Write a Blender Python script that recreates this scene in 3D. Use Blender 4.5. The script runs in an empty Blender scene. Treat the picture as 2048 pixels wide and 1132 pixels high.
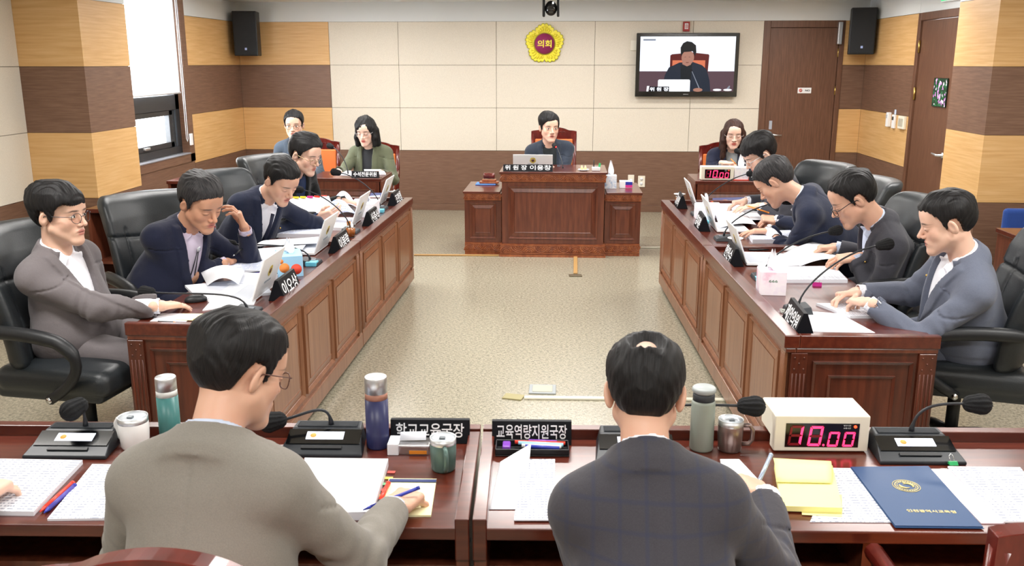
import bpy, math, random
import numpy as np
from mathutils import Vector, Matrix, Euler
random.seed(7)
PI = math.pi
R = math.radians
scene = bpy.context.scene
COL = scene.collection

# ------------------------------------------------------------------ camera
FPX, PITCH, YAW, CAMH = 1810.0, R(13.7), R(3.35), 1.77
cd = bpy.data.cameras.new('camera')
cd.sensor_width = 36
cd.lens = 36 * FPX / 2048
cd.clip_start = 0.05
cam = bpy.data.objects.new('camera', cd)
COL.objects.link(cam)
cam.location = (0, 0, CAMH)
cam.rotation_euler = (PI / 2 - PITCH, 0, YAW)
cd.dof.use_dof = True
cd.dof.focus_distance = 6.5
cd.dof.aperture_fstop = 14.0
scene.camera = cam

def ray(x, y):
    u = (x - 1024) / FPX
    v = -(y - 566) / FPX
    fy = math.cos(PITCH) + v * math.sin(PITCH)
    z = -math.sin(PITCH) + v * math.cos(PITCH)
    return Vector((u * math.cos(YAW) - fy * math.sin(YAW), u * math.sin(YAW) + fy * math.cos(YAW), z))

def atz(x, y, z):
    r = ray(x, y)
    return Vector((0, 0, CAMH)) + r * ((z - CAMH) / r.z)

def aty(x, y, Y):
    r = ray(x, y)
    return Vector((0, 0, CAMH)) + r * (Y / r.y)

def atx(x, y, X):
    r = ray(x, y)
    return Vector((0, 0, CAMH)) + r * (X / r.x)

# ------------------------------------------------------------------ materials
def lin(c):
    if isinstance(c, str):
        c = [int(c[i:i + 2], 16) / 255 for i in (0, 2, 4)]
    return tuple(((v / 12.92) if v <= 0.04045 else ((v + 0.055) / 1.055) ** 2.4) for v in c) + (1.0,)

class NT:
    def __init__(s, m):
        s.t = m.node_tree
    def n(s, typ, **kw):
        nd = s.t.nodes.new(typ)
        for k, v in kw.items():
            if k.startswith('i_'):
                nd.inputs[k[2:].replace('_', ' ')].default_value = v
            else:
                setattr(nd, k, v)
        return nd
    def l(s, a, ao, b, bi):
        s.t.links.new(a.outputs[ao], b.inputs[bi])

MATS = {}
def mat(name, col, rough=0.5, metal=0.0, spec=0.5, emit=None, es=0.0, alpha=1.0, trans=0.0, coat=0.0, sheen=0.0, sss=0.0, bump=0.0, bscale=200.0, ior=1.45):
    if name in MATS:
        return MATS[name]
    m = bpy.data.materials.new(name)
    m.use_nodes = True
    b = m.node_tree.nodes['Principled BSDF']
    b.inputs['Base Color'].default_value = lin(col)
    b.inputs['Roughness'].default_value = rough
    b.inputs['Metallic'].default_value = metal
    b.inputs['Specular IOR Level'].default_value = spec
    b.inputs['IOR'].default_value = ior
    b.inputs['Alpha'].default_value = alpha
    b.inputs['Transmission Weight'].default_value = trans
    b.inputs['Coat Weight'].default_value = coat
    b.inputs['Coat Roughness'].default_value = 0.12
    b.inputs['Sheen Weight'].default_value = sheen
    if sss:
        b.inputs['Subsurface Weight'].default_value = sss
        b.inputs['Subsurface Radius'].default_value = (1.0, 0.35, 0.2)
        b.inputs['Subsurface Scale'].default_value = 0.006
    if emit:
        b.inputs['Emission Color'].default_value = lin(emit)
        b.inputs['Emission Strength'].default_value = es
    if bump:
        t = NT(m)
        co = t.n('ShaderNodeTexCoord')
        nz = t.n('ShaderNodeTexNoise', i_Scale=bscale, i_Detail=4.0)
        bp = t.n('ShaderNodeBump', i_Strength=bump, i_Distance=0.002)
        t.l(co, 'Object', nz, 'Vector'); t.l(nz, 'Fac', bp, 'Height'); t.l(bp, 'Normal', b, 'Normal')
    MATS[name] = m
    return m

def ramp_mat(name, cols, scale=(1, 1, 1), nscale=5.0, detail=6.0, rough=0.5, dist=0.0, bump=0.0, coat=0.0, spec=0.5, pos=None, sheen=0.0, ncoord='Object', obj_bump=None):
    """a noise, stretched by scale, through a colour ramp"""
    if name in MATS:
        return MATS[name]
    m = bpy.data.materials.new(name)
    m.use_nodes = True
    b = m.node_tree.nodes['Principled BSDF']
    t = NT(m)
    co = t.n('ShaderNodeTexCoord')
    mp = t.n('ShaderNodeMapping'); mp.inputs['Scale'].default_value = scale
    nz = t.n('ShaderNodeTexNoise', i_Scale=nscale, i_Detail=detail, i_Distortion=dist)
    rp = t.n('ShaderNodeValToRGB')
    e = rp.color_ramp.elements
    pos = pos or [0.3 + 0.4 * i / (len(cols) - 1) for i in range(len(cols))]
    e[0].position = pos[0]; e[0].color = lin(cols[0])
    e[1].position = pos[-1]; e[1].color = lin(cols[-1])
    for i in range(1, len(cols) - 1):
        x = e.new(pos[i]); x.color = lin(cols[i])
    t.l(co, ncoord, mp, 'Vector'); t.l(mp, 'Vector', nz, 'Vector'); t.l(nz, 'Fac', rp, 'Fac'); t.l(rp, 'Color', b, 'Base Color')
    b.inputs['Roughness'].default_value = rough
    b.inputs['Coat Weight'].default_value = coat
    b.inputs['Coat Roughness'].default_value = 0.15
    b.inputs['Specular IOR Level'].default_value = spec
    b.inputs['Sheen Weight'].default_value = sheen
    if bump:
        bp = t.n('ShaderNodeBump', i_Strength=bump, i_Distance=0.002)
        t.l(nz, 'Fac', bp, 'Height'); t.l(bp, 'Normal', b, 'Normal')
    MATS[name] = m
    return m

def suit_mat(name, c1, c2=None, fine=420.0, check=None, rough=0.85):
    """woven cloth: fine flecks, soft broad mottling, an optional faint window check"""
    m = bpy.data.materials.new(name)
    m.use_nodes = True
    b = m.node_tree.nodes['Principled BSDF']
    t = NT(m)
    co = t.n('ShaderNodeTexCoord')
    nz = t.n('ShaderNodeTexNoise', i_Scale=fine, i_Detail=2.0)
    mx = t.n('ShaderNodeMix', data_type='RGBA')
    mx.inputs[6].default_value = lin(c1); mx.inputs[7].default_value = lin(c2 or c1)
    t.l(co, 'Object', nz, 'Vector'); t.l(nz, 'Fac', mx, 0)
    out = (mx, 2)
    if check:
        for ax, sc in (('X', 1.0), ('Z', 1.0)):
            sp = t.n('ShaderNodeSeparateXYZ'); t.l(co, 'Object', sp, 'Vector')
            a = t.n('ShaderNodeMath', operation='MULTIPLY'); a.inputs[1].default_value = 2 * PI / 0.05; t.l(sp, ax, a, 0)
            s = t.n('ShaderNodeMath', operation='SINE'); t.l(a, 0, s, 0)
            g = t.n('ShaderNodeMapRange'); g.inputs['From Min'].default_value = 0.8; g.inputs['From Max'].default_value = 1.0
            g.inputs['To Max'].default_value = 0.45
            t.l(s, 0, g, 'Value')
            m2 = t.n('ShaderNodeMix', data_type='RGBA')
            m2.inputs[7].default_value = lin(check)
            t.l(out[0], out[1], m2, 6); t.l(g, 'Result', m2, 0)
            out = (m2, 2)
    t.t.links.new(out[0].outputs[out[1]], b.inputs['Base Color'])
    n2 = t.n('ShaderNodeTexNoise', i_Scale=14.0, i_Detail=3.0)
    t.l(co, 'Object', n2, 'Vector')
    bp = t.n('ShaderNodeBump', i_Strength=0.35, i_Distance=0.012)
    t.l(n2, 'Fac', bp, 'Height')
    bp2 = t.n('ShaderNodeBump', i_Strength=0.25, i_Distance=0.0008)
    t.l(nz, 'Fac', bp2, 'Height'); t.l(bp, 'Normal', bp2, 'Normal'); t.l(bp2, 'Normal', b, 'Normal')
    b.inputs['Roughness'].default_value = rough
    b.inputs['Specular IOR Level'].default_value = 0.2
    b.inputs['Sheen Weight'].default_value = 0.15
    MATS[name] = m
    return m

def attr_mat(name, rough=0.5, sss=0.12, spec=0.35):
    m = bpy.data.materials.new(name)
    m.use_nodes = True
    b = m.node_tree.nodes['Principled BSDF']
    t = NT(m)
    a = t.n('ShaderNodeVertexColor'); a.layer_name = 'Col'
    t.l(a, 'Color', b, 'Base Color')
    b.inputs['Roughness'].default_value = rough
    b.inputs['Specular IOR Level'].default_value = spec
    b.inputs['Subsurface Weight'].default_value = sss
    b.inputs['Subsurface Radius'].default_value = (1.0, 0.35, 0.2)
    b.inputs['Subsurface Scale'].default_value = 0.005
    co = t.n('ShaderNodeTexCoord'); nz = t.n('ShaderNodeTexNoise', i_Scale=260.0, i_Detail=3.0)
    bp = t.n('ShaderNodeBump', i_Strength=0.12, i_Distance=0.001)
    t.l(co, 'Object', nz, 'Vector'); t.l(nz, 'Fac', bp, 'Height'); t.l(bp, 'Normal', b, 'Normal')
    MATS[name] = m
    return m

# ------------------------------------------------------------------ mesh builder
class MB:
    def __init__(s):
        s.v = []; s.f = []; s.mi = []; s.cur = 0
        s.sm = []; s.smooth = False
    def add(s, vs, fs, M=None):
        o = len(s.v)
        for p in vs:
            p = Vector(p)
            s.v.append(tuple(M @ p if M else p))
        for f in fs:
            s.f.append([i + o for i in f]); s.mi.append(s.cur); s.sm.append(s.smooth)
        return s
    def box(s, x0, y0, z0, x1, y1, z1, M=None):
        vs = [(x, y, z) for z in (z0, z1) for y in (y0, y1) for x in (x0, x1)]
        fs = [(0, 2, 3, 1), (4, 5, 7, 6), (0, 1, 5, 4), (2, 6, 7, 3), (0, 4, 6, 2), (1, 3, 7, 5)]
        return s.add(vs, fs, M)
    def prism(s, poly, z0, z1, M=None):
        n = len(poly)
        vs = [(x, y, z0) for x, y in poly] + [(x, y, z1) for x, y in poly]
        fs = [tuple(range(n - 1, -1, -1)), tuple(range(n, 2 * n))] + [(i, (i + 1) % n, n + (i + 1) % n, n + i) for i in range(n)]
        return s.add(vs, fs, M)
    def lathe(s, prof, seg=32, M=None, cap=True):
        n = len(prof)
        vs = []
        for k in range(seg):
            a = 2 * PI * k / seg
            vs += [(r * math.cos(a), r * math.sin(a), z) for r, z in prof]
        fs = [(k * n + i, ((k + 1) % seg) * n + i, ((k + 1) % seg) * n + i + 1, k * n + i + 1) for k in range(seg) for i in range(n - 1)]
        if cap:
            if prof[0][0] > 1e-6: fs.append(tuple(k * n for k in range(seg))[::-1])
            if prof[-1][0] > 1e-6: fs.append(tuple(k * n + n - 1 for k in range(seg)))
        sm = s.smooth; s.smooth = True
        s.add(vs, fs, M); s.smooth = sm
        return s
    def tube(s, pts, r, seg=10, M=None, rx=None, cap=True):
        """round tube along points; r may be a list; rx flattens"""
        pts = [Vector(p) for p in pts]
        n = len(pts)
        rs = r if isinstance(r, (list, tuple)) else [r] * n
        vs = []
        up = None
        for i, p in enumerate(pts):
            d = (pts[min(i + 1, n - 1)] - pts[max(i - 1, 0)]).normalized()
            if up is None:
                up = Vector((0, 0, 1)) if abs(d.z) < 0.9 else Vector((1, 0, 0))
            a = d.cross(up).normalized(); b = a.cross(d).normalized(); up = b
            for k in range(seg):
                t = 2 * PI * k / seg
                vs.append(p + a * math.cos(t) * rs[i] * (rx or 1) + b * math.sin(t) * rs[i])
        fs = [(i * seg + k, i * seg + (k + 1) % seg, (i + 1) * seg + (k + 1) % seg, (i + 1) * seg + k) for i in range(n - 1) for k in range(seg)]
        if cap:
            fs += [tuple(range(seg))[::-1], tuple(range((n - 1) * seg, n * seg))]
        sm = s.smooth; s.smooth = True
        s.add(vs, fs, M); s.smooth = sm
        return s
    def cyl(s, a, b, r, seg=20, r2=None, M=None):
        return s.tube([a, b], [r, r if r2 is None else r2], seg, M)
    def sphere(s, c, r, seg=16, M=None):
        r = r if isinstance(r, (list, tuple)) else (r, r, r)
        vs = [(c[0], c[1], c[2] - r[2])]
        ring = seg // 2
        for i in range(1, ring):
            t = -PI / 2 + PI * i / ring
            for k in range(seg):
                a = 2 * PI * k / seg
                vs.append((c[0] + r[0] * math.cos(t) * math.cos(a), c[1] + r[1] * math.cos(t) * math.sin(a), c[2] + r[2] * math.sin(t)))
        vs.append((c[0], c[1], c[2] + r[2]))
        fs = [(0, 1 + (k + 1) % seg, 1 + k) for k in range(seg)]
        for i in range(ring - 2):
            fs += [(1 + i * seg + k, 1 + i * seg + (k + 1) % seg, 1 + (i + 1) * seg + (k + 1) % seg, 1 + (i + 1) * seg + k) for k in range(seg)]
        L = len(vs) - 1
        fs += [(L, 1 + (ring - 2) * seg + k, 1 + (ring - 2) * seg + (k + 1) % seg) for k in range(seg)]
        sm = s.smooth; s.smooth = True
        s.add(vs, fs, M); s.smooth = sm
        return s
    def sheet(s, P, thick=0.0006, M=None):
        """P: grid of rows of points, made a thin solid"""
        nr, nc = len(P), len(P[0])
        vs = [Vector(p) for row in P for p in row]
        vs += [p - Vector((0, 0, thick)) for p in vs]
        N = nr * nc
        fs = []
        for i in range(nr - 1):
            for j in range(nc - 1):
                a, b, c, d = i * nc + j, i * nc + j + 1, (i + 1) * nc + j + 1, (i + 1) * nc + j
                fs += [(a, b, c, d), (d + N, c + N, b + N, a + N)]
        for i in range(nr - 1):
            for j in (0, nc - 1):
                a, d = i * nc + j, (i + 1) * nc + j
                fs.append((a, d, d + N, a + N) if j == 0 else (d, a, a + N, d + N))
        for j in range(nc - 1):
            for i in (0, nr - 1):
                a, b = i * nc + j, i * nc + j + 1
                fs.append((b, a, a + N, b + N) if i == 0 else (a, b, b + N, a + N))
        sm = s.smooth; s.smooth = nr > 2 or nc > 2
        s.add(vs, fs, M); s.smooth = sm
        return s
    def build(s, name, mats, parent=None, bevel=0.0, seg=2, loc=None, rot=None, auto=False):
        me = bpy.data.meshes.new(name)
        me.from_pydata([tuple(v) for v in s.v], [], s.f)
        for m in (mats if isinstance(mats, (list, tuple)) else [mats]):
            me.materials.append(m)
        me.polygons.foreach_set('material_index', s.mi)
        me.polygons.foreach_set('use_smooth', s.sm)
        me.update()
        o = bpy.data.objects.new(name, me)
        COL.objects.link(o)
        if parent: o.parent = parent
        if loc: o.location = loc
        if rot: o.rotation_euler = rot
        if bevel:
            b = o.modifiers.new('bevel', 'BEVEL'); b.width = bevel; b.segments = seg; b.limit_method = 'ANGLE'; b.angle_limit = R(40)
            b.harden_normals = False
        return o

def T(x=0, y=0, z=0, rx=0, ry=0, rz=0):
    return Matrix.Translation((x, y, z)) @ Euler((rx, ry, rz)).to_matrix().to_4x4()

def frame(o, xdir, ydir):
    """matrix with origin o, local x along xdir and y roughly along ydir"""
    x = Vector(xdir).normalized(); z = x.cross(Vector(ydir)).normalized(); y = z.cross(x)
    return Matrix((x, y, z)).transposed().to_4x4() if o is None else Matrix.Translation(o) @ Matrix((x, y, z)).transposed().to_4x4()

def tag(o, label, cat, group=None):
    o['label'] = label; o['category'] = cat
    if group: o['group'] = group
    return o

def thing(name, label, cat, loc=(0, 0, 0), rotz=0, group=None):
    o = bpy.data.objects.new(name, None)
    o.empty_display_size = 0.1
    COL.objects.link(o)
    o.location = loc; o.rotation_euler = (0, 0, rotz)
    return tag(o, label, cat, group)

def struct(o):
    o['kind'] = 'structure'
    return o

def copy_tree(o, parent=None):
    c = o.copy(); COL.objects.link(c); c.parent = parent
    for ch in list(o.children): copy_tree(ch, c)
    return c

def dup(o, label, loc, rotz, group=None):
    c = copy_tree(o); c.location = loc; c.rotation_euler = (0, 0, rotz); c['label'] = label
    if group: c['group'] = group
    return c

def text_mb(txt, size, depth=0.0006, bold=0.0, align='CENTER', sx=1.0, fit=None):
    """text as a mesh builder centred on the origin in the xy plane"""
    cu = bpy.data.curves.new('txt', 'FONT')
    cu.body = txt; cu.size = size; cu.extrude = depth; cu.offset = bold; cu.resolution_u = 3
    cu.align_x = 'LEFT'
    ob = bpy.data.objects.new('txt', cu)
    COL.objects.link(ob)
    dg = bpy.context.evaluated_depsgraph_get(); dg.update()
    me = bpy.data.meshes.new_from_object(ob.evaluated_get(dg))
    vs = [v.co.copy() for v in me.vertices]; fs = [list(p.vertices) for p in me.polygons]
    bpy.data.objects.remove(ob); bpy.data.curves.remove(cu); bpy.data.meshes.remove(me)
    if not vs: return MB()
    x0 = min(v.x for v in vs); x1 = max(v.x for v in vs); y0 = min(v.y for v in vs); y1 = max(v.y for v in vs)
    kx = ky = 1.0
    if fit: kx = fit[0] / (x1 - x0); ky = fit[1] / (y1 - y0)
    m = MB()
    m.add([((v.x - (x0 + x1) / 2) * kx * sx, (v.y - (y0 + y1) / 2) * ky, v.z) for v in vs], fs)
    return m

def arc(a, b, sag, n=8, up=(0, 0, 1)):
    a, b, up = Vector(a), Vector(b), Vector(up)
    return [a.lerp(b, i / n) + up * sag * 4 * (i / n) * (1 - i / n) for i in range(n + 1)]

def bez(p0, p1, p2, p3, n=12):
    p0, p1, p2, p3 = map(Vector, (p0, p1, p2, p3))
    return [p0 * (1 - t) ** 3 + p1 * 3 * t * (1 - t) ** 2 + p2 * 3 * t * t * (1 - t) + p3 * t ** 3 for t in [i / n for i in range(n + 1)]]
# ------------------------------------------------------------------ shared materials
CREAM = ramp_mat('cream_fabric', ['d5cdbe', 'e1d9ca'], nscale=160, detail=3, rough=0.9, bump=0.15)
YELLOW = ramp_mat('maple_panel', ['c99c62', 'd2a76e', 'd9b17b'], scale=(0.6, 0.6, 12), nscale=5, detail=6, rough=0.5)
BROWN = ramp_mat('walnut_panel', ['674a39', '725442', '7d5f4c'], scale=(1.2, 1.2, 22), nscale=5, detail=6, rough=0.5)
DOORM = ramp_mat('door_laminate', ['5c3d2c', '674634', '724f3b'], scale=(14, 14, 1.0), nscale=5, detail=6, rough=0.42)
WHITEW = mat('white_plaster', 'dfe3e4', 0.9)
CEIL = mat('ceiling_white', 'e8eaea', 0.9)
GAP = mat('panel_gap', '7a6a58', 0.9)
MAHOG = ramp_mat('mahogany', ['481a10', '552216', '622b1b'], scale=(1.2, 12, 12), nscale=4, detail=8, rough=0.28, coat=0.5)
MAHOGV = ramp_mat('mahogany_upright', ['55281a', '653322', '743f2a'], scale=(10, 10, 1.0), nscale=4, detail=8, rough=0.33, coat=0.35)
MAHOG_SHADE = ramp_mat('mahogany_painted_shade', ['411a0f', '4f2315', '5e2c1b'], scale=(10, 10, 1.0), nscale=4, detail=8, rough=0.33, coat=0.35)  # darker copy of the wood: shade on the desk ends put into the colour
MAHOG_SHEEN = ramp_mat('mahogany_painted_sheen', ['73472e', '7f5338', '8b5f44'], scale=(11, 11, 0.9), nscale=3.5, detail=8, rough=0.36, coat=0.3, dist=0.3)  # paler copy: sheen from floor, walls and windows on the aisle faces, painted in
CARVED = ramp_mat('carved_mahogany', ['7a3a1e', '94502d', 'a8623a'], scale=(6, 6, 3), nscale=5, detail=5, rough=0.35, coat=0.3)
BLACKP = mat('black_plastic', '17191c', 0.45)
DARKG = mat('dark_grey_plastic', '35393e', 0.5)
WHITEP = mat('white_plastic', 'eef0f2', 0.35)
CREAMP = mat('ivory_plastic', 'e9e4d4', 0.45)
STEEL = mat('brushed_steel', 'd0d2d4', 0.42, metal=1.0)
CHROME = mat('chrome', 'dadada', 0.12, metal=1.0)
BRASS = mat('brass', 'c8a860', 0.3, metal=1.0)
LEATHER = mat('black_leather', '24282b', 0.38, spec=0.5, bump=0.35, bscale=260)
PAPER = mat('paper_white', 'e6e8ee', 0.8)
PAPER2 = mat('paper_offwhite', 'dcdfe8', 0.8)
def clear_mat(name, gl=.12, tint=(1, 1, 1, 1), rough=.03):
    m = bpy.data.materials.new(name); m.use_nodes = True; t = NT(m)
    for n in list(m.node_tree.nodes):
        if n.type == 'BSDF_PRINCIPLED': m.node_tree.nodes.remove(n)
    o = [n for n in m.node_tree.nodes if n.type == 'OUTPUT_MATERIAL'][0]
    a = t.n('ShaderNodeBsdfTransparent'); a.inputs[0].default_value = tint
    g = t.n('ShaderNodeBsdfGlossy'); g.inputs['Roughness'].default_value = rough
    x = t.n('ShaderNodeMixShader'); x.inputs[0].default_value = gl; t.l(a, 0, x, 1); t.l(g, 0, x, 2); t.l(x, 0, o, 'Surface')
    return m
GLASS = clear_mat('clear_glass', .10, (.93, .95, .95, 1))
SCREENW = mat('lcd_white', 'dfe6f5', 0.3, emit='dfe8ff', es=0.75)

def carpet():
    m = bpy.data.materials.new('carpet'); m.use_nodes = True
    b = m.node_tree.nodes['Principled BSDF']; t = NT(m)
    co = t.n('ShaderNodeTexCoord')
    outs = []
    for sc in ((300, 48, 1), (48, 300, 1)):
        mp = t.n('ShaderNodeMapping'); mp.inputs['Scale'].default_value = sc
        nz = t.n('ShaderNodeTexNoise', i_Scale=1.0, i_Detail=3.0)
        t.l(co, 'Object', mp, 'Vector'); t.l(mp, 'Vector', nz, 'Vector'); outs.append(nz)
    ck = t.n('ShaderNodeTexNoise', i_Scale=60.0, i_Detail=2.0)
    t.l(co, 'Object', ck, 'Vector')
    a = t.n('ShaderNodeMath', operation='ADD'); t.l(outs[0], 'Fac', a, 0); t.l(outs[1], 'Fac', a, 1)
    a2 = t.n('ShaderNodeMath', operation='MULTIPLY_ADD'); a2.inputs[1].default_value = 0.5
    t.l(a, 0, a2, 0)
    c3 = t.n('ShaderNodeMath', operation='MULTIPLY'); c3.inputs[1].default_value = 0.35; t.l(ck, 'Fac', c3, 0)
    t.l(c3, 0, a2, 2)
    rp = t.n('ShaderNodeValToRGB')
    e = rp.color_ramp.elements
    e[0].position = 0.52; e[0].color = lin('5e5b50'); e[1].position = 0.80; e[1].color = lin('b5af9a')
    x = e.new(0.64); x.color = lin('938d7a')
    t.l(a2, 0, rp, 'Fac'); t.l(rp, 'Color', b, 'Base Color')
    b.inputs['Roughness'].default_value = 0.27
    b.inputs['Specular IOR Level'].default_value = 0.6
    b.inputs['Coat Weight'].default_value = 0.25; b.inputs['Coat Roughness'].default_value = 0.2
    bp = t.n('ShaderNodeBump', i_Strength=0.14, i_Distance=0.002)
    t.l(a2, 0, bp, 'Height'); t.l(bp, 'Normal', b, 'Normal')
    return m
CARPET = carpet()

# ------------------------------------------------------------------ the room
XL, XR, YB, ZC = -3.92, 3.446, 10.99, 2.46
XLN, XRN, YF = -4.17, 3.75, -2.4
Z1, Z2, Z3, Z4, ZB = 0.732, 1.24, 1.739, 2.237, 0.078
fl = MB().box(XLN - .2, YF - .2, -0.1, XRN + .2, YB + .2, 0.0)
struct(fl.build('floor', CARPET))
cl = MB().box(XLN - .2, YF - .2, ZC, XRN + .2, YB + .2, ZC + 0.1)
struct(cl.build('ceiling', CEIL))

def panels(mb, M, cells, g=0.0022, th=0.018):
    """cells: (u0, v0, u1, v1, material index) on a wall plane; M maps (u, depth, v)"""
    for u0, v0, u1, v1, mi in cells:
        mb.cur = mi
        mb.box(u0 + g, -th, v0 + g, u1 - g, 0.0, v1 - g, M)

WM = [GAP, CREAM, YELLOW, BROWN, WHITEW]
# back wall: u = x, the panels' face lies at y = YB
b = MB()
b.cur = 0
b.box(XL - .1, YB + 0.018, 0, 2.27, YB + .15, Z4)
b.box(3.19, YB + 0.018, 0, XR + .1, YB + .15, Z4)
b.cur = 4
b.box(XL - .3, YB - 0.012, Z4, XR + .3, YB + .15, ZC)
b.box(2.27, YB + .1, 0, 3.19, YB + .15, Z4)
Mb = Matrix.Translation((0, YB + 0.018, 0))
xs = [-2.824, -1.994, -0.829, 0.328, 1.462, 2.27]
cells = []
for a, c in zip(xs[:-1], xs[1:]):
    for z0, z1 in ((Z1, Z2), (Z2, Z3), (Z3, Z4)):
        cells.append((a, z0, c, z1, 1))
cells += [(XL, Z1, -2.824, Z2, 2), (XL, Z2, -2.824, Z3, 3), (XL, Z3, -2.824, Z4, 2), (XL, ZB, 2.27, Z1, 3)]
cells += [(3.19, ZB, XR, Z1, 3), (3.19, Z1, XR, Z2, 2), (3.19, Z2, XR, Z3, 3), (3.19, Z3, XR, Z4, 2)]
panels(b, Mb, cells)
struct(b.build('wall_back', WM))
bb = MB().box(XL, YB - 0.006, 0, 2.27, YB + .02, ZB).box(3.19, YB - .006, 0, XR, YB + .02, ZB)
struct(bb.build('baseboard_back', BROWN, bevel=0.003))

def wall_side(name, X, sgn, segs):
    """segs: list of (y0, y1, [(z0, z1, mat)], back thickness)"""
    w = MB()
    for y0, y1, rows in segs:
        for z0, z1, mi in rows:
            w.cur = mi
            xa, xb = (X - 0.018, X) if sgn > 0 else (X, X + 0.018)
            w.box(xa, y0 + .002, z0 + .002, xb, y1 - .002, z1 - .002)
            w.cur = 0
            xa, xb = (X - 0.16, X - 0.018) if sgn > 0 else (X + 0.018, X + 0.16)
            w.box(xa, y0, z0, xb, y1, z1)
    return w
BANDS = [(0, Z1, 3), (Z1, Z2, 2), (Z2, Z3, 3), (Z3, Z4, 2), (Z4, ZC, 4)]
# left wall, far stretch with the window recess, then the near cream stretch
wl = wall_side('l', XL, 1, [(9.42, YB, BANDS), (7.62, 9.42, [(0, 0.76, 3)])])
wn = wall_side('n', XLN, 1, [(y0, y1, [(0, Z1, 3), (Z1, Z2, 1), (Z2, Z3, 1), (Z3, Z4, 1), (Z4, ZC, 4)]) for y0, y1 in ((YF, -1.0), (-1.0, 0.6), (0.6, 2.2), (2.2, 3.8), (3.8, 5.35), (5.35, 6.87))])
wl.v += [v for v in wn.v]; off = len(wl.v) - len(wn.v)
wl.f += [[i + off for i in f] for f in wn.f]; wl.mi += wn.mi; wl.sm += wn.sm
struct(wl.build('wall_left', WM))
# left pilaster
def pilaster(x0, x1, y0, y1):
    w = MB()
    for z0, z1, mi in BANDS:
        w.cur = mi
        w.box(x0, y0, z0 + .0015, x1, y1, z1 - .0015)
    w.cur = 0; w.box(x0 + .01, y0 + .01, 0, x1 - .01, y1 - .01, ZC)
    return w
struct(pilaster(XLN - .15, -3.66, 6.87, 7.62).build('trim_1', WM))
struct(pilaster(3.13, XRN + .15, 7.04, 7.74).build('trim_2', WM))
# right wall
D2A, D2B = 8.42, 9.44
wr = wall_side('r', XR, -1, [(D2B, YB, BANDS), (7.74, D2A, BANDS), (D2A, D2B, [(Z4, ZC, 4)])])
wn = wall_side('n', XRN, -1, [(y0, y1, [(0, Z1, 3), (Z1, Z2, 1), (Z2, Z3, 1), (Z3, Z4, 1), (Z4, ZC, 4)]) for y0, y1 in ((YF, -1.0), (-1.0, 0.6), (0.6, 2.2), (2.2, 3.8), (3.8, 5.4), (5.4, 7.04))])
off = len(wr.v); wr.v += wn.v; wr.f += [[i + off for i in f] for f in wn.f]; wr.mi += wn.mi; wr.sm += wn.sm
struct(wr.build('wall_right', WM))
wf = MB().box(XLN - .2, YF - .15, 0, XRN + .2, YF, ZC)
struct(wf.build('wall_front', CREAM))

# ------------------------------------------------------------------ window 1 with its roller blind
ALU = mat('dark_window_frame', '2b2d30', 0.4)
w = MB()
# brown casing round the recess
w.box(XL - .14, 9.30, 0.76, XL + .012, 9.42, ZC)
w.box(XL - .14, 7.62, 0.76, XL + .012, 9.42, 0.845)
struct(w.build('trim_3', BROWN, bevel=0.003))
Xg = XL - 0.10
f = MB()
def bar(y0, z0, y1, z1, d=0.05): f.box(Xg - d, y0, z0, Xg + d * .6, y1, z1)
bar(7.62, 0.845, 9.30, 0.93); bar(7.62, 1.30, 9.30, 1.45); bar(7.62, 0.93, 7.70, ZC); bar(9.21, 0.93, 9.30, ZC)
bar(7.62, 2.40, 9.30, ZC)
bar(9.06, 0.93, 9.14, 1.30, 0.035); bar(7.70, 0.93, 9.14, 0.985, 0.035); bar(7.70, 1.25, 9.14, 1.30, 0.035); bar(9.16, .93, 9.19, 1.30, .03)
win = struct(f.build('window_1', ALU, bevel=0.004))
g = MB().box(Xg - .012, 7.68, 0.95, Xg - .006, 9.25, 2.42)
g.build('pane', clear_mat('window_glass', .06), win)
h = MB().box(Xg + .02, 8.42, .955, Xg + .05, 8.52, .975)
h.build('latch', STEEL, win)
sillm = MB().box(XL - .10, 7.62, 0.845, XL + .02, 9.30, 0.856)
sillm.build('window_sill', mat('sill_grey', '8f9097', 0.3), win)
BL = bpy.data.materials.new('blind_cloth'); BL.use_nodes = True
_b = BL.node_tree.nodes['Principled BSDF']; _t = NT(BL)
_tr = _t.n('ShaderNodeBsdfTranslucent'); _tr.inputs['Color'].default_value = (0.95, 0.95, 0.95, 1)
_mx = _t.n('ShaderNodeMixShader'); _mx.inputs[0].default_value = 0.7
_b.inputs['Base Color'].default_value = (0.9, 0.9, 0.9, 1)
_t.l(_b, 0, _mx, 1); _t.l(_tr, 0, _mx, 2)
_o = [n for n in BL.node_tree.nodes if n.type == 'OUTPUT_MATERIAL'][0]
_t.l(_mx, 0, _o, 'Surface')
bl = MB().box(XL - 0.035, 7.64, 1.47, XL - 0.033, 9.27, 2.44)
blind = tag(bl.build('roller_blind', BL), 'white roller blind drawn three quarters down over the dark framed window', 'blind')
MB().cyl((XL - .034, 7.64, 1.47), (XL - .034, 9.27, 1.47), 0.011).build('bottom_rail', WHITEP, blind)
ch = MB()
ch.tube([(XL - .0, 9.25, 2.42), (XL + .0, 9.25, 1.0), (XL + .0, 9.27, .97), (XL + .0, 9.29, 1.0), (XL + .0, 9.29, 2.42)], 0.004, 6)
ch.build('pull_chain', WHITEP, blind)
dv = MB().box(XL + .012, 9.29, 0.93, XL + .03, 9.35, 1.05)
tag(dv.build('window_switch', WHITEP, bevel=.004), 'small white plastic holder on the brown window casing', 'switch')

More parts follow.
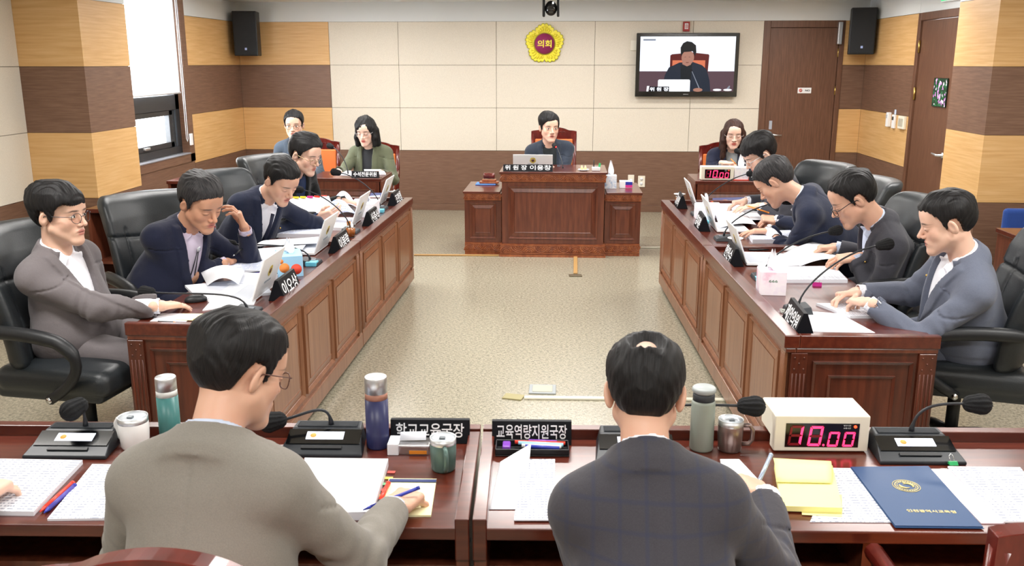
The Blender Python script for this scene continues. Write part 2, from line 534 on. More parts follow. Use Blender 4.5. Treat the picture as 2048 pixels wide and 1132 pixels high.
# ------------------------------------------------------------------ doors
def lever(parent, M, flip=1):
    m = MB().lathe([(0.0, 0), (0.027, 0.0), (0.027, .008), (0.012, .012), (.011, .05), (0, .052)], 20, M)
    m.tube([(0, 0, .045), (flip * .02, 0, .052), (flip * .06, -.004, .054), (flip * .125, -.008, .052)], [.011, .012, .0105, .008], 12, M)
    return m.build('door_handle', STEEL, parent)
# door 1 in the back wall
fr = MB().box(2.27, YB - .01, 0, 2.345, YB + .1, Z4).box(3.135, YB - .01, 0, 3.19, YB + .1, Z4).box(2.345, YB - .01, 2.16, 3.135, YB + .1, Z4)
d1 = struct(fr.build('door_1', DOORM, bevel=.004))
MB().box(2.348, YB + .012, .008, 3.132, YB + .05, 2.157).build('door_leaf', DOORM, d1, bevel=.003)
lever(d1, Matrix.Translation((2.42, YB + .012, .94)) @ Euler((PI / 2, 0, 0)).to_matrix().to_4x4())
MB().box(2.40, YB + .006, 1.00, 2.435, YB + .014, 1.10).build('lock_plate', mat('lock_grey', 'aab0bc', .4), d1, bevel=.002)
for z in (1.88, 1.45, 0.3):
    MB().cyl((3.133, YB + .004, z - .05), (3.133, YB + .004, z + .05), .009).build('hinge', BRASS, d1)
MB().box(3.10, YB - .055, 1.97, 3.15, YB - .005, 2.22).build('door_closer', STEEL, d1, bevel=.006)
# door 2 in the right wall
fr = MB().box(XR - .012, D2B - .07, 0, XR + .1, D2B, Z4).box(XR - .012, D2A, 0, XR + .1, D2A + .07, Z4).box(XR - .012, D2A + .07, 2.165, XR + .1, D2B - .07, Z4)
d2 = struct(fr.build('door_2', DOORM, bevel=.004))
MB().box(XR + .01, D2A + .072, .008, XR + .05, D2B - .072, 2.16).build('door_leaf', DOORM, d2, bevel=.003)
lever(d2, Matrix.Translation((XR + .01, D2A + .14, .94)) @ Euler((0, -PI / 2, 0)).to_matrix().to_4x4() @ Euler((0, 0, PI / 2)).to_matrix().to_4x4(), 1)
for z in (1.92, 1.47, 0.3):
    MB().cyl((XR - .002, D2B - .07, z - .06), (XR - .002, D2B - .07, z + .06), .011).build('hinge', BRASS, d2)

# ------------------------------------------------------------------ light: ceiling panels, daylight beyond the window
LAMP = mat('lamp_diffuser', 'ffffff', 0.5, emit='fff8f0', es=1.0)
def ceiling_light(x, y, power):
    t = thing('ceiling_light', 'flush rectangular ceiling light', 'light', (x, y, ZC), group='ceiling lights')
    MB().box(-.62, -.17, -.03, .62, -.15, 0).box(-.62, .15, -.03, .62, .17, 0).box(-.62, -.15, -.03, -.6, .15, 0).box(.6, -.15, -.03, .62, .15, 0).build('frame', WHITEP, t)
    MB().box(-.6, -.15, -.012, .6, .15, -.004).build('diffuser', LAMP, t)
    ld = bpy.data.lights.new('ceiling_lamp', 'AREA'); ld.shape = 'RECTANGLE'; ld.size = 1.2; ld.size_y = .3
    ld.energy = power; ld.color = (1.0, 0.975, 0.945)
    lo = bpy.data.objects.new('ceiling_lamp', ld); COL.objects.link(lo); lo.location = (x, y, ZC - .035)
for x in (-2.3, 0.0, 2.3):
    for y, pw in ((0.2, 32), (2.9, 32), (5.6, 32), (8.2, 32), (9.7, 14)):
        ceiling_light(x, y, pw)
sun = bpy.data.lights.new('window_daylight', 'AREA'); sun.shape = 'RECTANGLE'; sun.size = 1.7; sun.size_y = 1.6; sun.energy = 200; sun.color = (0.9, 0.95, 1.0)
so = bpy.data.objects.new('window_daylight', sun); COL.objects.link(so); so.location = (XL - .6, 8.45, 1.7); so.rotation_euler = (0, -PI / 2, 0)
wd = bpy.data.worlds.new('world'); scene.world = wd; wd.use_nodes = True
wd.node_tree.nodes['Background'].inputs[0].default_value = (0.93, 0.97, 1.0, 1)
wd.node_tree.nodes['Background'].inputs[1].default_value = 5.0
vs = scene.view_settings
vs.view_transform = 'Standard'; vs.look = 'None'; vs.gamma = 1.0; vs.exposure = 0.50
try: vs.use_curve_mapping = False
except Exception: pass
cy = scene.cycles
cy.use_denoising = True
cy.max_bounces = 6; cy.diffuse_bounces = 4; cy.glossy_bounces = 3; cy.transmission_bounces = 6; cy.transparent_max_bounces = 6
cy.caustics_reflective = False; cy.caustics_refractive = False
cy.sample_clamp_indirect = 4.0
cy.use_adaptive_sampling = True; cy.adaptive_threshold = 0.03
# ------------------------------------------------------------------ furniture
def ring_frame(mb, x0, z0, x1, z1, w, d0, d1, M):
    """mitred moulding round a rectangle in the xz plane, standing out along -y: d0 outer edge, d1 inner edge"""
    o = [(x0, z0), (x1, z0), (x1, z1), (x0, z1)]
    i = [(x0 + w, z0 + w), (x1 - w, z0 + w), (x1 - w, z1 - w), (x0 + w, z1 - w)]
    vs = [(x, 0, z) for x, z in o] + [(x, -d0, z) for x, z in o] + [(x, -d1, z) for x, z in i] + [(x, 0, z) for x, z in i]
    fs = []
    for k in range(4):
        n = (k + 1) % 4
        fs += [(k, n, 4 + n, 4 + k), (4 + k, 4 + n, 8 + n, 8 + k), (8 + k, 8 + n, 12 + n, 12 + k)]
    mb.add(vs, fs, M)

def raised_panel(mb, x0, z0, x1, z1, M, bev=0.04):
    """outer moulding, sunk field, raised inner field"""
    ring_frame(mb, x0, z0, x1, z1, 0.018, 0.016, 0.004, M)
    a = 0.022 + bev
    ring_frame(mb, x0 + 0.02, z0 + 0.02, x1 - 0.02, z1 - 0.02, bev, 0.001, 0.010, M)
    mb.box(x0 + a, -0.010, z0 + a, x1 - a, 0.0, z1 - a, M)
    ring_frame(mb, x0 + a, z0 + a, x1 - a, z1 - a, 0.006, 0.013, 0.010, M)

def fluted_post(mb, x0, x1, z0, z1, M, dots=True):
    mb.box(x0, -0.012, z0, x1, 0.0, z1, M)
    w = (x1 - x0) / 7
    zt = z1 - (0.085 if dots else 0.01)
    for k in range(4):
        xx = x0 + w * (0.6 + k * 1.7)
        mb.tube([(xx + w * .35, -.012, z0 + .02), (xx + w * .35, -.012, zt)], w * .48, 8, M)
    if dots:
        cx, cz = (x0 + x1) / 2, z1 - 0.042
        for dx, dz in ((-.35, .024), (.35, .024), (0, 0), (-.35, -.024), (.35, -.024)):
            mb.sphere((cx + dx * (x1 - x0) * .8, -.0125, cz + dz), .0045, 8, M)

TOPZ, SURF = 0.71, 0.685
def member_desk(label, loc, rotz, L=1.84, D=0.57, npan=3, group='member desks'):
    """local: x along the length, -y the public front, seat side at +y; origin at the middle of the front's foot"""
    t = thing('council_desk', label, 'desk', loc, rotz, group)
    h = L / 2
    # top: recessed surface with a raised rim on the front and both ends
    m = MB().box(-h + .03, .04, SURF - .03, h - .03, D, SURF)
    m.build('tabletop', MAHOG, t, bevel=.002)
    m = MB()
    m.box(-h, -.02, .655, h, .042, TOPZ).box(-h, .042, .655, -h + .032, D, TOPZ).box(h - .032, .042, .655, h, D, TOPZ)
    m.build('rim', MAHOG, t, bevel=.004)
    m = MB()
    m.box(-h + .004, -.012, .635, h - .004, .03, .655).box(-h + .004, .03, .635, -h + .03, D - .005, .655).box(h - .03, .03, .635, h - .004, D - .005, .655)
    m.build('cornice', MAHOGV, t, bevel=.004)
    m = MB().box(-h + .01, 0, .12, h - .01, .025, .637)
    I = Matrix.Identity(4)
    pw = (L - .16) / npan
    for k in range(npan):
        x0 = -h + .08 + k * pw
        raised_panel(m, x0 + .022, .16, x0 + pw - .022, .615, I)
    fluted_post(m, -h + .012, -h + .072, .12, .635, I, False)
    fluted_post(m, h - .072, h - .012, .12, .635, I, False)
    m.build('front_panel', MAHOG_SHEEN, t, bevel=.0015, seg=1)
    for s in (-1, 1):
        M = Matrix.Translation((s * (h - .010), 0, 0)) @ Euler((0, 0, s * PI / 2)).to_matrix().to_4x4()
        if s < 0: M = M @ Matrix.Translation((-D, 0, 0))
        m = MB().box(.0, 0, .12, D - .005, .022, .637, M)
        fluted_post(m, .01, .075, .05, .635, M); fluted_post(m, D - .08, D - .015, .05, .635, M)
        ring_frame(m, .10, .14, D - .10, .60, .014, .012, .003, M)
        ring_frame(m, .165, .20, D - .165, .54, .012, .008, .003, M)
        m.build('side_panel', MAHOG_SHADE, t, bevel=.001, seg=1)
    m = MB().box(-h, -.015, .035, h, .03, .125).box(-h, .03, .035, -h + .03, D - .005, .125).box(h - .03, .03, .035, h, D - .005, .125)
    m.build('plinth', MAHOG_SHEEN, t, bevel=.005)
    for sx in (-h + .1, 0, h - .1):
        m = MB().cyl((sx - .012, .05, .019), (sx + .012, .05, .019), .019, 14); m.box(sx - .005, .04, .02, sx + .005, .06, .04)
        m.build('caster', WHITEP, t)
    return t

def row(p_far, p_near, n, side):
    """place n desks with their fronts along the line; side: +1 when the seats are to the right"""
    a, b = Vector(p_far), Vector(p_near)
    L = (a - b).length / n
    d = (b - a).normalized()
    out = []
    for k in range(n):
        c = a + d * L * (k + .5)
        # seat side (+y local) must point away from the aisle
        rz = math.atan2(d.y, d.x) if side < 0 else math.atan2(-d.y, -d.x)
        out.append((c, rz, L))
    return out
LF, LN = (-1.245, 7.215), (-1.285, 3.53)
RF, RN = (0.785, 7.20), (0.908, 3.52)
labs = ['far mahogany member desk of the left row, tea glasses on its rim', 'near mahogany member desk of the left row, orange-figured tissue box on it']
# seats on the left of the left row: +y local must point to -x, so local x points along +y
for (c, rz, L), lb in zip(row(LF, LN, 2, 1), labs):
    member_desk(lb, (c.x, c.y, 0), rz, L - .006, 0.55)
labs = ['far mahogany member desk of the right row, two men in dark suits behind it', 'near mahogany member desk of the right row, flowered tissue box and loose sheets on it']
for (c, rz, L), lb in zip(row(RF, RN, 2, -1), labs):
    member_desk(lb, (c.x, c.y, 0), rz, L - .006, 0.60)

# chair's desk -------------------------------------------------------------
def scroll_band(mb, x0, x1, z0, z1, M, n=None):
    """carved band: rows of nested arcs round rosettes"""
    mb.box(x0, -.004, z0, x1, 0, z1, M)
    h = z1 - z0
    mb.box(x0, -.012, z1 - h * .1, x1, 0, z1, M); mb.box(x0, -.012, z0, x1, 0, z0 + h * .1, M)
    n = n or max(2, round((x1 - x0) / (h * 1.7)))
    w = (x1 - x0) / n
    for k in range(n):
        cx = x0 + w * (k + .5); up = k % 2 == 0
        cz = z0 + h * .14 if up else z1 - h * .14
        for j, rr in enumerate((.30, .48, .66)):
            pts = []
            for i in range(9):
                a = PI * i / 8
                pts.append((cx + math.cos(a) * w * rr * .85, -.006, cz + (1 if up else -1) * math.sin(a) * h * rr * 1.05))
            mb.tube(pts, h * .075, 6, M)
        mb.sphere((cx, -.006, cz + (h * .12 if up else -h * .12)), (h * .12, .008, h * .12), 8, M)

def chair_desk():
    t = thing('chair_desk', 'stepped mahogany chairman desk with carved bands and two lower wings', 'desk', (-.108, 8.30, 0))
    h = .483
    m = MB().box(-h - .012, -.02, .775, h + .012, .62, .795); m.build('tabletop', MAHOG, t, bevel=.004)
    m = MB().box(-h + .01, .012, .12, h - .01, .6, .72)
    raised_panel(m, -h + .07, .17, h - .07, .66, T(0, .012, 0), .035)
    m.build('front_panel', MAHOGV, t, bevel=.0015, seg=1)
    m = MB(); M = T(0, 0, 0)
    m.box(-h, .0, .70, h, .6, .775); scroll_band(m, -h, h, .708, .775, M, 10)
    m.build('carved_band', CARVED, t)
    m = MB().box(-h - .004, -.004, .02, h + .004, .6, .12); scroll_band(m, -h, h, .03, .112, T(0, -.004, 0), 9); m.box(-h - .012, -.02, 0, h + .012, .6, .022)
    m.build('carved_plinth', CARVED, t)
    for s in (-1, 1):
        a, b = (h, .815) if s > 0 else (-.83, -h)
        m = MB().box(a + (.012 if s > 0 else -.012), .06, .58, b + (.012 if s > 0 else -.012), .80, .60); m.build('wing_top', MAHOG, t, bevel=.004)
        m = MB().box(a, .09, .115, b, .78, .52)
        raised_panel(m, a + .05, .155, b - .05, .49, T(0, .09, 0), .03)
        m.build('wing_panel', MAHOGV, t, bevel=.0015, seg=1)
        m = MB().box(a, .08, .515, b, .78, .58); scroll_band(m, a, b, .52, .58, T(0, .08, 0), 4)
        m.build('wing_carved_band', CARVED, t)
        m = MB().box(a, .08, .0, b, .78, .115); scroll_band(m, a, b, .03, .105, T(0, .08, 0), 4)
        m.build('wing_carved_plinth', CARVED, t)
    return t
chair_desk()

# small staff desks ---------------------------------------------------------
def staff_desk(label, x0, x1, y0, y1, z, mdl=True, hz=None):
    t = thing('staff_desk', label, 'desk', ((x0 + x1) / 2, y0, 0))
    h = (x1 - x0) / 2; D = y1 - y0
    MB().box(-h - .01, -.01, z - .03, h + .01, D, z).build('tabletop', MAHOG, t, bevel=.004)
    m = MB().box(-h, 0, .08, h, .025, z - .03); raised_panel(m, -h + .05, .13, h - .05, z - .1, Matrix.Identity(4))
    m.build('front_panel', MAHOGV, t, bevel=.001, seg=1)
    for s in (-1, 1):
        m = MB().box(s * h - .012, .0, 0, s * h + .012, D - .01, z - .03); m.build('side_panel', MAHOGV, t, bevel=.002)
    MB().box(-h - .005, -.008, 0, h + .005, .03, .08).build('plinth', MAHOGV, t, bevel=.003)
    return t
staff_desk('mahogany staff desk at the back left, before the woman in the olive jacket', -2.34, -1.685, 8.17, 8.70, .74)
staff_desk('mahogany staff desk at the back right, a red digit timer on it', 1.175, 2.0, 8.17, 8.70, .74)

# foreground witness desks ------------------------------------------------
def witness_desk(label, x0, x1):
    """seen from the seats: x along the length, near edge at y = 0"""
    xc = (x0 + x1) / 2; y0 = 1.966 + .041 * xc; y1 = y0 + .572
    t = thing('witness_desk', label, 'desk', (xc, y0, 0), R(2.35), group='front witness desks')
    h = (x1 - x0) / 2; D = y1 - y0
    MB().box(-h + .03, .0, SURF - .032, h - .03, D - .03, SURF).build('tabletop', MAHOG, t, bevel=.004)
    m = MB().box(-h, D - .036, .64, h, D, TOPZ + .006).box(-h, -.002, .60, -h + .035, D - .04, TOPZ).box(h - .035, -.002, .60, h, D - .04, TOPZ)
    m.build('rim', MAHOG, t, bevel=.003)
    for s in (-1, 1):
        m = MB().box(s * (h - .018) - .0165, .01, .0, s * (h - .018) + .0165, D - .02, .60); m.build('side_panel', MAHOGV, t, bevel=.003)
        MB().cyl((s * (h + .001) - .003 * s, .035, .635), (s * (h + .001), .035, .635), .006, 12).build('bolt', DARKG, t)
    m = MB().box(-h + .035, D - .05, .06, h - .035, D - .02, .64); m.build('modesty_panel', MAHOGV, t)
    MB().box(-h + .035, .12, .50, h - .035, D - .05, .515).build('shelf', MAHOGV, t)
    MB().box(-.012, .05, .10, .012, D - .05, .65).build('divider', MAHOGV, t)
    MB().box(-h + .035, .05, .10, h - .035, D - .05, .12).build('bottom_shelf', MAHOGV, t)
    return t
witness_desk('left witness desk in the foreground, school bureau nameplate at its end', -2.03, -.2165)
witness_desk('right witness desk in the foreground, blue folder and large timer on it', -.2105, 1.72)

# extra desk at the far right and side table by the left wall
def side_unit(name, label, cat, x0, x1, y0, y1, z):
    t = thing(name, label, cat, ((x0 + x1) / 2, y0, 0))
    h = (x1 - x0) / 2; D = y1 - y0
    MB().box(-h - .01, -.01, z - .03, h + .01, D, z).build('tabletop', MAHOG, t, bevel=.003)
    for s in (-1, 1): MB().box(s * h - .012 - .012 * s, 0, 0, s * h + .012 - .012 * s, D - .01, z - .03).build('side_panel', MAHOGV, t)
    MB().box(-h + .02, D - .03, .05, h - .02, D - .01, z - .03).build('back_panel', MAHOGV, t)
    MB().box(-h + .02, .02, .3, h - .02, D - .03, .32).build('shelf', MAHOGV, t)
    return t
side_unit('side_desk', 'dark side desk at the right wall, with a blue chair behind it', 'desk', 2.80, 3.40, 4.75, 5.95, .73)
side_unit('side_table', 'low mahogany side table by the left pilaster behind the leather chairs', 'table', -3.52, -3.14, 6.42, 6.80, .72)
side_unit('side_table', 'low mahogany side table by the left wall under the window end', 'table', -3.62, -3.22, 8.05, 8.43, .72)

# ------------------------------------------------------------------ wooden armchairs with orange upholstery
ORANGE = mat('orange_leather', 'd9763c', 0.45, bump=.2, bscale=150)
CHERRY = ramp_mat('cherry_wood', ['4a120d', '5c1a13', '6e241a'], scale=(6, 6, 2), nscale=4, detail=5, rough=.22, coat=.6)
def wood_chair(label, loc, rotz, top=1.02, w=.46):
    """local: sitter faces -y; back at +y"""
    t = thing('wooden_armchair', label, 'chair', loc, rotz, 'wooden armchairs')
    h = w / 2
    # crest rail with a raised scroll in the middle
    prof = []
    n = 20
    for i in range(n + 1):
        x = -h + w * i / n
        z = top - .03 + .032 * max(0, math.cos(min(1, abs(x) / (h * .62)) * PI / 2)) ** .7 - .012 * (abs(x) / h) ** 6
        prof.append((x, z))
    poly = prof + [(x, top - .13 + .012 * math.cos(x / h * PI * 1.5)) for x, _ in prof[::-1]]
    vs = [(x, 0, z) for x, z in poly] + [(x, .04, z) for x, z in poly]
    N = len(poly)
    fs = [tuple(range(N)), tuple(range(2 * N - 1, N - 1, -1))] + [(i, i + N, (i + 1) % N + N, (i + 1) % N) for i in range(N)]
    m = MB().add(vs, fs, T(0, .26, 0, -.0))
    for s in (-1, 1):
        for j in range(3):
            pts = [(s * (.03 + .035 * j + .02 * math.cos(a)), .258, top - .062 + .016 * math.sin(a)) for a in [PI * q / 6 for q in range(9)]]
            m.tube(pts, .0035, 6)
    m.build('crest_rail', CHERRY, t, bevel=.006)
    m = MB()
    for s in (-1, 1):
        m2 = MB().tube([(s * (h - .02), .28, top - .07), (s * (h - .02), .26, .7), (s * (h - .03), .22, .42), (s * (h - .03), .27, 0)], [.022, .022, .024, .018], 10)
        m2.build('back_post', CHERRY, t)
        m2 = MB().tube([(s * (h - .02), .25, .68), (s * (h + .02), .0, .67), (s * (h + .02), -.2, .655)], [.016, .02, .022], 10)
        m2.build('armrest', CHERRY, t)
        m2 = MB().tube([(s * (h + .015), -.17, .65), (s * (h - .01), -.2, .42), (s * (h - .02), -.2, 0)], [.016, .022, .017], 10)
        m2.build('leg', CHERRY, t)
    MB().box(-h + .04, .245, .46, h - .04, .285, top - .12).build('back_cushion', ORANGE, t, bevel=.012, seg=3)
    MB().box(-h + .01, -.22, .36, h - .01, .25, .41).build('seat_rail', CHERRY, t, bevel=.006)
    MB().box(-h + .02, -.225, .41, h - .02, .23, .455).build('seat', ORANGE, t, bevel=.02, seg=3)
    return t
# ------------------------------------------------------------------ soft-surface modelling on a grid (signed distances -> mesh)
F32 = np.float32
def npv(v): return np.array([v[0], v[1], v[2]], dtype=F32)

def smin(a, b, k):
    if k <= 0: return np.minimum(a, b)
    h = np.maximum(k - np.abs(a - b), 0) / k
    return np.minimum(a, b) - h * h * k * 0.25

def smax(a, b, k): return -smin(-a, -b, k)

class Vol:
    def __init__(s, lo, hi, h):
        s.o = npv(lo); s.h = h
        s.n = np.maximum(((npv(hi) - s.o) / h).astype(int) + 1, 4)
        s.f = np.full(tuple(s.n), 1.0, dtype=F32)
    def win(s, lo, hi, pad):
        a = np.floor((npv(lo) - pad - s.o) / s.h).astype(int); b = np.ceil((npv(hi) + pad - s.o) / s.h).astype(int) + 1
        a = np.clip(a, 0, s.n); b = np.clip(b, 0, s.n)
        if np.any(b - a < 1): return None, None
        ax = [(s.o[i] + s.h * np.arange(a[i], b[i])).astype(F32) for i in range(3)]
        return (slice(a[0], b[0]), slice(a[1], b[1]), slice(a[2], b[2])), (ax[0][:, None, None], ax[1][None, :, None], ax[2][None, None, :])
    def put(s, w, d, k=0.0, op='u'):
        if op == 'u': s.f[w] = smin(s.f[w], d, k)
        elif op == 's': s.f[w] = smax(s.f[w], -d, k)
        elif op == 'i': s.f[w] = smax(s.f[w], d, k)
    @staticmethod
    def capd(X, Y, Z, a, b, ra, rb):
        a = npv(a); b = npv(b); ab = b - a; L2 = max(float(ab @ ab), 1e-9)
        px, py, pz = X - a[0], Y - a[1], Z - a[2]
        t = np.clip((px * ab[0] + py * ab[1] + pz * ab[2]) / L2, 0, 1)
        return np.sqrt((px - t * ab[0]) ** 2 + (py - t * ab[1]) ** 2 + (pz - t * ab[2]) ** 2) - (ra + (rb - ra) * t)
    def cap(s, a, b, ra, rb=None, k=0.0, op='u'):
        rb = ra if rb is None else rb
        a, b = npv(a), npv(b); m = max(ra, rb)
        w, g = s.win(np.minimum(a, b) - m, np.maximum(a, b) + m, k + 3 * s.h)
        if w: s.put(w, s.capd(*g, a, b, ra, rb), k, op)
    def ell(s, c, r, rot=None, k=0.0, op='u'):
        c = npv(c); r = npv(r); m = float(max(r))
        w, (g) = s.win(c - m, c + m, k + 3 * s.h)
        if not w: return
        X, Y, Z = g[0] - c[0], g[1] - c[1], g[2] - c[2]
        if rot is not None:
            X, Y, Z = [X * rot[0][i] + Y * rot[1][i] + Z * rot[2][i] for i in range(3)]
        k0 = np.sqrt((X / r[0]) ** 2 + (Y / r[1]) ** 2 + (Z / r[2]) ** 2)
        k1 = np.sqrt((X / r[0] ** 2) ** 2 + (Y / r[1] ** 2) ** 2 + (Z / r[2] ** 2) ** 2) + 1e-6
        s.put(w, (k0 * (k0 - 1) / k1).astype(F32), k, op)
    def rbox(s, c, hf, rad, rot=None, k=0.0, op='u'):
        c = npv(c); hf = npv(hf); m = float(np.linalg.norm(hf))
        w, g = s.win(c - m, c + m, k + 3 * s.h)
        if not w: return
        X, Y, Z = g[0] - c[0], g[1] - c[1], g[2] - c[2]
        if rot is not None:
            X, Y, Z = [X * rot[0][i] + Y * rot[1][i] + Z * rot[2][i] for i in range(3)]
        qx, qy, qz = np.abs(X) - hf[0] + rad, np.abs(Y) - hf[1] + rad, np.abs(Z) - hf[2] + rad
        d = np.sqrt(np.maximum(qx, 0) ** 2 + np.maximum(qy, 0) ** 2 + np.maximum(qz, 0) ** 2) + np.minimum(np.maximum(qx, np.maximum(qy, qz)), 0) - rad
        s.put(w, d.astype(F32), k, op)
    def nets(s):
        """naive surface nets -> (verts, quads)"""
        f = s.f; n = f.shape
        g = f < 0
        c = np.zeros((n[0] - 1, n[1] - 1, n[2] - 1), dtype=np.int8)
        for i in (0, 1):
            for j in (0, 1):
                for k in (0, 1):
                    c += g[i:n[0] - 1 + i, j:n[1] - 1 + j, k:n[2] - 1 + k]
        I, J, K = np.nonzero((c > 0) & (c < 8))
        M = len(I)
        if M == 0: return np.zeros((0, 3)), np.zeros((0, 4), int)
        val = {}
        for i in (0, 1):
            for j in (0, 1):
                for k in (0, 1): val[(i, j, k)] = f[I + i, J + j, K + k]
        acc = np.zeros((M, 3)); cnt = np.zeros(M)
        cs = list(val)
        for a in cs:
            for ax in range(3):
                if a[ax] == 0:
                    b = list(a); b[ax] = 1; b = tuple(b)
                    va, vb = val[a], val[b]
                    x = (va < 0) != (vb < 0)
                    t = np.where(x, va / np.where(x, va - vb, 1), 0)
                    p = np.zeros((M, 3)); p[:] = a; p[:, ax] = t
                    acc += p * x[:, None]; cnt += x
        V = (acc / cnt[:, None] + np.stack([I, J, K], 1)) * s.h + s.o
        idx = np.full(c.shape, -1, dtype=np.int64); idx[I, J, K] = np.arange(M)
        Q = []
        for ax in range(3):
            sl0 = [slice(1, -1)] * 3; sl1 = [slice(1, -1)] * 3
            sl0[ax] = slice(0, -1); sl1[ax] = slice(1, None)
            a = g[tuple(sl0)]; b = g[tuple(sl1)]
            e = np.nonzero(a != b)
            pos = [e[q] + (0 if q == ax else 1) for q in range(3)]
            u, v = (ax + 1) % 3, (ax + 2) % 3
            def cell(du, dv):
                p = [pos[0].copy(), pos[1].copy(), pos[2].copy()]
                p[u] -= du; p[v] -= dv
                return idx[p[0], p[1], p[2]]
            q = np.stack([cell(1, 1), cell(0, 1), cell(0, 0), cell(1, 0)], 1)
            fl = b[e] & ~a[e]
            q[fl] = q[fl][:, ::-1]
            Q.append(q)
        Q = np.concatenate(Q); Q = Q[(Q >= 0).all(1)]
        return V, Q

def relax(V, Q, it, lam=.5):
    for _ in range(it):
        acc = np.zeros_like(V); cnt = np.zeros(len(V))
        for a, b in ((0, 1), (1, 2), (2, 3), (3, 0)):
            for p, q in ((Q[:, a], Q[:, b]), (Q[:, b], Q[:, a])):
                for c in range(3): acc[:, c] += np.bincount(p, V[q, c], len(V))
                cnt += np.bincount(p, minlength=len(V))
        V = V * (1 - lam) + lam * acc / np.maximum(cnt, 1)[:, None]
    return V, Q

def np_mesh(name, V, Q, mats, parent=None, hl=None, M=None, smooth=True):
    if M is not None:
        Mn = np.array(M); V = V @ Mn[:3, :3].T + Mn[:3, 3]
    me = bpy.data.meshes.new(name)
    me.vertices.add(len(V)); me.vertices.foreach_set('co', V.astype(F32).ravel())
    me.loops.add(len(Q) * 4); me.loops.foreach_set('vertex_index', Q.astype(np.int32).ravel())
    me.polygons.add(len(Q)); me.polygons.foreach_set('loop_start', np.arange(0, len(Q) * 4, 4, dtype=np.int32))
    me.polygons.foreach_set('loop_total', np.full(len(Q), 4, dtype=np.int32))
    me.polygons.foreach_set('use_smooth', np.full(len(Q), smooth, dtype=bool))
    for m in (mats if isinstance(mats, (list, tuple)) else [mats]): me.materials.append(m)
    if hl is not None:
        at = me.attributes.new('hl', 'FLOAT_VECTOR', 'POINT'); at.data.foreach_set('vector', hl.astype(F32).ravel())
    me.update(calc_edges=True); me.validate()
    o = bpy.data.objects.new(name, me); COL.objects.link(o)
    if parent: o.parent = parent
    return o

def wob(X, Y, Z, f, seed=0.0):
    """cheap folded noise in -1..1"""
    a = np.sin(X * f + 1.7 * np.sin(Z * f * .7 + seed) + seed)
    b = np.sin(Y * f * 1.1 + 1.3 * np.sin(X * f * .8 + 2 * seed) + 2.1)
    c = np.sin(Z * f * .9 + 1.9 * np.sin(Y * f * .6 + seed) + 4.0)
    return (a * b + b * c + c * a) / 2.2

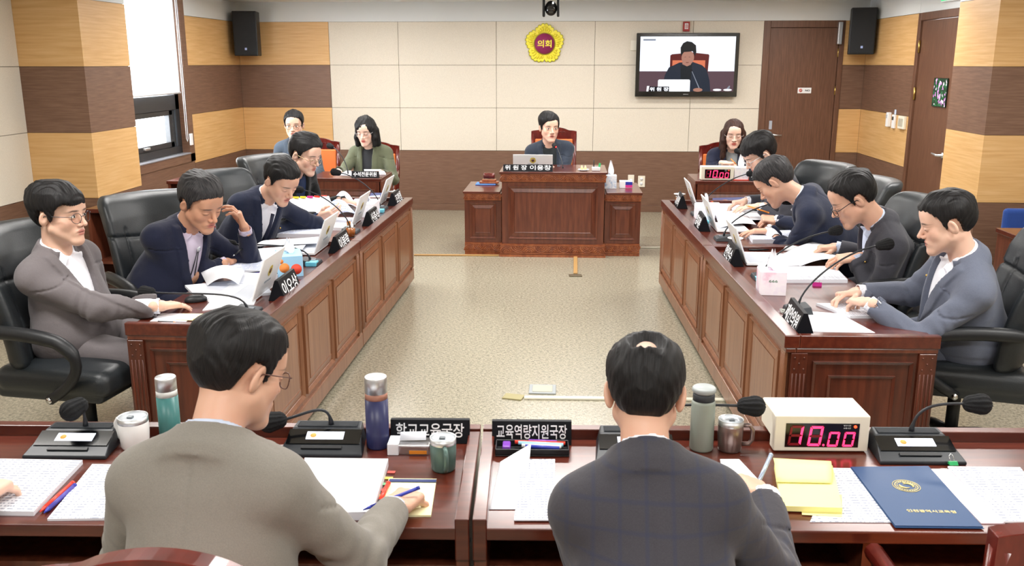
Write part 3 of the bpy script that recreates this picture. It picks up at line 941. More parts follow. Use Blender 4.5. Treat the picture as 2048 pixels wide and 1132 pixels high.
# ------------------------------------------------------------------ skin and hair
def skin_mat(name, tone, lips='b5685c', brow='2a211e', eyes='closed', red='c98068'):
    m = bpy.data.materials.new(name); m.use_nodes = True
    b = m.node_tree.nodes['Principled BSDF']; t = NT(m)
    at = t.n('ShaderNodeAttribute'); at.attribute_name = 'hl'
    sp = t.n('ShaderNodeSeparateXYZ'); t.l(at, 'Vector', sp, 'Vector')
    ax = t.n('ShaderNodeMath', operation='ABSOLUTE'); t.l(sp, 'X', ax, 0)
    fr = t.n('ShaderNodeMapRange'); fr.inputs['From Min'].default_value = .035; fr.inputs['From Max'].default_value = .05; t.l(sp, 'Y', fr, 'Value')
    cur = None
    base = t.n('ShaderNodeRGB'); base.outputs[0].default_value = lin(tone)
    nz = t.n('ShaderNodeTexNoise', i_Scale=18.0, i_Detail=4.0)
    co = t.n('ShaderNodeTexCoord'); t.l(co, 'Object', nz, 'Vector')
    mx = t.n('ShaderNodeMix', data_type='RGBA'); mx.inputs[7].default_value = lin(red)
    mr = t.n('ShaderNodeMapRange'); mr.inputs['From Min'].default_value = .45; mr.inputs['From Max'].default_value = .8; mr.inputs['To Max'].default_value = .22
    t.l(nz, 'Fac', mr, 'Value'); t.l(mr, 'Result', mx, 0); t.l(base, 0, mx, 6)
    cur = mx
    def spot(col, cx, cz, rx, rz, rot=0.0, soft=.35, strength=1.0):
        nonlocal cur
        cv = t.n('ShaderNodeCombineXYZ'); t.l(ax, 0, cv, 'X')
        if cz < -.055:
            m1 = t.n('ShaderNodeMath', operation='POWER'); m1.inputs[1].default_value = 2.0; t.l(ax, 0, m1, 0)
            m2 = t.n('ShaderNodeMath', operation='MULTIPLY_ADD'); m2.inputs[1].default_value = 4.5; t.l(m1, 0, m2, 0); t.l(sp, 'Z', m2, 2); t.l(m2, 0, cv, 'Y')
        else: t.l(sp, 'Z', cv, 'Y')
        mp = t.n('ShaderNodeMapping'); mp.vector_type = 'TEXTURE'
        mp.inputs['Location'].default_value = (cx, cz, 0); mp.inputs['Rotation'].default_value = (0, 0, rot); mp.inputs['Scale'].default_value = (rx, rz, 1)
        t.l(cv, 0, mp, 'Vector')
        ln = t.n('ShaderNodeVectorMath', operation='LENGTH'); t.l(mp, 'Vector', ln, 0)
        g = t.n('ShaderNodeMapRange'); g.inputs['From Min'].default_value = 1 + soft; g.inputs['From Max'].default_value = 1 - soft; g.inputs['To Max'].default_value = strength
        t.t.links.new(ln.outputs['Value'], g.inputs['Value'])
        mu = t.n('ShaderNodeMath', operation='MULTIPLY'); t.l(g, 'Result', mu, 0); t.l(fr, 'Result', mu, 1)
        x = t.n('ShaderNodeMix', data_type='RGBA'); x.inputs[7].default_value = lin(col)
        t.l(cur, 2, x, 6); t.l(mu, 0, x, 0)
        cur = x
    spot(red, .042, -.032, .022, .018, 0, .9, .22)
    spot(lips, .0, -.0595, .021, .0062, 0, .25, .85)
    spot(lips, .0, -.070, .018, .0068, 0, .25, .85)
    spot('5a2a26', .0, -.0648, .0215, .0014, 0, .5, .9)
    spot(brow, .029, .0215, .0165, .0036, .06, .5, .85)
    spot(brow, .045, .0205, .0085, .0026, -.45, .5, .7)
    spot('7a4a3c', .0065, -.0445, .0042, .0026, .2, .4, .8)
    if eyes == 'open':
        spot('ded8d2', .0315, -.0005, .0128, .0046, 0, .25, .9)
        spot('1c1411', .0310, .0, .0052, .0050, 0, .2, 1)
        spot('2a1c18', .0315, .0048, .0145, .0013, -.05, .4, .9)
    else:
        spot('2a1c18', .0315, -.0045, .0135, .0014, .05, .5, .9)
        spot('9a6a58', .0315, .0065, .0135, .0011, .0, .6, .6)
    t.l(cur, 2, b, 'Base Color')
    b.inputs['Roughness'].default_value = .48
    b.inputs['Specular IOR Level'].default_value = .4
    b.inputs['Subsurface Weight'].default_value = .15
    b.inputs['Subsurface Radius'].default_value = (1.0, .35, .2)
    b.inputs['Subsurface Scale'].default_value = .006
    n2 = t.n('ShaderNodeTexNoise', i_Scale=220.0, i_Detail=3.0); t.l(co, 'Object', n2, 'Vector')
    bp = t.n('ShaderNodeBump', i_Strength=.15, i_Distance=.001); t.l(n2, 'Fac', bp, 'Height'); t.l(bp, 'Normal', b, 'Normal')
    return m

def hair_mat(name, c1='08080a', c2='1c1a1b', rough=.55):
    m = bpy.data.materials.new(name); m.use_nodes = True
    b = m.node_tree.nodes['Principled BSDF']; t = NT(m)
    at = t.n('ShaderNodeAttribute'); at.attribute_name = 'hl'
    ns = []
    for sc in ((330, 26, 40), (22, 300, 26)):
        mp = t.n('ShaderNodeMapping'); mp.inputs['Scale'].default_value = sc
        nz = t.n('ShaderNodeTexNoise', i_Scale=1.0, i_Detail=4.0, i_Distortion=.4)
        t.l(at, 'Vector', mp, 'Vector'); t.l(mp, 'Vector', nz, 'Vector'); ns.append(nz)
    sp = t.n('ShaderNodeSeparateXYZ'); t.l(at, 'Vector', sp, 'Vector')
    ax = t.n('ShaderNodeMath', operation='ABSOLUTE'); t.l(sp, 'X', ax, 0)
    g = t.n('ShaderNodeMapRange'); g.inputs['From Min'].default_value = .04; g.inputs['From Max'].default_value = .078; t.l(ax, 0, g, 'Value')
    mf = t.n('ShaderNodeMix', data_type='FLOAT'); t.l(g, 'Result', mf, 0); t.l(ns[0], 'Fac', mf, 2); t.l(ns[1], 'Fac', mf, 3)
    rp = t.n('ShaderNodeValToRGB'); e = rp.color_ramp.elements
    e[0].position = .38; e[0].color = lin(c1); e[1].position = .68; e[1].color = lin(c2)
    t.l(mf, 0, rp, 'Fac'); t.l(rp, 'Color', b, 'Base Color')
    bp = t.n('ShaderNodeBump', i_Strength=.55, i_Distance=.003); t.l(mf, 0, bp, 'Height'); t.l(bp, 'Normal', b, 'Normal')
    b.inputs['Roughness'].default_value = rough; b.inputs['Specular IOR Level'].default_value = .28
    return m

HSTYLES = {
    # azimuth 0 = face, 180 = nape; z of the hair's lower edge
    'short': dict(line=[(0, .066), (22, .064), (38, .058), (50, .040), (58, .030), (66, -.008), (72, -.022), (76, .0), (84, .020), (100, .022), (112, -.004), (124, -.040), (150, -.066), (180, -.072)], top=.020, side=.009, back=.012),
    'fringe': dict(line=[(0, .036), (22, .038), (38, .046), (48, .038), (56, .022), (64, -.010), (72, -.028), (77, -.004), (84, .016), (100, .018), (112, -.010), (124, -.048), (150, -.074), (180, -.080)], top=.026, side=.016, back=.018),
    'combed': dict(line=[(0, .072), (22, .068), (38, .052), (50, .036), (58, .024), (66, -.010), (72, -.026), (77, -.002), (84, .018), (100, .020), (112, -.006), (124, -.044), (150, -.070), (180, -.076)], top=.026, side=.011, back=.015),
    'bob': dict(line=[(0, .050), (15, .055), (30, .030), (42, .0), (52, -.03), (60, -.09), (90, -.1), (120, -.1), (180, -.11)], top=.022, side=.018, back=.024),
    'long': dict(line=[(0, .074), (15, .062), (30, .040), (42, .01), (52, -.03), (60, -.09), (90, -.1), (120, -.1), (180, -.11)], top=.018, side=.014, back=.022),
}

def build_head(h, P):
    """head-local field: face towards +y, origin between the ears at eye height. returns head verts/quads and hair verts/quads"""
    sx = P.get('w', 1.0)
    lo, hi = (-.125, -.15, -.27), (.125, .14, .15)
    v = Vol(lo, hi, h)
    nb = P['neck']          # neck base in head-local coordinates
    v.ell((0, -.014, .032), (.0745 * sx, .094, .083))
    v.ell((0, .028, -.026), (.0600 * sx, .058, .083), k=.02)
    for s in (-1, 1):
        v.cap((s * .049 * sx, .004, -.050), (s * .014, .062, -.097), .018, .015, k=.03)
        v.ell((s * .040 * sx, .050, -.026), (.019, .020, .024), k=.02)
    v.ell((0, .072, -.1015), (.023, .018, .017), k=.02)
    S = v.f.copy()
    v.cap((-.034, .070, .018), (.034, .070, .018), .0135, k=.02)
    v.ell((0, .062, .05), (.05, .03, .035), k=.03)
    for s in (-1, 1):
        v.ell((s * .031, .097, -.002), (.017, .013, .0105), k=.012, op='s')
        v.ell((s * .031, .0725, -.002), (.0150, .0145, .0115), k=.004)
    v.cap((0, .080, .010), (0, .1065, -.031), .0060, .0098, k=.013)
    for s in (-1, 1): v.ell((s * .0125, .092, -.036), (.0085, .010, .0075), k=.006)
    v.ell((0, .0745, -.065), (.029, .014, .020), k=.016)
    v.ell((0, .0845, -.0600), (.0235, .0080, .0050), k=.006)
    v.ell((0, .0825, -.0708), (.020, .0090, .0058), k=.006)
    for s in (-1, 1): v.cap((0, .0930, -.0650), (s * .022, .0895, -.0672), .0020, k=.004, op='s')
    if P.get('mouth') == 'open': v.ell((0, .091, -.0665), (.012, .012, .005), k=.003, op='s')
    for s in (-1, 1):
        rt = np.array(Euler((R(-14), R(s * 12), R(s * 24))).to_matrix())
        v.ell((s * .0775 * sx, -.012, -.008), (.0085, .0175, .031), rot=rt, k=.005)
        v.ell((s * .087 * sx, -.006, -.004), (.0065, .0095, .018), rot=rt, k=.004, op='s')
    # neck
    v.cap((0, -.028, -.055), (nb[0], nb[1], nb[2]),   .049, .057, k=.03)
    V, Q = v.nets()
    hV = hQ = None
    if P.get('hair'):
        st = HSTYLES[P['hair']]
        v2 = Vol(lo, hi, h)
        X, Y, Z = v2.win(lo, hi, 0)[1]
        az = np.degrees(np.arctan2(np.abs(X), Y + .014 + 0 * Z))
        zl = np.interp(az, [a for a, _ in st['line']], [z for _, z in st['line']]).astype(F32)
        zl = zl + P.get('lift', 0) * np.clip((70 - az) / 30, 0, 1) + .003 * np.sin(az * .9 + X * 300)
        part = P.get('part', 0)
        up = np.clip((Z - .02) / .07, 0, 1)
        th = st['side'] + (st['back'] - st['side']) * np.clip((az - 100) / 60, 0, 1)
        th = th + (st['top'] - th) * up
        th = th * P.get('vol', 1.0)
        # more volume on one side of the parting, clumped strands
        th = th + part * .007 * np.clip(X / .05, -1, 1) * up
        th = th + (.0011 * np.sin(X * 230 + 9 * np.sin(Y * 22 + part)) + .0009 * np.sin(X * 411 + 5 * np.sin(Y * 31))) * up + .0008 * np.sin((Y + Z * .3) * 300 + 6 * np.sin(Z * 30)) * (1 - up)
        th = th + .0045 * wob(X, Y, Z, 44, P.get('seed', 1)) * (.35 + .65 * up)
        reg = np.clip((Z - zl) / .010, 0, 1); reg = reg * reg * (3 - 2 * reg)
        if P.get('bald'):
            q = np.sqrt(X ** 2 + ((Y + .060)) ** 2) / P['bald']
            reg = reg * np.where(Z > .05, np.clip((q - .45) / .9, .26, 1), 1)
        t = -.008 + (th + .008) * reg
        v2.f = (S - t).astype(F32)
        # square the hairline off
        if P['hair'] in ('fringe',):
            v2.ell((.012 * (1 if part >= 0 else -1), .060, .062), (.052, .040, .024), k=.02)
        if P['hair'] in ('bob', 'long'):
            L = -.115 if P['hair'] == 'bob' else -.20
            for s in (-1, 1):
                v2.cap((s * .068, .014, .03), (s * .082, .028, -.05), .022, .021, k=.015)
                v2.cap((s * .082, .028, -.05), (s * .080, .040, L), .021, .019 if P['hair'] == 'bob' else .026, k=.02)
                v2.cap((s * .078, -.03, .0), (s * .08, -.02, L), .032, .036, k=.02)
                if P['hair'] == 'bob' and s * (part or 1) > 0: v2.ell((s * .030, .068, .050), (.034, .024, .024), k=.02)
            v2.ell((0, -.06, L / 2), (.085, .055, -L * .75), k=.03)
            Zs = Z + 0 * X + 0 * Y
            v2.f = v2.f + (.0012 * np.sin(Y * 330 + 2 * np.sin(Z * 12)) * np.clip(-Zs / .05, 0, 1)).astype(F32)
            # keep the face clear
            v2.ell((0, .115, -.045), (.050, .085, .085), k=.010, op='s')
        # leave the ears free for the short cuts
        hV, hQ = v2.nets()
        edge = (hV[:, 2] > hi[2] - 2 * h)
    return V, Q, hV, hQ

# ------------------------------------------------------------------ hands
HPOSE = {
    'flat': ([(10, 16, 8), (8, 16, 8), (8, 18, 10), (10, 20, 12)], [(.030, .020, -.006), (.052, .046, -.010), (.060, .072, -.014), (.062, .090, -.018)]),
    'relax': ([(24, 34, 18), (28, 38, 20), (32, 40, 22), (34, 42, 24)], [(.030, .020, -.008), (.050, .044, -.018), (.054, .068, -.028), (.050, .086, -.036)]),
    'pen': ([(38, 48, 22), (46, 56, 28), (56, 64, 32), (62, 68, 34)], [(.028, .020, -.010), (.042, .046, -.028), (.040, .070, -.042), (.034, .086, -.052)]),
    'fist': ([(62, 78, 40), (66, 82, 42), (70, 84, 44), (72, 84, 46)], [(.030, .018, -.008), (.044, .044, -.026), (.030, .064, -.040), (.012, .070, -.046)]),
    'point': ([(6, 10, 6), (14, 26, 14), (40, 52, 26), (48, 58, 30)], [(.030, .020, -.008), (.050, .044, -.016), (.052, .068, -.024), (.046, .086, -.030)]),
}
def build_hand(h, pose, mirror):
    lo, hi = (-.085, -.075, -.11), (.085, .20, .045)
    v = Vol(lo, hi, h)
    s = -1 if mirror else 1
    w, (X, Y, Z) = v.win(lo, hi, 0)
    v.cap((0, -.03, 0), (0, .012, 0), .0235, .024)
    v.rbox((0, .052, 0), (.039, .046, .0135), .0125, k=.018)
    v.ell((s * .024, .030, -.006), (.018, .032, .016), k=.012)
    curls, thumb = HPOSE[pose]
    bx = (.0290, .0100, -.0095, -.0275); by = (.088, .093, .089, .080)
    ln = ((.042, .025, .021), (.046, .028, .022), (.042, .026, .021), (.033, .020, .019))
    for i in range(4):
        p = Vector((s * bx[i], by[i] - .012, 0)); a = 0
        rr = (.0096, .0088, .0080, .0068)
        if i == 3: rr = (.0086, .0078, .0070, .0060)
        sp = R((8, 2, -4, -10)[i]) * s
        for j in range(3):
            a += R(curls[i][j])
            L = ln[i][j] + (.012 if j == 0 else 0)
            q = p + Vector((math.sin(sp) * math.cos(a), math.cos(sp) * math.cos(a), -math.sin(a))) * L
            v.cap(p, q, rr[j], rr[j + 1], k=.0035)
            if j == 0: v.ell(p + Vector((0, .012, .003)), (.0095, .011, .0095), k=.006)
            p = q
    for a, b_, ra, rb in zip(thumb[:-1], thumb[1:], (.0135, .0112, .0098), (.0112, .0098, .0078)):
        v.cap((s * a[0], a[1], a[2]), (s * b_[0], b_[1], b_[2]), ra, rb, k=.006)
    return v.nets()

def rot_from(y, zhint):
    """3x3 (columns x, y, z): y along a direction, z near zhint"""
    y = Vector(y).normalized(); z = Vector(zhint); z = (z - y * z.dot(y)).normalized(); x = y.cross(z)
    return Matrix((x, y, z)).transposed()

def ik(S, W, la, lb, pole):
    S, W, pole = Vector(S), Vector(W), Vector(pole)
    d = W - S; L = d.length
    if L > (la + lb) * .995:
        k = L / ((la + lb) * .995); la *= k; lb *= k
    L = max(L, abs(la - lb) + .01)
    x = (la * la - lb * lb + L * L) / (2 * L)
    hgt = math.sqrt(max(la * la - x * x, 0))
    dn = d.normalized(); pl = (pole - dn * pole.dot(dn)).normalized()
    return S + dn * x + pl * hgt

# ------------------------------------------------------------------ a seated person
def person(label, N, P, face, head, skin, hair, wr, cloth, res=1.0, sh=.172, opts=None):
    """N neck base, P pelvis (world); face = yaw of the trunk (deg, 0 = +x, 90 = +y); head = (yaw deg, pitch deg down, roll)
    wr = {'L': (wrist, finger dir, back-of-hand dir, pose), 'R': ...}"""
    o = opts or {}
    N, P = Vector(N), Vector(P)
    base = Vector((P.x, P.y, 0))
    t = thing('person', label, 'person', base)
    N = N - base; P = P - base
    fw = Vector((math.cos(R(face)), math.sin(R(face)), 0))
    u = (N - P).normalized()
    r = fw.cross(u).normalized()
    if o.get('tilt'): u = (u + r * o['tilt']).normalized(); r = fw.cross(u).normalized()
    f = u.cross(r)
    TM = Matrix.Translation(N) @ Matrix((r, f, u)).transposed().to_4x4()   # trunk frame: x right, y front, z up, origin at the neck base
    TI = TM.inverted()
    Lt = (N - P).length
    def tw(x, y, z): return TM @ Vector((x, y, z))
    # head
    hy, hp, hr = head
    hm = Euler((0, 0, R(hy - 90))).to_matrix() @ Euler((R(-hp), 0, 0)).to_matrix() @ Euler((0, R(hr), 0)).to_matrix()
    hs = o.get('hs', 1.04)
    pivot = N + u * .055 + f * (.012 + .0009 * hp)
    HC = pivot + hm @ Vector((0, .024, .095)) * hs
    HM = Matrix.Translation(HC) @ (hm * hs).to_4x4()
    nb = HM.inverted() @ (N - u * .03)
    hh = .0030 * res
    hp_ = dict(neck=nb, hair=hair[0] if hair else None, w=o.get('hw', 1.0)); hp_.update(hair[2] if hair and len(hair) > 2 else {})
    V, Q, hV, hQ = build_head(hh, hp_)
    Ms = np.array(HM)
    Vs = [V @ Ms[:3, :3].T + Ms[:3, 3]]; Qs = [Q]; HL = [V]
    # arms
    arms = {}
    for side in ('L', 'R'):
        sg = -1 if side == 'L' else 1
        sd = o.get('shd', {}).get(side, (0, 0, 0))
        S = tw(sg * sh, -.005, -.085) + Vector(sd)
        W, fd, bk, pose = wr[side][:4]
        W = Vector(W) - base
        pole = wr[side][4] if len(wr[side]) > 4 else (r * sg * .45 - Vector((0, 0, 1)) - fw * .25)
        E = ik(S, W, .285 * o.get('al', 1), .25 * o.get('al', 1), pole)
        fd = (W - E).normalized() if fd is None else Vector(fd).normalized()
        arms[side] = (S, E, W)
        HR = rot_from(fd, bk)
        hV_, hQ_ = build_hand(.0029 * res, pose, side == 'R')
        A = np.array(HR); hV_ = hV_ @ A.T + np.array(W)
        Qs.append(hQ_ + sum(len(x) for x in Vs)); Vs.append(hV_); HL.append(np.tile([[0, 0, -9.]], (len(hV_), 1)))
    # hidden trunk, arms and legs of the same body
    kn = {}
    for side, sg in (('L', -1), ('R', 1)):
        hip = P + r * sg * .09
        lf = Matrix.Rotation(R(o.get('legs', 0)), 3, 'Z') @ fw
        k0 = hip + lf * .40 + r * sg * .04; k0.z = o.get('kz', .50)
        an = k0 + lf * .02; an.z = .09
        kn[side] = (hip, k0, an)
    pts = [N, P] + [p for a in arms.values() for p in a] + [p for a in kn.values() for p in a]
    lo = [min(p[i] for p in pts) - .2 for i in range(3)]; hi = [max(p[i] for p in pts) + .2 for i in range(3)]
    v = Vol(lo, hi, .016)
    Rt = np.array(TM.to_3x3())
    v.ell(tw(0, 0, -.2), (.13, .085, .19), rot=Rt)
    v.ell(P + Vector((0, 0, .03)), (.13, .1, .11), k=.06)
    v.cap(N - u * .04, N - u * .15, .05, k=.04)
    for S, E, W in arms.values():
        v.cap(S, E, .040, .034, k=.03); v.cap(E, W, .034, .026, k=.02)
    for hip, k0, an in kn.values():
        v.cap(hip, k0, .06, .045, k=.03); v.cap(k0, an, .045, .035, k=.02)
    bV, bQ = v.nets()
    Qs.append(bQ + sum(len(x) for x in Vs)); Vs.append(bV); HL.append(np.tile([[0, 0, -9.]], (len(bV), 1)))
    np_mesh('body', np.concatenate(Vs), np.concatenate(Qs), skin, t, hl=np.concatenate(HL))
    if hV is not None and len(hV):
        hk = np_mesh('hair', hV, hQ, hair[1], t, hl=hV, M=HM)
    # clothes
    pts = [N, P] + [p for a in arms.values() for p in a]
    lo = [min(p[i] for p in pts) - .24 for i in range(3)]; hi = [max(p[i] for p in pts) + .24 for i in range(3)]
    lo[2] = max(lo[2], .30)
    g = o.get('girth', 1.0)
    jm, shm, trm = cloth['jacket'], cloth['shirt'], cloth['trousers']
    def trunk(v, e):
        v.ell(tw(0, .008, -.205), (.160 * g + e, .108 * g + e, .205 + e), rot=Rt)
        v.cap(tw(-sh + .035, -.012, -.082), tw(sh - .035, -.012, -.082), .052 + e, k=.06)
        for s in (-1, 1):
            v.cap(tw(s * .045, -.018, -.018), tw(s * (sh - .02), -.010, -.066), .034 + e, .042 + e, k=.05)
        v.ell(tw(0, .018, -.36), (.160 * g + e, .116 * g + e, .19), rot=Rt, k=.10)
        v.ell(P + Vector((0, 0, .04)) + fw * .02, (.160 * g + e, .125 * g + e, .13), rot=Rt, k=.10)
    # shirt
    vd = cloth.get('vd', .30)
    v = Vol(lo, hi, .0060 * res)
    trunk(v, .0)
    w, (X, Y, Z) = v.win(lo, hi, 0)
    TIm = np.array(TI)
    na = (TI @ (HM @ Vector((0, -.028, -.055)))).normalized(); na.z = max(na.z, .35); na.y = min(na.y, .6)
    def local(X, Y, Z):
        return [X * TIm[i][0] + Y * TIm[i][1] + Z * TIm[i][2] + TIm[i][3] for i in range(3)]
    x, y, z = local(X, Y, Z)
    # open neck
    v.cap(tw(0, -.002, .008), TM @ (na * .16), .056, k=.005, op='s')
    if cloth.get('collar', 'shirt') == 'shirt':
        zc = np.clip(z, -.02, .08); rho = np.sqrt((x - na.x / na.z * zc) ** 2 + ((y - .002) - na.y / na.z * zc) ** 2); zz = z + .42 * (y - .0)
        d = np.maximum(np.abs(rho - .0590 - .2 * np.clip(.03 - zz, 0, .03)) - .0050, np.abs(zz - .014) - .022)
        gap = (.012 + .6 * np.clip(zz + .01, 0, .1)) - np.abs(x)          # opening in front
        d = np.where(y > 0, np.maximum(d, gap), d)
        v.f = smin(v.f, d.astype(F32), .006)
        for s in (-1, 1):
            Rr = np.array(TM.to_3x3() @ Euler((R(-25), 0, R(s * 38))).to_matrix())
            v.rbox(tw(s * .036, .072, -.040), (.020, .005, .024), .004, rot=Rr, k=.006)
    elif cloth['collar'] == 'turtle':
        v.cap(tw(0, -.012, -.02), tw(0, .006, .05), .066, .062, k=.02)
        v.cap(tw(0, .0, .03), tw(0, .02, .16), .052, k=.004, op='s')
    sV, sQ = relax(*v.nets(), 2)
    # shirt cuffs
    cv = []
    for side in ('L', 'R'):
        S, E, W = arms[side]
        d0 = (W - E).normalized()
        vv = Vol([c - .09 for c in W], [c + .09 for c in W], .004 * res)
        w2, (X2, Y2, Z2) = vv.win(vv.o, vv.o + vv.h * vv.n, 0)
        d = Vol.capd(X2, Y2, Z2, W - d0 * .10, W + d0 * .05, .0345, .0345)
        cut = (X2 - W.x) * d0.x + (Y2 - W.y) * d0.y + (Z2 - W.z) * d0.z - cloth.get('cuff', .004)
        inner = Vol.capd(X2, Y2, Z2, W - d0 * .012, W + d0 * .08, .0305, .0305)
        vv.f = np.maximum(np.maximum(d, cut), -inner).astype(F32)
        a_, b_ = vv.nets(); cv.append((a_, b_))
    Vs = [sV]; Qs = [sQ]
    for a_, b_ in cv:
        Qs.append(b_ + sum(len(q) for q in Vs)); Vs.append(a_)
    np_mesh('shirt', np.concatenate(Vs), np.concatenate(Qs), shm, t)
    # jacket
    v = Vol(lo, hi, .0060 * res)
    E0 = .015
    trunk(v, E0)
    w, (X, Y, Z) = v.win(lo, hi, 0)
    x, y, z = local(X, Y, Z)
    if cloth.get('skirt', True):
        v.ell(P + fw * .01 + Vector((0, 0, .02)), (.180 * g, .145 * g, .13), rot=Rt, k=.08)
    for side, sg in (('L', -1), ('R', 1)):
        S, E, W = arms[side]
        d0 = (W - E).normalized()
        We = W - d0 * (.020 - (cloth.get('cuff', .004) - .004))
        lo2 = [min(S[i], E[i], W[i]) - .1 for i in range(3)]; hi2 = [max(S[i], E[i], W[i]) + .1 for i in range(3)]
        w2, (X2, Y2, Z2) = v.win(lo2, hi2, .02)
        up = Vol.capd(X2, Y2, Z2, S, E, .060 * (.8 + .2 * g), .051)
        lw = Vol.capd(X2, Y2, Z2, E, W + d0 * .03, .055, .0415)
        cut = (X2 - We.x) * d0.x + (Y2 - We.y) * d0.y + (Z2 - We.z) * d0.z
        lw = np.maximum(lw, cut)
        inn = Vol.capd(X2, Y2, Z2, We - d0 * .010, We + d0 * .06, .036, .036)
        lw = np.maximum(lw, -inn)
        arm = smin(up, lw, .025)
        # folds gathered at the elbow and along the sleeve
        de = np.sqrt((X2 - E.x) ** 2 + (Y2 - E.y) ** 2 + (Z2 - E.z) ** 2)
        al = (X2 - S.x) * (E - S).normalized().x + (Y2 - S.y) * (E - S).normalized().y + (Z2 - S.z) * (E - S).normalized().z
        arm = arm + .0032 * np.sin(al * 105 + 2.2 * np.sin(X2 * 40) + 2.0 * np.sin(Y2 * 37)) * np.exp(-(de / .13) ** 2) + .0026 * wob(X2, Y2, Z2, 34, o.get('seed', 1.0))
        v.put(w2, arm.astype(F32), .028)
    # broad drape folds
    v.f = v.f + (.0030 * wob(X, Y, Z, 17, o.get('seed', 1.0) * 1.7)).astype(F32)
    v.cap(tw(-.035, -.050, -.016), tw(.035, -.050, -.016), .030, k=.03)
    # seams: middle of the back, shoulder line
    bk = np.clip((-.02 - y) / .03, 0, 1)
    v.f = (v.f + .0035 * bk * np.exp(-(x / .0045) ** 2) * (z < -.03) + .0022 * np.exp(-((y + .022 + .1 * (np.abs(x) - .1)) / .004) ** 2) * (z > -.12) * (np.abs(x) < sh)).astype(F32)
    v.f = (v.f + .0050 * bk * np.sin((np.abs(x) * .8 + z * 1.0) * 34 + o.get('seed', 1.0)) * np.clip((np.abs(x) - .05) / .08, 0, 1) * np.clip((-.14 - z) / .1, 0, 1)).astype(F32)
    # neck opening, front opening
    v.cap(tw(0, -.002, .004), TM @ (na * .16), .060, k=.006, op='s')
    nw = cloth.get('nw', .074); wb = cloth.get('wb', 0.0)
    tt = np.clip((z + vd) / (vd - .02), 0, 1)
    wz = wb + (nw - wb) * tt
    d = np.maximum(np.maximum(np.abs(x) - wz, .03 - y), z - .05)
    if wb <= 0: d = np.maximum(d, -(z + vd))
    v.f = smax(v.f, -d.astype(F32), .004)
    # lapels: a raised leaf either side of the opening with a notch near the top
    if cloth.get('lapel', True):
        lw_ = .052 * np.clip((z + vd) / .12, 0, 1) * np.where(z > -.085, .80, 1.0)
        e = np.abs(x) - wz
        mk = (np.clip(e / .002 + .5, 0, 1) * np.clip((lw_ - e) / .004 + .5, 0, 1) * np.clip((y - .02) / .02, 0, 1) * np.clip((z + vd) / .01, 0, 1) * np.clip((.02 - z) / .02, 0, 1))
        v.f = (v.f - .0095 * mk).astype(F32)
        nt = np.maximum(np.abs(z + .086 + .25 * (np.abs(x) - .07)) - .0035, np.maximum(-(e - .022), .02 - y))
        v.f = np.maximum(v.f, -np.maximum(nt, -(v.f + .005)) ).astype(F32)
        # rear collar
        zc = np.clip(z, -.02, .08); rho = np.sqrt((x - na.x / na.z * zc) ** 2 + ((y - .000) - na.y / na.z * zc) ** 2); zz = z + .40 * y
        dd = np.maximum(np.abs(rho - .0690 - .45 * np.clip(.022 - zz, 0, .05)) - .0065, np.abs(zz + .014) - .040)
        dd = np.maximum(dd, y - .055)
        v.f = smin(v.f, dd.astype(F32), .014)
    jV, jQ = relax(*v.nets(), 1)
    j = np_mesh('jacket', jV, jQ, jm, t)
    # trousers and shoes
    pts = [p for a in kn.values() for p in a] + [P]
    lo = [min(p[i] for p in pts) - .22 for i in range(3)]; hi = [max(p[i] for p in pts) + .22 for i in range(3)]
    v = Vol(lo, hi, .011)
    v.ell(P + Vector((0, 0, -.02)), (.165 * g, .13 * g, .105), rot=Rt)
    for hip, k0, an in kn.values():
        v.cap(hip, k0, .088 * (.6 + .4 * g), .068, k=.04); v.cap(k0, an, .066, .055, k=.02)
    w, (X, Y, Z) = v.win(lo, hi, 0)
    v.f = (v.f + .003 * wob(X, Y, Z, 22, 2.0)).astype(F32)
    a_, b_ = v.nets(); np_mesh('trousers', a_, b_, trm, t)
    for hip, k0, an in kn.values():
        v = Vol([an.x - .2, an.y - .2, 0.0], [an.x + .2, an.y + .2, .16], .008)
        rr = np.array(Euler((0, 0, R(face - 90))).to_matrix())
        v.ell(Vector((an.x, an.y, .045)) + fw * .06, (.046, .135, .048), rot=rr); v.cap((an.x, an.y, .05), (an.x, an.y, .10), .044, k=.02)
        a_, b_ = v.nets(); np_mesh('shoe', a_, b_, BLACKP, t)
    t['_'] = 0; del t['_']
    return dict(t=t, TM=TM, HM=HM, arms=arms, base=base, f=f, r=r, u=u)

def glasses(p, m, rx=.0225, rz=.0175, rr=.0012, rnd=2.6, drop=0.0, lens=True):
    mb = MB()
    yy = .1035
    pl = []
    for s in (-1, 1):
        pts = []
        for i in range(25):
            a = 2 * PI * i / 24
            cx = math.copysign(abs(math.cos(a)) ** (2 / rnd), math.cos(a)) * rx; cz = math.copysign(abs(math.sin(a)) ** (2 / rnd), math.sin(a)) * rz
            pts.append((s * .0335 + cx, yy - .22 * (abs(s * .0335 + cx) ** 2) / .05, -.006 + cz - drop))
        mb.tube(pts, rr, 6)
        x1 = s * (.0335 + rx)
        mb.tube([(x1, yy - .012, .002 - drop), (s * .074, .080, .004 - drop), (s * .0815, .03, .004), (s * .083, -.005, .004), (s * .080, -.022, -.012)], rr * 1.1, 6)
        pl.append(pts)
    mb.tube([(-.0335 + rx, yy - .002, -.001 - drop), (0, yy + .003, .002 - drop), (.0335 - rx, yy - .002, -.001 - drop)], rr, 6)
    o = mb.build('glasses', m, p['t']); o.matrix_local = p['HM']
    return o

def on_trunk(p, pts): return [p['TM'] @ Vector(q) for q in pts]

def pin(p, x=-.098, z=-.15, y=.135, m=None):
    mb = MB().sphere(p['TM'] @ Vector((x, y, z)), .0065, 10)
    return mb.build('lapel_pin', m or BRASS, p['t'])

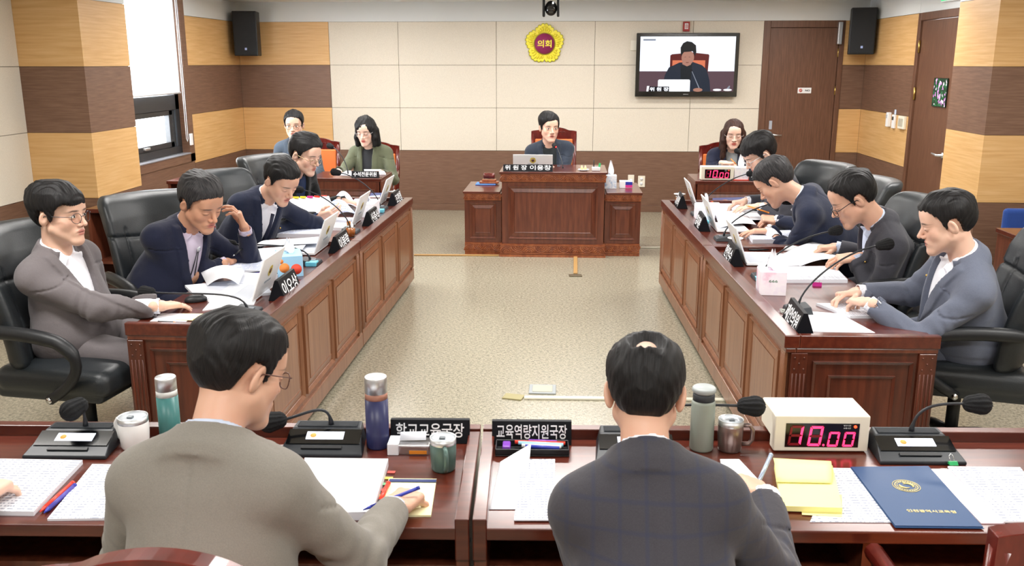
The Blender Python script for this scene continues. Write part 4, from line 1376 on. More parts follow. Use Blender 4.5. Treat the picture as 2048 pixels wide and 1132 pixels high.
def watch(p, side, m=None):
    S, E, W = p['arms'][side]; d = (W - E).normalized()
    M = rot_from(d, (0, 0, 1)).to_4x4()
    mb = MB()
    c = W - d * -.008
    pts = [c + (M.to_3x3() @ Vector((math.cos(a) * .031, 0, math.sin(a) * .029))) for a in [2 * PI * i / 20 for i in range(21)]]
    mb.tube(pts, .0035, 6, rx=1.8)
    mb.cyl(c + M.to_3x3() @ Vector((0, 0, .027)), c + M.to_3x3() @ Vector((0, 0, .036)), .017, 18)
    return mb.build('wristwatch', m or DARKG, p['t'])
# ------------------------------------------------------------------ office armchairs in black leather
def exec_chair_proto():
    t = thing('leather_armchair', 'x', 'chair', (0, 0, 0), 0, 'black leather swivel armchairs')
    # backrest: padded slab, curved, with V-stitched seams (local: sitter faces +y)
    v = Vol((-.36, -.50, .38), (.36, -.02, 1.26), .008)
    w, (X, Y, Z) = v.win((-.36, -.50, .38), (.36, -.02, 1.26), 0)
    k = (Z - .45) / .67
    cx = .262 + .012 * np.sin(k * 3.0) - .05 * np.clip(k - .85, 0, 1) - .03 * np.clip(.25 - k, 0, 1)
    yc = -.20 - .14 * k - .06 * k * k + .10 * (X / .28) ** 2 + .03 * np.sin(k * PI)
    th = .048 + .014 * np.clip((k - .62) / .15, 0, 1)
    qx = np.abs(X) - cx + .05; qz = np.abs(Z - .785) - .335 + .09; qy = np.abs(Y - yc) - th + .035
    rad = .045
    flat = np.sqrt(np.maximum(qx, 0) ** 2 + np.maximum(qz - .0, 0) ** 2) - .05 + np.minimum(np.maximum(qx, qz), 0)
    d = np.sqrt(np.maximum(flat + rad, 0) ** 2 + np.maximum(qy + .010, 0) ** 2) - rad + np.minimum(np.maximum(flat + rad, qy + .01), 0)
    for z0 in (.64, .86):
        s = np.abs(Z - z0 - .14 * np.maximum(np.abs(X) - .10, 0)) * 1.0
        d = d + .010 * np.exp(-(s / .008) ** 2) * (Y > yc)
    s = np.abs(np.abs(X) - .17)
    d = d + .008 * np.exp(-(s / .007) ** 2) * (Y > yc) * (Z < .92)
    v.f = (d + .002 * wob(X, Y, Z, 26, 1.0)).astype(F32)
    a, b = v.nets(); np_mesh('backrest', a, b, LEATHER, t)
    v = Vol((-.34, -.30, .34), (.34, .36, .56), .009)
    v.rbox((0, .02, .455), (.268, .27, .058), .05); v.ell((0, .02, .50), (.22, .22, .03), k=.03)
    v.rbox((0, .0, .40), (.25, .25, .03), .02, k=.01)
    a, b = v.nets(); np_mesh('seat', a, b, LEATHER, t)
    for s in (-1, 1):
        m = MB(); pts = bez((s * .275, -.27, .66), (s * .33, -.20, .70), (s * .335, .02, .70), (s * .335, .14, .67), 8) + bez((s * .335, .16, .66), (s * .335, .27, .60), (s * .33, .22, .50), (s * .285, .04, .395), 10)
        m.tube(pts, [.022] * 3 + [.030] * 5 + [.028] * 4 + [.022] * 8, 12)
        ar = m.build('armrest', BLACKP, t)
        MB().cyl((s * .29, .05, .40), (s * .312, .05, .40), .013, 14).build('bolt', CHROME, ar)
        MB().cyl((s * .27, -.265, .655), (s * .31, -.265, .665), .015, 14).build('bolt', CHROME, ar)
    MB().cyl((0, 0, .12), (0, 0, .38), .028, 16).box(-.12, -.12, .35, .12, .12, .375).build('gas_lift', BLACKP, t)
    for k_ in range(5):
        a = R(90 + 72 * k_); c, s = math.cos(a), math.sin(a)
        m = MB().tube([(0, 0, .12), (.15 * c, .15 * s, .105), (.29 * c, .29 * s, .075)], [.03, .026, .018], 8)
        lg = m.build('base_leg', BLACKP, t)
        MB().cyl((.30 * c - .018 * s, .30 * s + .018 * c, .028), (.30 * c + .018 * s, .30 * s - .018 * c, .028), .028, 14).build('caster', BLACKP, lg)
    return t
proto_chair = exec_chair_proto()
_first = [True]
def exec_chair(label, x, y, face, z=0):
    if _first[0]:
        _first[0] = False; c = proto_chair; c['label'] = label; c.location = (x, y, 0); c.rotation_euler = (0, 0, R(face - 90)); return c
    return dup(proto_chair, label, (x, y, 0), R(face - 90))

exec_chair('leather armchair at the left edge, under the man in the light grey suit', -2.14, 3.74, -8)
exec_chair('leather armchair with V-stitched back, turned out behind the man with the bolo tie', -2.05, 4.60, -38)
exec_chair('leather armchair behind the man in the navy suit and white shirt', -2.02, 5.70, -25)
exec_chair('leather armchair behind the man in the black jacket, farthest of the left row', -2.04, 6.72, -25)
exec_chair('tall leather armchair nearest the door, top of its back clear above the men', 1.60, 6.45, 205)
exec_chair('leather armchair behind the man in the navy suit leaning over the right row', 1.62, 5.66, 190)
exec_chair('leather armchair behind the man with dark rimmed glasses in the right row', 1.60, 4.84, 185)
exec_chair('leather armchair at the right edge, under the man in the blue-grey suit', 1.78, 3.98, 165)
wood_chair('wooden armchair with orange back behind the chairman', (-.12, 9.22, 0), 0, 1.12, .47)
wood_chair('wooden armchair with orange back behind the man in the corner', (-2.655, 9.42, 0), 0, .98, .46)
wood_chair('wooden armchair behind the woman in the olive jacket', (-1.95, 9.10, 0), 0, .97, .46)
wood_chair('wooden armchair with orange back behind the woman with long brown hair', (1.59, 9.10, 0), 0, .985, .46)
wood_chair('wooden armchair whose crest rail crosses the lower left corner', (-.62, 1.50, 0), R(180), 1.034, .43)
wood_chair('wooden armchair under the man in the dark checked suit', (.19, 1.50, 0), R(180), .84, .44)
wood_chair('wooden armchair peeping in at the lower right corner', (.985, 1.76, 0), R(180), 1.015, .46)
# blue chair behind the side desk
bc = thing('blue_chair', 'blue fabric chair behind the dark side desk at the right edge', 'chair', (3.30, 6.30, 0))
BLUEF = suit_mat('blue_fabric', '1f3a7a', '2b4a90')
MB().box(-.22, .16, .48, .22, .22, .775).build('backrest', BLUEF, bc, bevel=.03, seg=4)
MB().box(-.23, -.22, .40, .23, .20, .46).build('seat', BLUEF, bc, bevel=.02, seg=3)
for sx in (-.2, .2):
    for sy in (-.19, .17): MB().cyl((sx, sy, 0), (sx, sy, .41), .012).build('leg', BLACKP, bc)

# ------------------------------------------------------------------ wall and ceiling fittings
FOAM = mat('mic_foam', '141517', 0.95, bump=.8, bscale=120)
def speaker(label, x, y, z, rz, w=.27, h=.50, d=.26):
    t = thing('wall_speaker', label, 'speaker', (x, y, z), rz)
    MB().box(-w / 2, 0, -h / 2, w / 2, d, h / 2).build('cabinet', BLACKP, t, bevel=.008)
    MB().box(-w / 2 + .01, -.008, -h / 2 + .012, w / 2 - .01, 0, h / 2 - .012).build('grille', mat('speaker_grille', '1d2024', .7, bump=.9, bscale=700), t, bevel=.004)
    MB().box(-.012, -.012, -h / 2 + .065, .012, -.008, -h / 2 + .09).build('badge', mat('badge_blue', '9fb4e8', .3), t)
    MB().box(-.03, d, -.05, .03, d + .13, .05).build('bracket', DARKG, t)
    return t
s_ = aty(490, 67, 10.62); speaker('black wall speaker in the left back corner above the panelling', s_.x, s_.y, s_.z, R(10))
s_ = aty(1726, 62, 10.60); speaker('black wall speaker in the right back corner beside the door', s_.x, s_.y, s_.z, R(-14))

# ceiling camera
c = aty(1102, 18, 8.0)
t = thing('ceiling_camera', 'black dome-mounted video camera hanging from the ceiling', 'camera', (c.x, c.y, ZC))
MB().lathe([(0, 0), (.05, 0), (.05, -.02), (.02, -.03), (.02, -.12), (.07, -.125), (.075, -.15), (.06, -.17), (0, -.17)], 28).build('mount', BLACKP, t)
CZ = -.125
MB().box(-.072, -.05, -.19 + CZ, -.05, .05, -.04 + CZ).box(.05, -.05, -.19 + CZ, .072, .05, -.04 + CZ).build('yoke', BLACKP, t, bevel=.008)
m = MB().sphere((0, 0, -.12 + CZ), (.052, .062, .062), 20); hd = m.build('camera_head', BLACKP, t)
MB().cyl((0, -.05, -.132 + CZ), (0, -.078, -.137 + CZ), .032, 24).build('lens', mat('lens_glass', '0b0e14', .05, coat=1.0), t)
MB().box(.012, -.064, -.088 + CZ, .024, -.056, -.072 + CZ).build('indicator', mat('indicator_white', 'ffffff', .3, emit='ffffff', es=1.5), t)

# council emblem
EY = mat('emblem_yellow', 'efe23c', .4); EYD = mat('emblem_olive', 'a8a226', .5); EP = mat('emblem_purple', '8e2a5c', .35)
t = thing('council_emblem', 'yellow flower-shaped emblem with a purple disc on the cream wall', 'emblem', (-.26, YB, 1.982))
def flower(r0, lob, y0, y1, n=300):
    pts = []
    for i in range(n):
        a = 2 * PI * i / n
        k = ((a - PI / 2) % (2 * PI / 5)) / (2 * PI / 5)          # 0 at a petal's middle
        e = abs(k - .5) * 2                                        # 1 on the middle, 0 between petals
        rr = r0 * (.80 + .20 * e ** .55) + lob * abs(math.sin(a * 15 + PI / 2)) ** .7
        pts.append((math.cos(a) * rr, math.sin(a) * rr))
    M = Euler((PI / 2, 0, 0)).to_matrix().to_4x4()
    return MB().prism(pts, y0, y1, M)
flower(.222, .016, 0, .014).build('backing', EYD, t)
m = flower(.212, .016, .014, .024)
fl_ = m.build('petals', EY, t)
m = MB()
for k in range(5):
    for j in range(-3, 4):
        a = PI / 2 + k * 2 * PI / 5 + j * .155
        r1 = .205 - abs(j) * .012
        m.tube([(math.cos(a) * .135, -.024, math.sin(a) * .135), (math.cos(a) * (r1 - .03), -.030, math.sin(a) * (r1 - .03)), (math.cos(a) * r1, -.025, math.sin(a) * r1)], [.004, .013, .008], 8)
m.build('petal_ridge', EY, t)
MB().lathe([(0, .024), (.128, .024), (.128, .030), (0, .032)], 48, Euler((PI / 2, 0, 0)).to_matrix().to_4x4()).build('ring', EYD, t)
MB().lathe([(0, .030), (.117, .030), (.117, .036), (0, .038)], 48, Euler((PI / 2, 0, 0)).to_matrix().to_4x4()).build('disc', EP, t)
o = text_mb('의회', .1, .002, .002, fit=(.165, .085)).build('lettering', EY, t); o.rotation_euler = (PI / 2, 0, 0); o.location = (0, -.040, 0)

# television
def flat_poly(mb, pts, y, mi):
    mb.cur = mi; n = len(pts)
    mb.add([(x, y, z) for x, z in pts], [tuple(range(n))])
TVX0, TVX1, TVZ0, TVZ1 = .805, 1.985, 1.378, 2.10
tv = thing('television', 'wall-mounted flat television showing the chairman on screen', 'television', ((TVX0 + TVX1) / 2, YB - .075, (TVZ0 + TVZ1) / 2))
hw, hh_ = (TVX1 - TVX0) / 2, (TVZ1 - TVZ0) / 2
GLOSSB = mat('gloss_black', '050608', .08, coat=1.0)
MB().box(-hw, -.02, -hh_, hw, .02, hh_).build('bezel', GLOSSB, tv, bevel=.008)
MB().box(-.30, .02, -.2, .30, .072, .2).build('wall_bracket', BLACKP, tv)
def em(name, c, s=1.0): return mat(name, '0a0a0a', .3, spec=.3, emit=c, es=s)
SM = [em('tv_wall', 'e6ecfa', .9), em('tv_band', '574049', .8), em('tv_chair', '5b1512', .8), em('tv_orange', 'd77552', .8), em('tv_suit', '1c2738', .7), em('tv_hair', '0b0e14', .5), em('tv_skin', 'b98472', .65), em('tv_shirt', '111a22', .6), em('tv_white', 'f2f6ff', 1.0), em('tv_black', '0c0f1c', .5), em('tv_grey', '8f96a4', .7)]
m = MB(); y = -.0215; sw, sz0, sz1 = hw - .045, -hh_ + .062, hh_ - .04
def S_(px, py):       # picture coordinates 0..1, origin at the lower left
    return (-sw + 2 * sw * px, sz0 + (sz1 - sz0) * py)
def pol(mi, pts):
    global y
    y -= .00015; flat_poly(m, [S_(a, b) for a, b in pts], y, mi)
def ov(mi, cx, cy, rx, ry, n=28, a0=0, a1=360): pol(mi, [(cx + rx * math.cos(R(a0 + (a1 - a0) * i / n)), cy + ry * math.sin(R(a0 + (a1 - a0) * i / n))) for i in range(n + (a1 - a0 < 360))])
pol(0, [(0, 0), (1, 0), (1, 1), (0, 1)]); pol(1, [(0, 0), (1, 0), (1, .37), (0, .37)])
pol(2, [(.32, .30), (.32, .66), (.34, .68), (.47, .70), (.52, .72), (.61, .70), (.72, .68), (.73, .66), (.72, .30)])
pol(3, [(.345, .32), (.345, .57), (.69, .57), (.69, .32)])
pol(4, [(.24, 0), (.27, .30), (.31, .44), (.42, .53), (.56, .54), (.66, .48), (.71, .40), (.745, .20), (.76, 0)])
pol(7, [(.43, .50), (.44, .15), (.545, .15), (.555, .52), (.50, .46)])
ov(6, .505, .62, .066, .135); pol(6, [(.45, .50), (.45, .58), (.55, .58), (.54, .49), (.50, .46)])
pol(5, [(.430, .64), (.425, .80), (.45, .88), (.49, .915), (.54, .90), (.585, .84), (.592, .72), (.577, .64), (.566, .70), (.55, .735), (.51, .725), (.462, .72), (.446, .68)])
pol(5, [(.46, .625), (.485, .635), (.485, .627)]); pol(5, [(.515, .635), (.54, .625), (.515, .627)]); pol(2, [(.485, .535), (.52, .535), (.51, .525), (.49, .525)])
pol(8, [(.20, 0), (.20, .20), (.21, .22), (.53, .22), (.54, .20), (.54, 0)])
pol(9, [(.11, 0), (.11, .09), (.32, .09), (.32, 0)]); pol(8, [(.32, .0), (.32, .09), (.535, .09), (.535, 0)])
pol(10, [(.552, .37), (.557, .375), (.645, .06), (.635, .055)]); ov(9, .548, .385, .012, .022); pol(8, [(.08, .0), (.085, .1), (.11, .1), (.10, 0)])
ov(6, .625, .03, .05, .035); ov(8, .83, .03, .045, .02); ov(8, .94, .03, .045, .02); pol(10, [(.93, .06), (.955, .11), (.965, .10), (.955, .04)])
pol(10, [(.03, .925), (.03, .955), (.16, .955), (.16, .925)])
m.build('screen', SM, tv)
o = text_mb('위 원 장', .05, .0002, .0015, fit=(.22, .045)).build('screen_lettering', SM[8], tv); o.rotation_euler = (PI / 2, 0, 0); o.location = (-sw + 2 * sw * .215, y - .001, sz0 + .026)
o = text_mb('SAMSUNG', .03, .0003, .0, fit=(.06, .010)).build('badge', STEEL, tv); o.rotation_euler = (PI / 2, 0, 0); o.location = (0, -.0215, -hh_ + .03)

def wallbox(name, label, cat, px, py, w, h, mt, d=.02, Y=YB, bev=.004):
    p = aty(px, py, Y - d)
    return tag(MB().box(-w / 2, 0, -h / 2, w / 2, d, h / 2).build(name, mt, None, bevel=bev, loc=(p.x, Y - d, p.z)), label, cat)
REDL = mat('red_lacquer', '9c1f1c', .4)
p = aty(1373, 53, YB - .03)
t = thing('alarm_sign', 'small red box with white lettering above the television', 'sign', (p.x, YB - .03, p.z))
MB().box(-.038, 0, -.055, .038, .03, .055).build('case', REDL, t, bevel=.003)
MB().box(-.02, -.002, -.028, .02, 0, .035).build('plate', WHITEP, t)
o = text_mb('1B', .05, .0006, .001, fit=(.03, .045)).build('lettering', REDL, t); o.rotation_euler = (PI / 2, 0, 0); o.location = (0, -.003, .003)
wallbox('wall_switch', 'white switch plate half hidden left of the television', 'switch', 1267, 91, .07, .115, CREAMP)
def outlet(label, px, py, w=.085, two=True):
    p = aty(px, py, YB - .012)
    t = thing('wall_outlet', label, 'outlet', (p.x, YB - .012, p.z))
    MB().box(-w / 2, 0, -.068, w / 2, .012, .068).build('plate', CREAMP, t, bevel=.004)
    for dz in ((.028, -.028) if two else (0,)):
        sk = MB().cyl((0, -.0015, dz), (0, .004, dz), .020, 20).build('socket', WHITEP, t)
        m = MB()
        for dx in (-.008, .008): m.cyl((dx, -.003, dz), (dx, 0, dz), .0028, 8)
        m.build('pin_hole', BLACKP, sk)
outlet('ivory double wall outlet right of the chairman desk', 1283, 363)
outlet('ivory single wall plate just above the right wing of the chairman desk', 1262, 361, .075, False)
# signs on the doors
p = aty(1609, 181, YB + .008)
t = thing('door_sign', 'small white sign with red mark on the brown back door', 'sign', (p.x, YB + .008, p.z))
MB().box(-.078, 0, -.032, .078, .004, .032).build('plate', WHITEP, t, bevel=.002)
o = MB().cyl((-.045, -.002, 0), (-.045, 0, 0), .020, 20); o.build('red_mark', mat('sign_red', 'd0402c', .5), t)
o = text_mb('금연', .03, .0004, .0, fit=(.03, .026)).build('lettering', WHITEP, t); o.rotation_euler = (PI / 2, 0, 0); o.location = (-.045, -.003, 0)
o = text_mb('NO', .03, .0004, .001, fit=(.055, .022)).build('lettering', mat('sign_black', '2a2420', .5), t); o.rotation_euler = (PI / 2, 0, 0); o.location = (.035, -.001, 0)
def flower_picture():
    m = bpy.data.materials.new('flower_print'); m.use_nodes = True; b = m.node_tree.nodes['Principled BSDF']; t = NT(m)
    co = t.n('ShaderNodeTexCoord'); vo = t.n('ShaderNodeTexVoronoi', i_Scale=45.0); rp = t.n('ShaderNodeValToRGB'); e = rp.color_ramp.elements
    t.l(co, 'Object', vo, 'Vector'); sp = t.n('ShaderNodeSeparateColor'); t.l(vo, 'Color', sp, 0); t.l(sp, 0, rp, 'Fac')
    rp.color_ramp.interpolation = 'CONSTANT'
    e[0].position = 0; e[0].color = lin('0f3a20'); e[1].position = .78; e[1].color = lin('c58ad0'); x = e.new(.45); x.color = lin('1f7040'); x = e.new(.65); x.color = lin('163f2a'); x = e.new(.9); x.color = lin('f0d8f4')
    t.l(rp, 'Color', b, 'Base Color'); return m
p = atx(1879, 185, XR - .004)
pic = thing('flower_picture', 'small dark green picture with pink flowers stuck on the side door', 'picture', (XR + .006, p.y, p.z))
MB().box(-.008, -.15, -.125, 0, .15, .125).build('print', flower_picture(), pic)
MB().box(-.010, -.155, -.13, -.001, -.15, .13).box(-.010, .15, -.13, -.001, .155, .13).box(-.010, -.15, .125, -.001, .15, .13).box(-.010, -.15, -.13, -.001, .15, -.125).build('frame', mat('dark_green', '12261a', .5), pic)
def sidebox(name, label, cat, px, py, w, h, mt, d=.025):
    p = atx(px, py, XR - d)
    t = thing(name, label, cat, (XR - d, p.y, p.z))
    MB().box(0, -w / 2, -h / 2, d, w / 2, h / 2).build('case', mt, t, bevel=.006)
    return t
t = sidebox('wall_telephone', 'slim white handset hung on the yellow side wall panel', 'telephone', 1773, 239, .06, .15, WHITEP, .04)
MB().box(-.006, -.018, .02, 0, .018, .055).build('earpiece', mat('pale_grey', 'b8bcc2', .5), t, bevel=.004)
t = sidebox('remote_holder', 'white remote control with dark screen beside the wall thermostat', 'remote', 1785, 243, .075, .14, WHITEP)
MB().box(-.003, -.022, .015, 0, .022, .05).build('display', DARKG, t)
t = sidebox('thermostat', 'ivory wall controller with a row of louvres next to the side door', 'thermostat', 1801, 245, .17, .13, CREAMP, .03)
m = MB()
for k in range(5): m.box(-.003, -.06 + k * .026, -.04, 0, -.045 + k * .026, .04)
m.build('louvre', mat('louvre_grey', 'b5b1a2', .6), t)
t = sidebox('wall_hook', 'small pale round sticker above the wall handset', 'sticker', 1790, 224, .045, .05, mat('pale_blue', 'c9d8ec', .5), .008)
p = atx(1903, -8, XR - .02)
ex = thing('exit_sign', 'green emergency exit sign above the side door at the frame top', 'sign', (XR - .03, p.y, 2.375))
MB().box(-.01, -.18, -.075, .03, .18, .075).build('case', WHITEP, ex, bevel=.005)
MB().box(-.013, -.165, -.062, -.010, .165, .062).build('face', mat('exit_green', '1fae6a', .4, emit='35d58a', es=.8), ex)
MB().box(-.015, -.04, -.05, -.013, .02, .05).build('pictogram', mat('exit_white', 'ffffff', .4, emit='ffffff', es=.8), ex)

# ------------------------------------------------------------------ floor fittings
def strip(name, label, cat, a, b, w, h, mt):
    a, b = Vector(a), Vector(b); d = (b - a).normalized(); n = Vector((-d.y, d.x, 0)) * w / 2
    q = [a + n, a - n, b - n, b + n]
    o = tag(MB().prism([(v.x, v.y) for v in q], 0.0, h).build(name, mt, None, bevel=min(h, w) * .3), label, cat)
    return o
IV = mat('ivory_trunking', 'dedccb', .45); BR = mat('tan_trunking', 'b08a55', .5)
a, b_ = atz(1048, 797, 0), atz(1475, 802, 0)
strip('cable_cover', 'ivory cable cover strip across the floor before the witness desks', 'cable cover', a, b_, .035, .012, IV)
a, b_ = atz(1008, 793, 0), atz(1046, 797, 0)
strip('floor_plate', 'tan floor plate at the left end of the ivory cable strip', 'floor plate', a, b_, .075, .008, mat('khaki', 'a39a70', .6))
MB().tube(arc(atz(1032, 792, .012), atz(1046, 797, .012), .01), .005, 6)
g_ = atz(1085, 780, 0)
t = thing('floor_box', 'grey square floor outlet box behind the cable strip', 'floor box', (g_.x, g_.y, 0))
MB().box(-.075, -.07, 0, .075, .07, .008).build('frame', mat('floor_box_grey', '9da3a6', .5), t, bevel=.003)
MB().box(-.055, -.05, .006, .055, .05, .011).build('lid', mat('floor_box_lid', 'b9b7a6', .6), t, bevel=.002)
strip('cable_cover', 'tan cable cover running left from the chairman desk plinth', 'cable cover', atz(828, 511, 0), atz(998, 512, 0), .035, .012, BR)
strip('cable_cover', 'short tan cable cover running out from the chairman desk towards the viewer', 'cable cover', atz(1151, 508, 0), atz(1151, 548, 0), .035, .012, BR)
strip('floor_plate', 'dark metal floor plate at the end of the short cable cover', 'floor plate', atz(1138, 552, 0), atz(1164, 552, 0), .06, .010, mat('bronze_plate', '6f6450', .4, metal=.6))
strip('cable_cover', 'ivory cable cover between the chairman desk and the right row', 'cable cover', atz(1280, 496, 0), atz(1322, 496, 0), .03, .012, IV)
# ------------------------------------------------------------------ things on the desks
def printed(name, base='dfe2ea', ink='6f7890', sx=1.0, rows=230.0, lo=.50):
    m = bpy.data.materials.new(name); m.use_nodes = True; b = m.node_tree.nodes['Principled BSDF']; t = NT(m)
    co = t.n('ShaderNodeTexCoord'); sp = t.n('ShaderNodeSeparateXYZ'); t.l(co, 'Object', sp, 'Vector')
    a = t.n('ShaderNodeMath', operation='MULTIPLY'); a.inputs[1].default_value = rows * 2 * PI / 3.2; t.l(sp, 'Y', a, 0)
    s = t.n('ShaderNodeMath', operation='SINE'); t.l(a, 0, s, 0)
    g = t.n('ShaderNodeMath', operation='GREATER_THAN'); g.inputs[1].default_value = .45; t.l(s, 0, g, 0)
    mp = t.n('ShaderNodeMapping'); mp.inputs['Scale'].default_value = (120, 12, 1); nz = t.n('ShaderNodeTexNoise', i_Scale=1.0, i_Detail=3.0)
    t.l(co, 'Object', mp, 'Vector'); t.l(mp, 'Vector', nz, 'Vector')
    g2 = t.n('ShaderNodeMath', operation='GREATER_THAN'); g2.inputs[1].default_value = lo; t.l(nz, 'Fac', g2, 0)
    mu = t.n('ShaderNodeMath', operation='MULTIPLY'); t.l(g, 0, mu, 0); t.l(g2, 0, mu, 1)
    ge = t.n('ShaderNodeNewGeometry'); sn = t.n('ShaderNodeSeparateXYZ'); t.l(ge, 'True Normal', sn, 'Vector'); ga = t.n('ShaderNodeMath', operation='ABSOLUTE'); t.l(sn, 'Z', ga, 0); gg = t.n('ShaderNodeMath', operation='GREATER_THAN'); gg.inputs[1].default_value = .5; t.l(ga, 0, gg, 0)
    m3a = t.n('ShaderNodeMath', operation='MULTIPLY'); m3a.inputs[1].default_value = .85; t.l(mu, 0, m3a, 0)
    m3 = t.n('ShaderNodeMath', operation='MULTIPLY'); t.l(m3a, 0, m3, 0); t.l(gg, 0, m3, 1)
    x = t.n('ShaderNodeMix', data_type='RGBA'); x.inputs[6].default_value = lin(base); x.inputs[7].default_value = lin(ink)
    t.l(m3, 0, x, 0); t.l(x, 2, b, 'Base Color'); b.inputs['Roughness'].default_value = .75
    return m
PRINT = printed('printed_page'); PRINT2 = printed('printed_table', 'e2e6f0', '6f8ac4', rows=150, lo=.42)
YPAD = mat('yellow_paper', 'f2edA0'.lower(), .8); YP2 = mat('pale_yellow_paper', 'f3efc0', .8)

def quad_sheet(name, label, cat, pts, z, thick, mt, group=None, curl=None, px=True, side=None):
    """paper lying flat: four corners (far left, far right, near right, near left)"""
    P = [atz(x, y, z) if px else Vector((x, y, z)) for x, y in pts]
    c = (P[0] + P[1] + P[2] + P[3]) / 4; c.z = z
    # local frame turned with the sheet so its print runs along it
    d = (P[1] - P[0]) + (P[2] - P[3]); rz = math.atan2(d.y, d.x)
    Ri = Matrix.Rotation(-rz, 3, 'Z')
    q = [Ri @ (p - c) for p in P]
    n = 8
    G = []
    for i in range(n + 1):
        row_ = []
        for j in range(n + 1):
            u, v = j / n, i / n
            p = (q[0] * (1 - u) + q[1] * u) * (1 - v) + (q[3] * (1 - u) + q[2] * u) * v
            h = thick + (curl(u, v) if curl else 0)
            row_.append((p.x, p.y, h))
        G.append(row_)
    mb = MB()
    mb.sheet(G, .0007 if curl else thick)
    o = mb.build(name, mt, None, loc=c, rot=(0, 0, rz))
    for p in o.data.polygons: p.use_smooth = bool(curl)
    return tag(o, label, cat, group)

def pen(name, label, cat, a, b, r, cols, z=None):
    """pencil or pen from a to b (world), tip at b"""
    a, b = Vector(a), Vector(b); d = b - a
    t = thing(name, label, cat, a)
    MB().cyl((0, 0, 0), d * .86, r, 10).build('barrel', cols[0], t)
    MB().cyl(d * .86, d, r, 10, r * .25).build('tip', cols[1], t)
    MB().cyl(-d * .05, (0, 0, 0), r * 1.1, 10).build('cap', cols[2], t)
    return t
PENC = mat('pencil_orange', 'e08a2c', .45); BLUEP = mat('pen_blue', '2c3aa0', .35); REDP = mat('pen_red', 'd8402c', .35); WOODT = mat('pencil_wood', 'd9b68a', .7); PINK = mat('pink_plastic', 'd63c8c', .4); PURP = mat('purple_plastic', '7a3fae', .4); LBLUE = mat('light_blue_plastic', '9fd4ea', .4)

def laptop(label, x, y, rz, lean=20, z=SURF, w=.31, hgt=.205):
    """local: user at -y, lid's back towards +y"""
    t = thing('laptop', label, 'laptop', (x, y, z), rz, 'white laptops')
    MB().box(-w / 2, -.21, .004, w / 2, 0, .018).build('keyboard_deck', WHITEP, t, bevel=.003)
    MB().box(-w / 2 + .02, -.12, .018, w / 2 - .02, -.02, .0195).build('keyboard', mat('key_grey', 'b9bdc4', .5), t)
    M = Matrix.Translation((0, 0, .018)) @ Euler((R(-lean), 0, 0)).to_matrix().to_4x4()
    ld = MB().box(-w / 2, -.004, 0, w / 2, .004, hgt, M).build('lid', WHITEP, t, bevel=.003)
    MB().box(-w / 2 + .008, -.0055, .012, w / 2 - .008, -.004, hgt - .008, M).build('screen', mat('laptop_screen', 'aeb8cc', .25, emit='c8d4ee', es=.5), ld)
    m = MB(); 
    Mr = M @ Matrix.Translation((0, .0042, hgt * .56)) @ Euler((-PI / 2, 0, 0)).to_matrix().to_4x4()
    pts = []
    for i in range(60):
        a = 2 * PI * i / 60; rr = .026 * (1 + .12 * abs(math.sin(2.5 * a + PI / 4)))
        pts.append((rr * math.cos(a), rr * math.sin(a)))
    m.prism(pts, 0, .0008, Mr).build('emblem', mat('emblem_gold', 'c9b45c', .5), ld)
    MB().lathe([(0, .0008), (.014, .0008), (.014, .0013), (0, .0014)], 24, Mr).build('emblem_disc', mat('emblem_plum', '5f3a3a', .5), ld)
    mt = text_mb('인천광역시의회', .02, .0003, .0, fit=(.095, .013))
    mt2 = MB(); mt2.add([Matrix.Scale(-1, 4, (1, 0, 0)) @ Vector(v) for v in mt.v], mt.f, M @ Matrix.Translation((0, .0045, hgt * .30)) @ Euler((PI / 2, 0, 0)).to_matrix().to_4x4())
    mt2.build('lettering', mat('grey_ink', '8d96a0', .6), ld)
    return t

def nameplate(label, x, y, rz, txt, w=.27, h=.078, z=SURF, fit=None, d=.042, group='black nameplates'):
    """local: text faces -y"""
    t = thing('nameplate', label, 'nameplate', (x, y, z), rz, group)
    vs = [(-w / 2, -d, 0), (-w / 2, d, 0), (-w / 2, .008, h), (-w / 2, -.008, h), (w / 2, -d, 0), (w / 2, d, 0), (w / 2, .008, h), (w / 2, -.008, h)]
    fs = [(0, 1, 2, 3), (7, 6, 5, 4), (0, 3, 7, 4), (3, 2, 6, 7), (2, 1, 5, 6), (1, 0, 4, 5)]
    MB().add(vs, [f[::-1] for f in fs]).build('stand', mat('plate_black', '0e1016', .5, spec=.25), t, bevel=.001)
    a = math.atan2(h, d - .008)
    o = text_mb(txt, .1, .0005, .0012, fit=fit or (w * .86, h * .72)).build('lettering', mat('plate_white', 'f4f6fa', .5), t)
    kz = .5 if d > .03 else .57
    o.rotation_euler = (a, 0, 0); o.location = (0, -(d + (.008 - d) * kz) - .0012, h * kz)
    return t

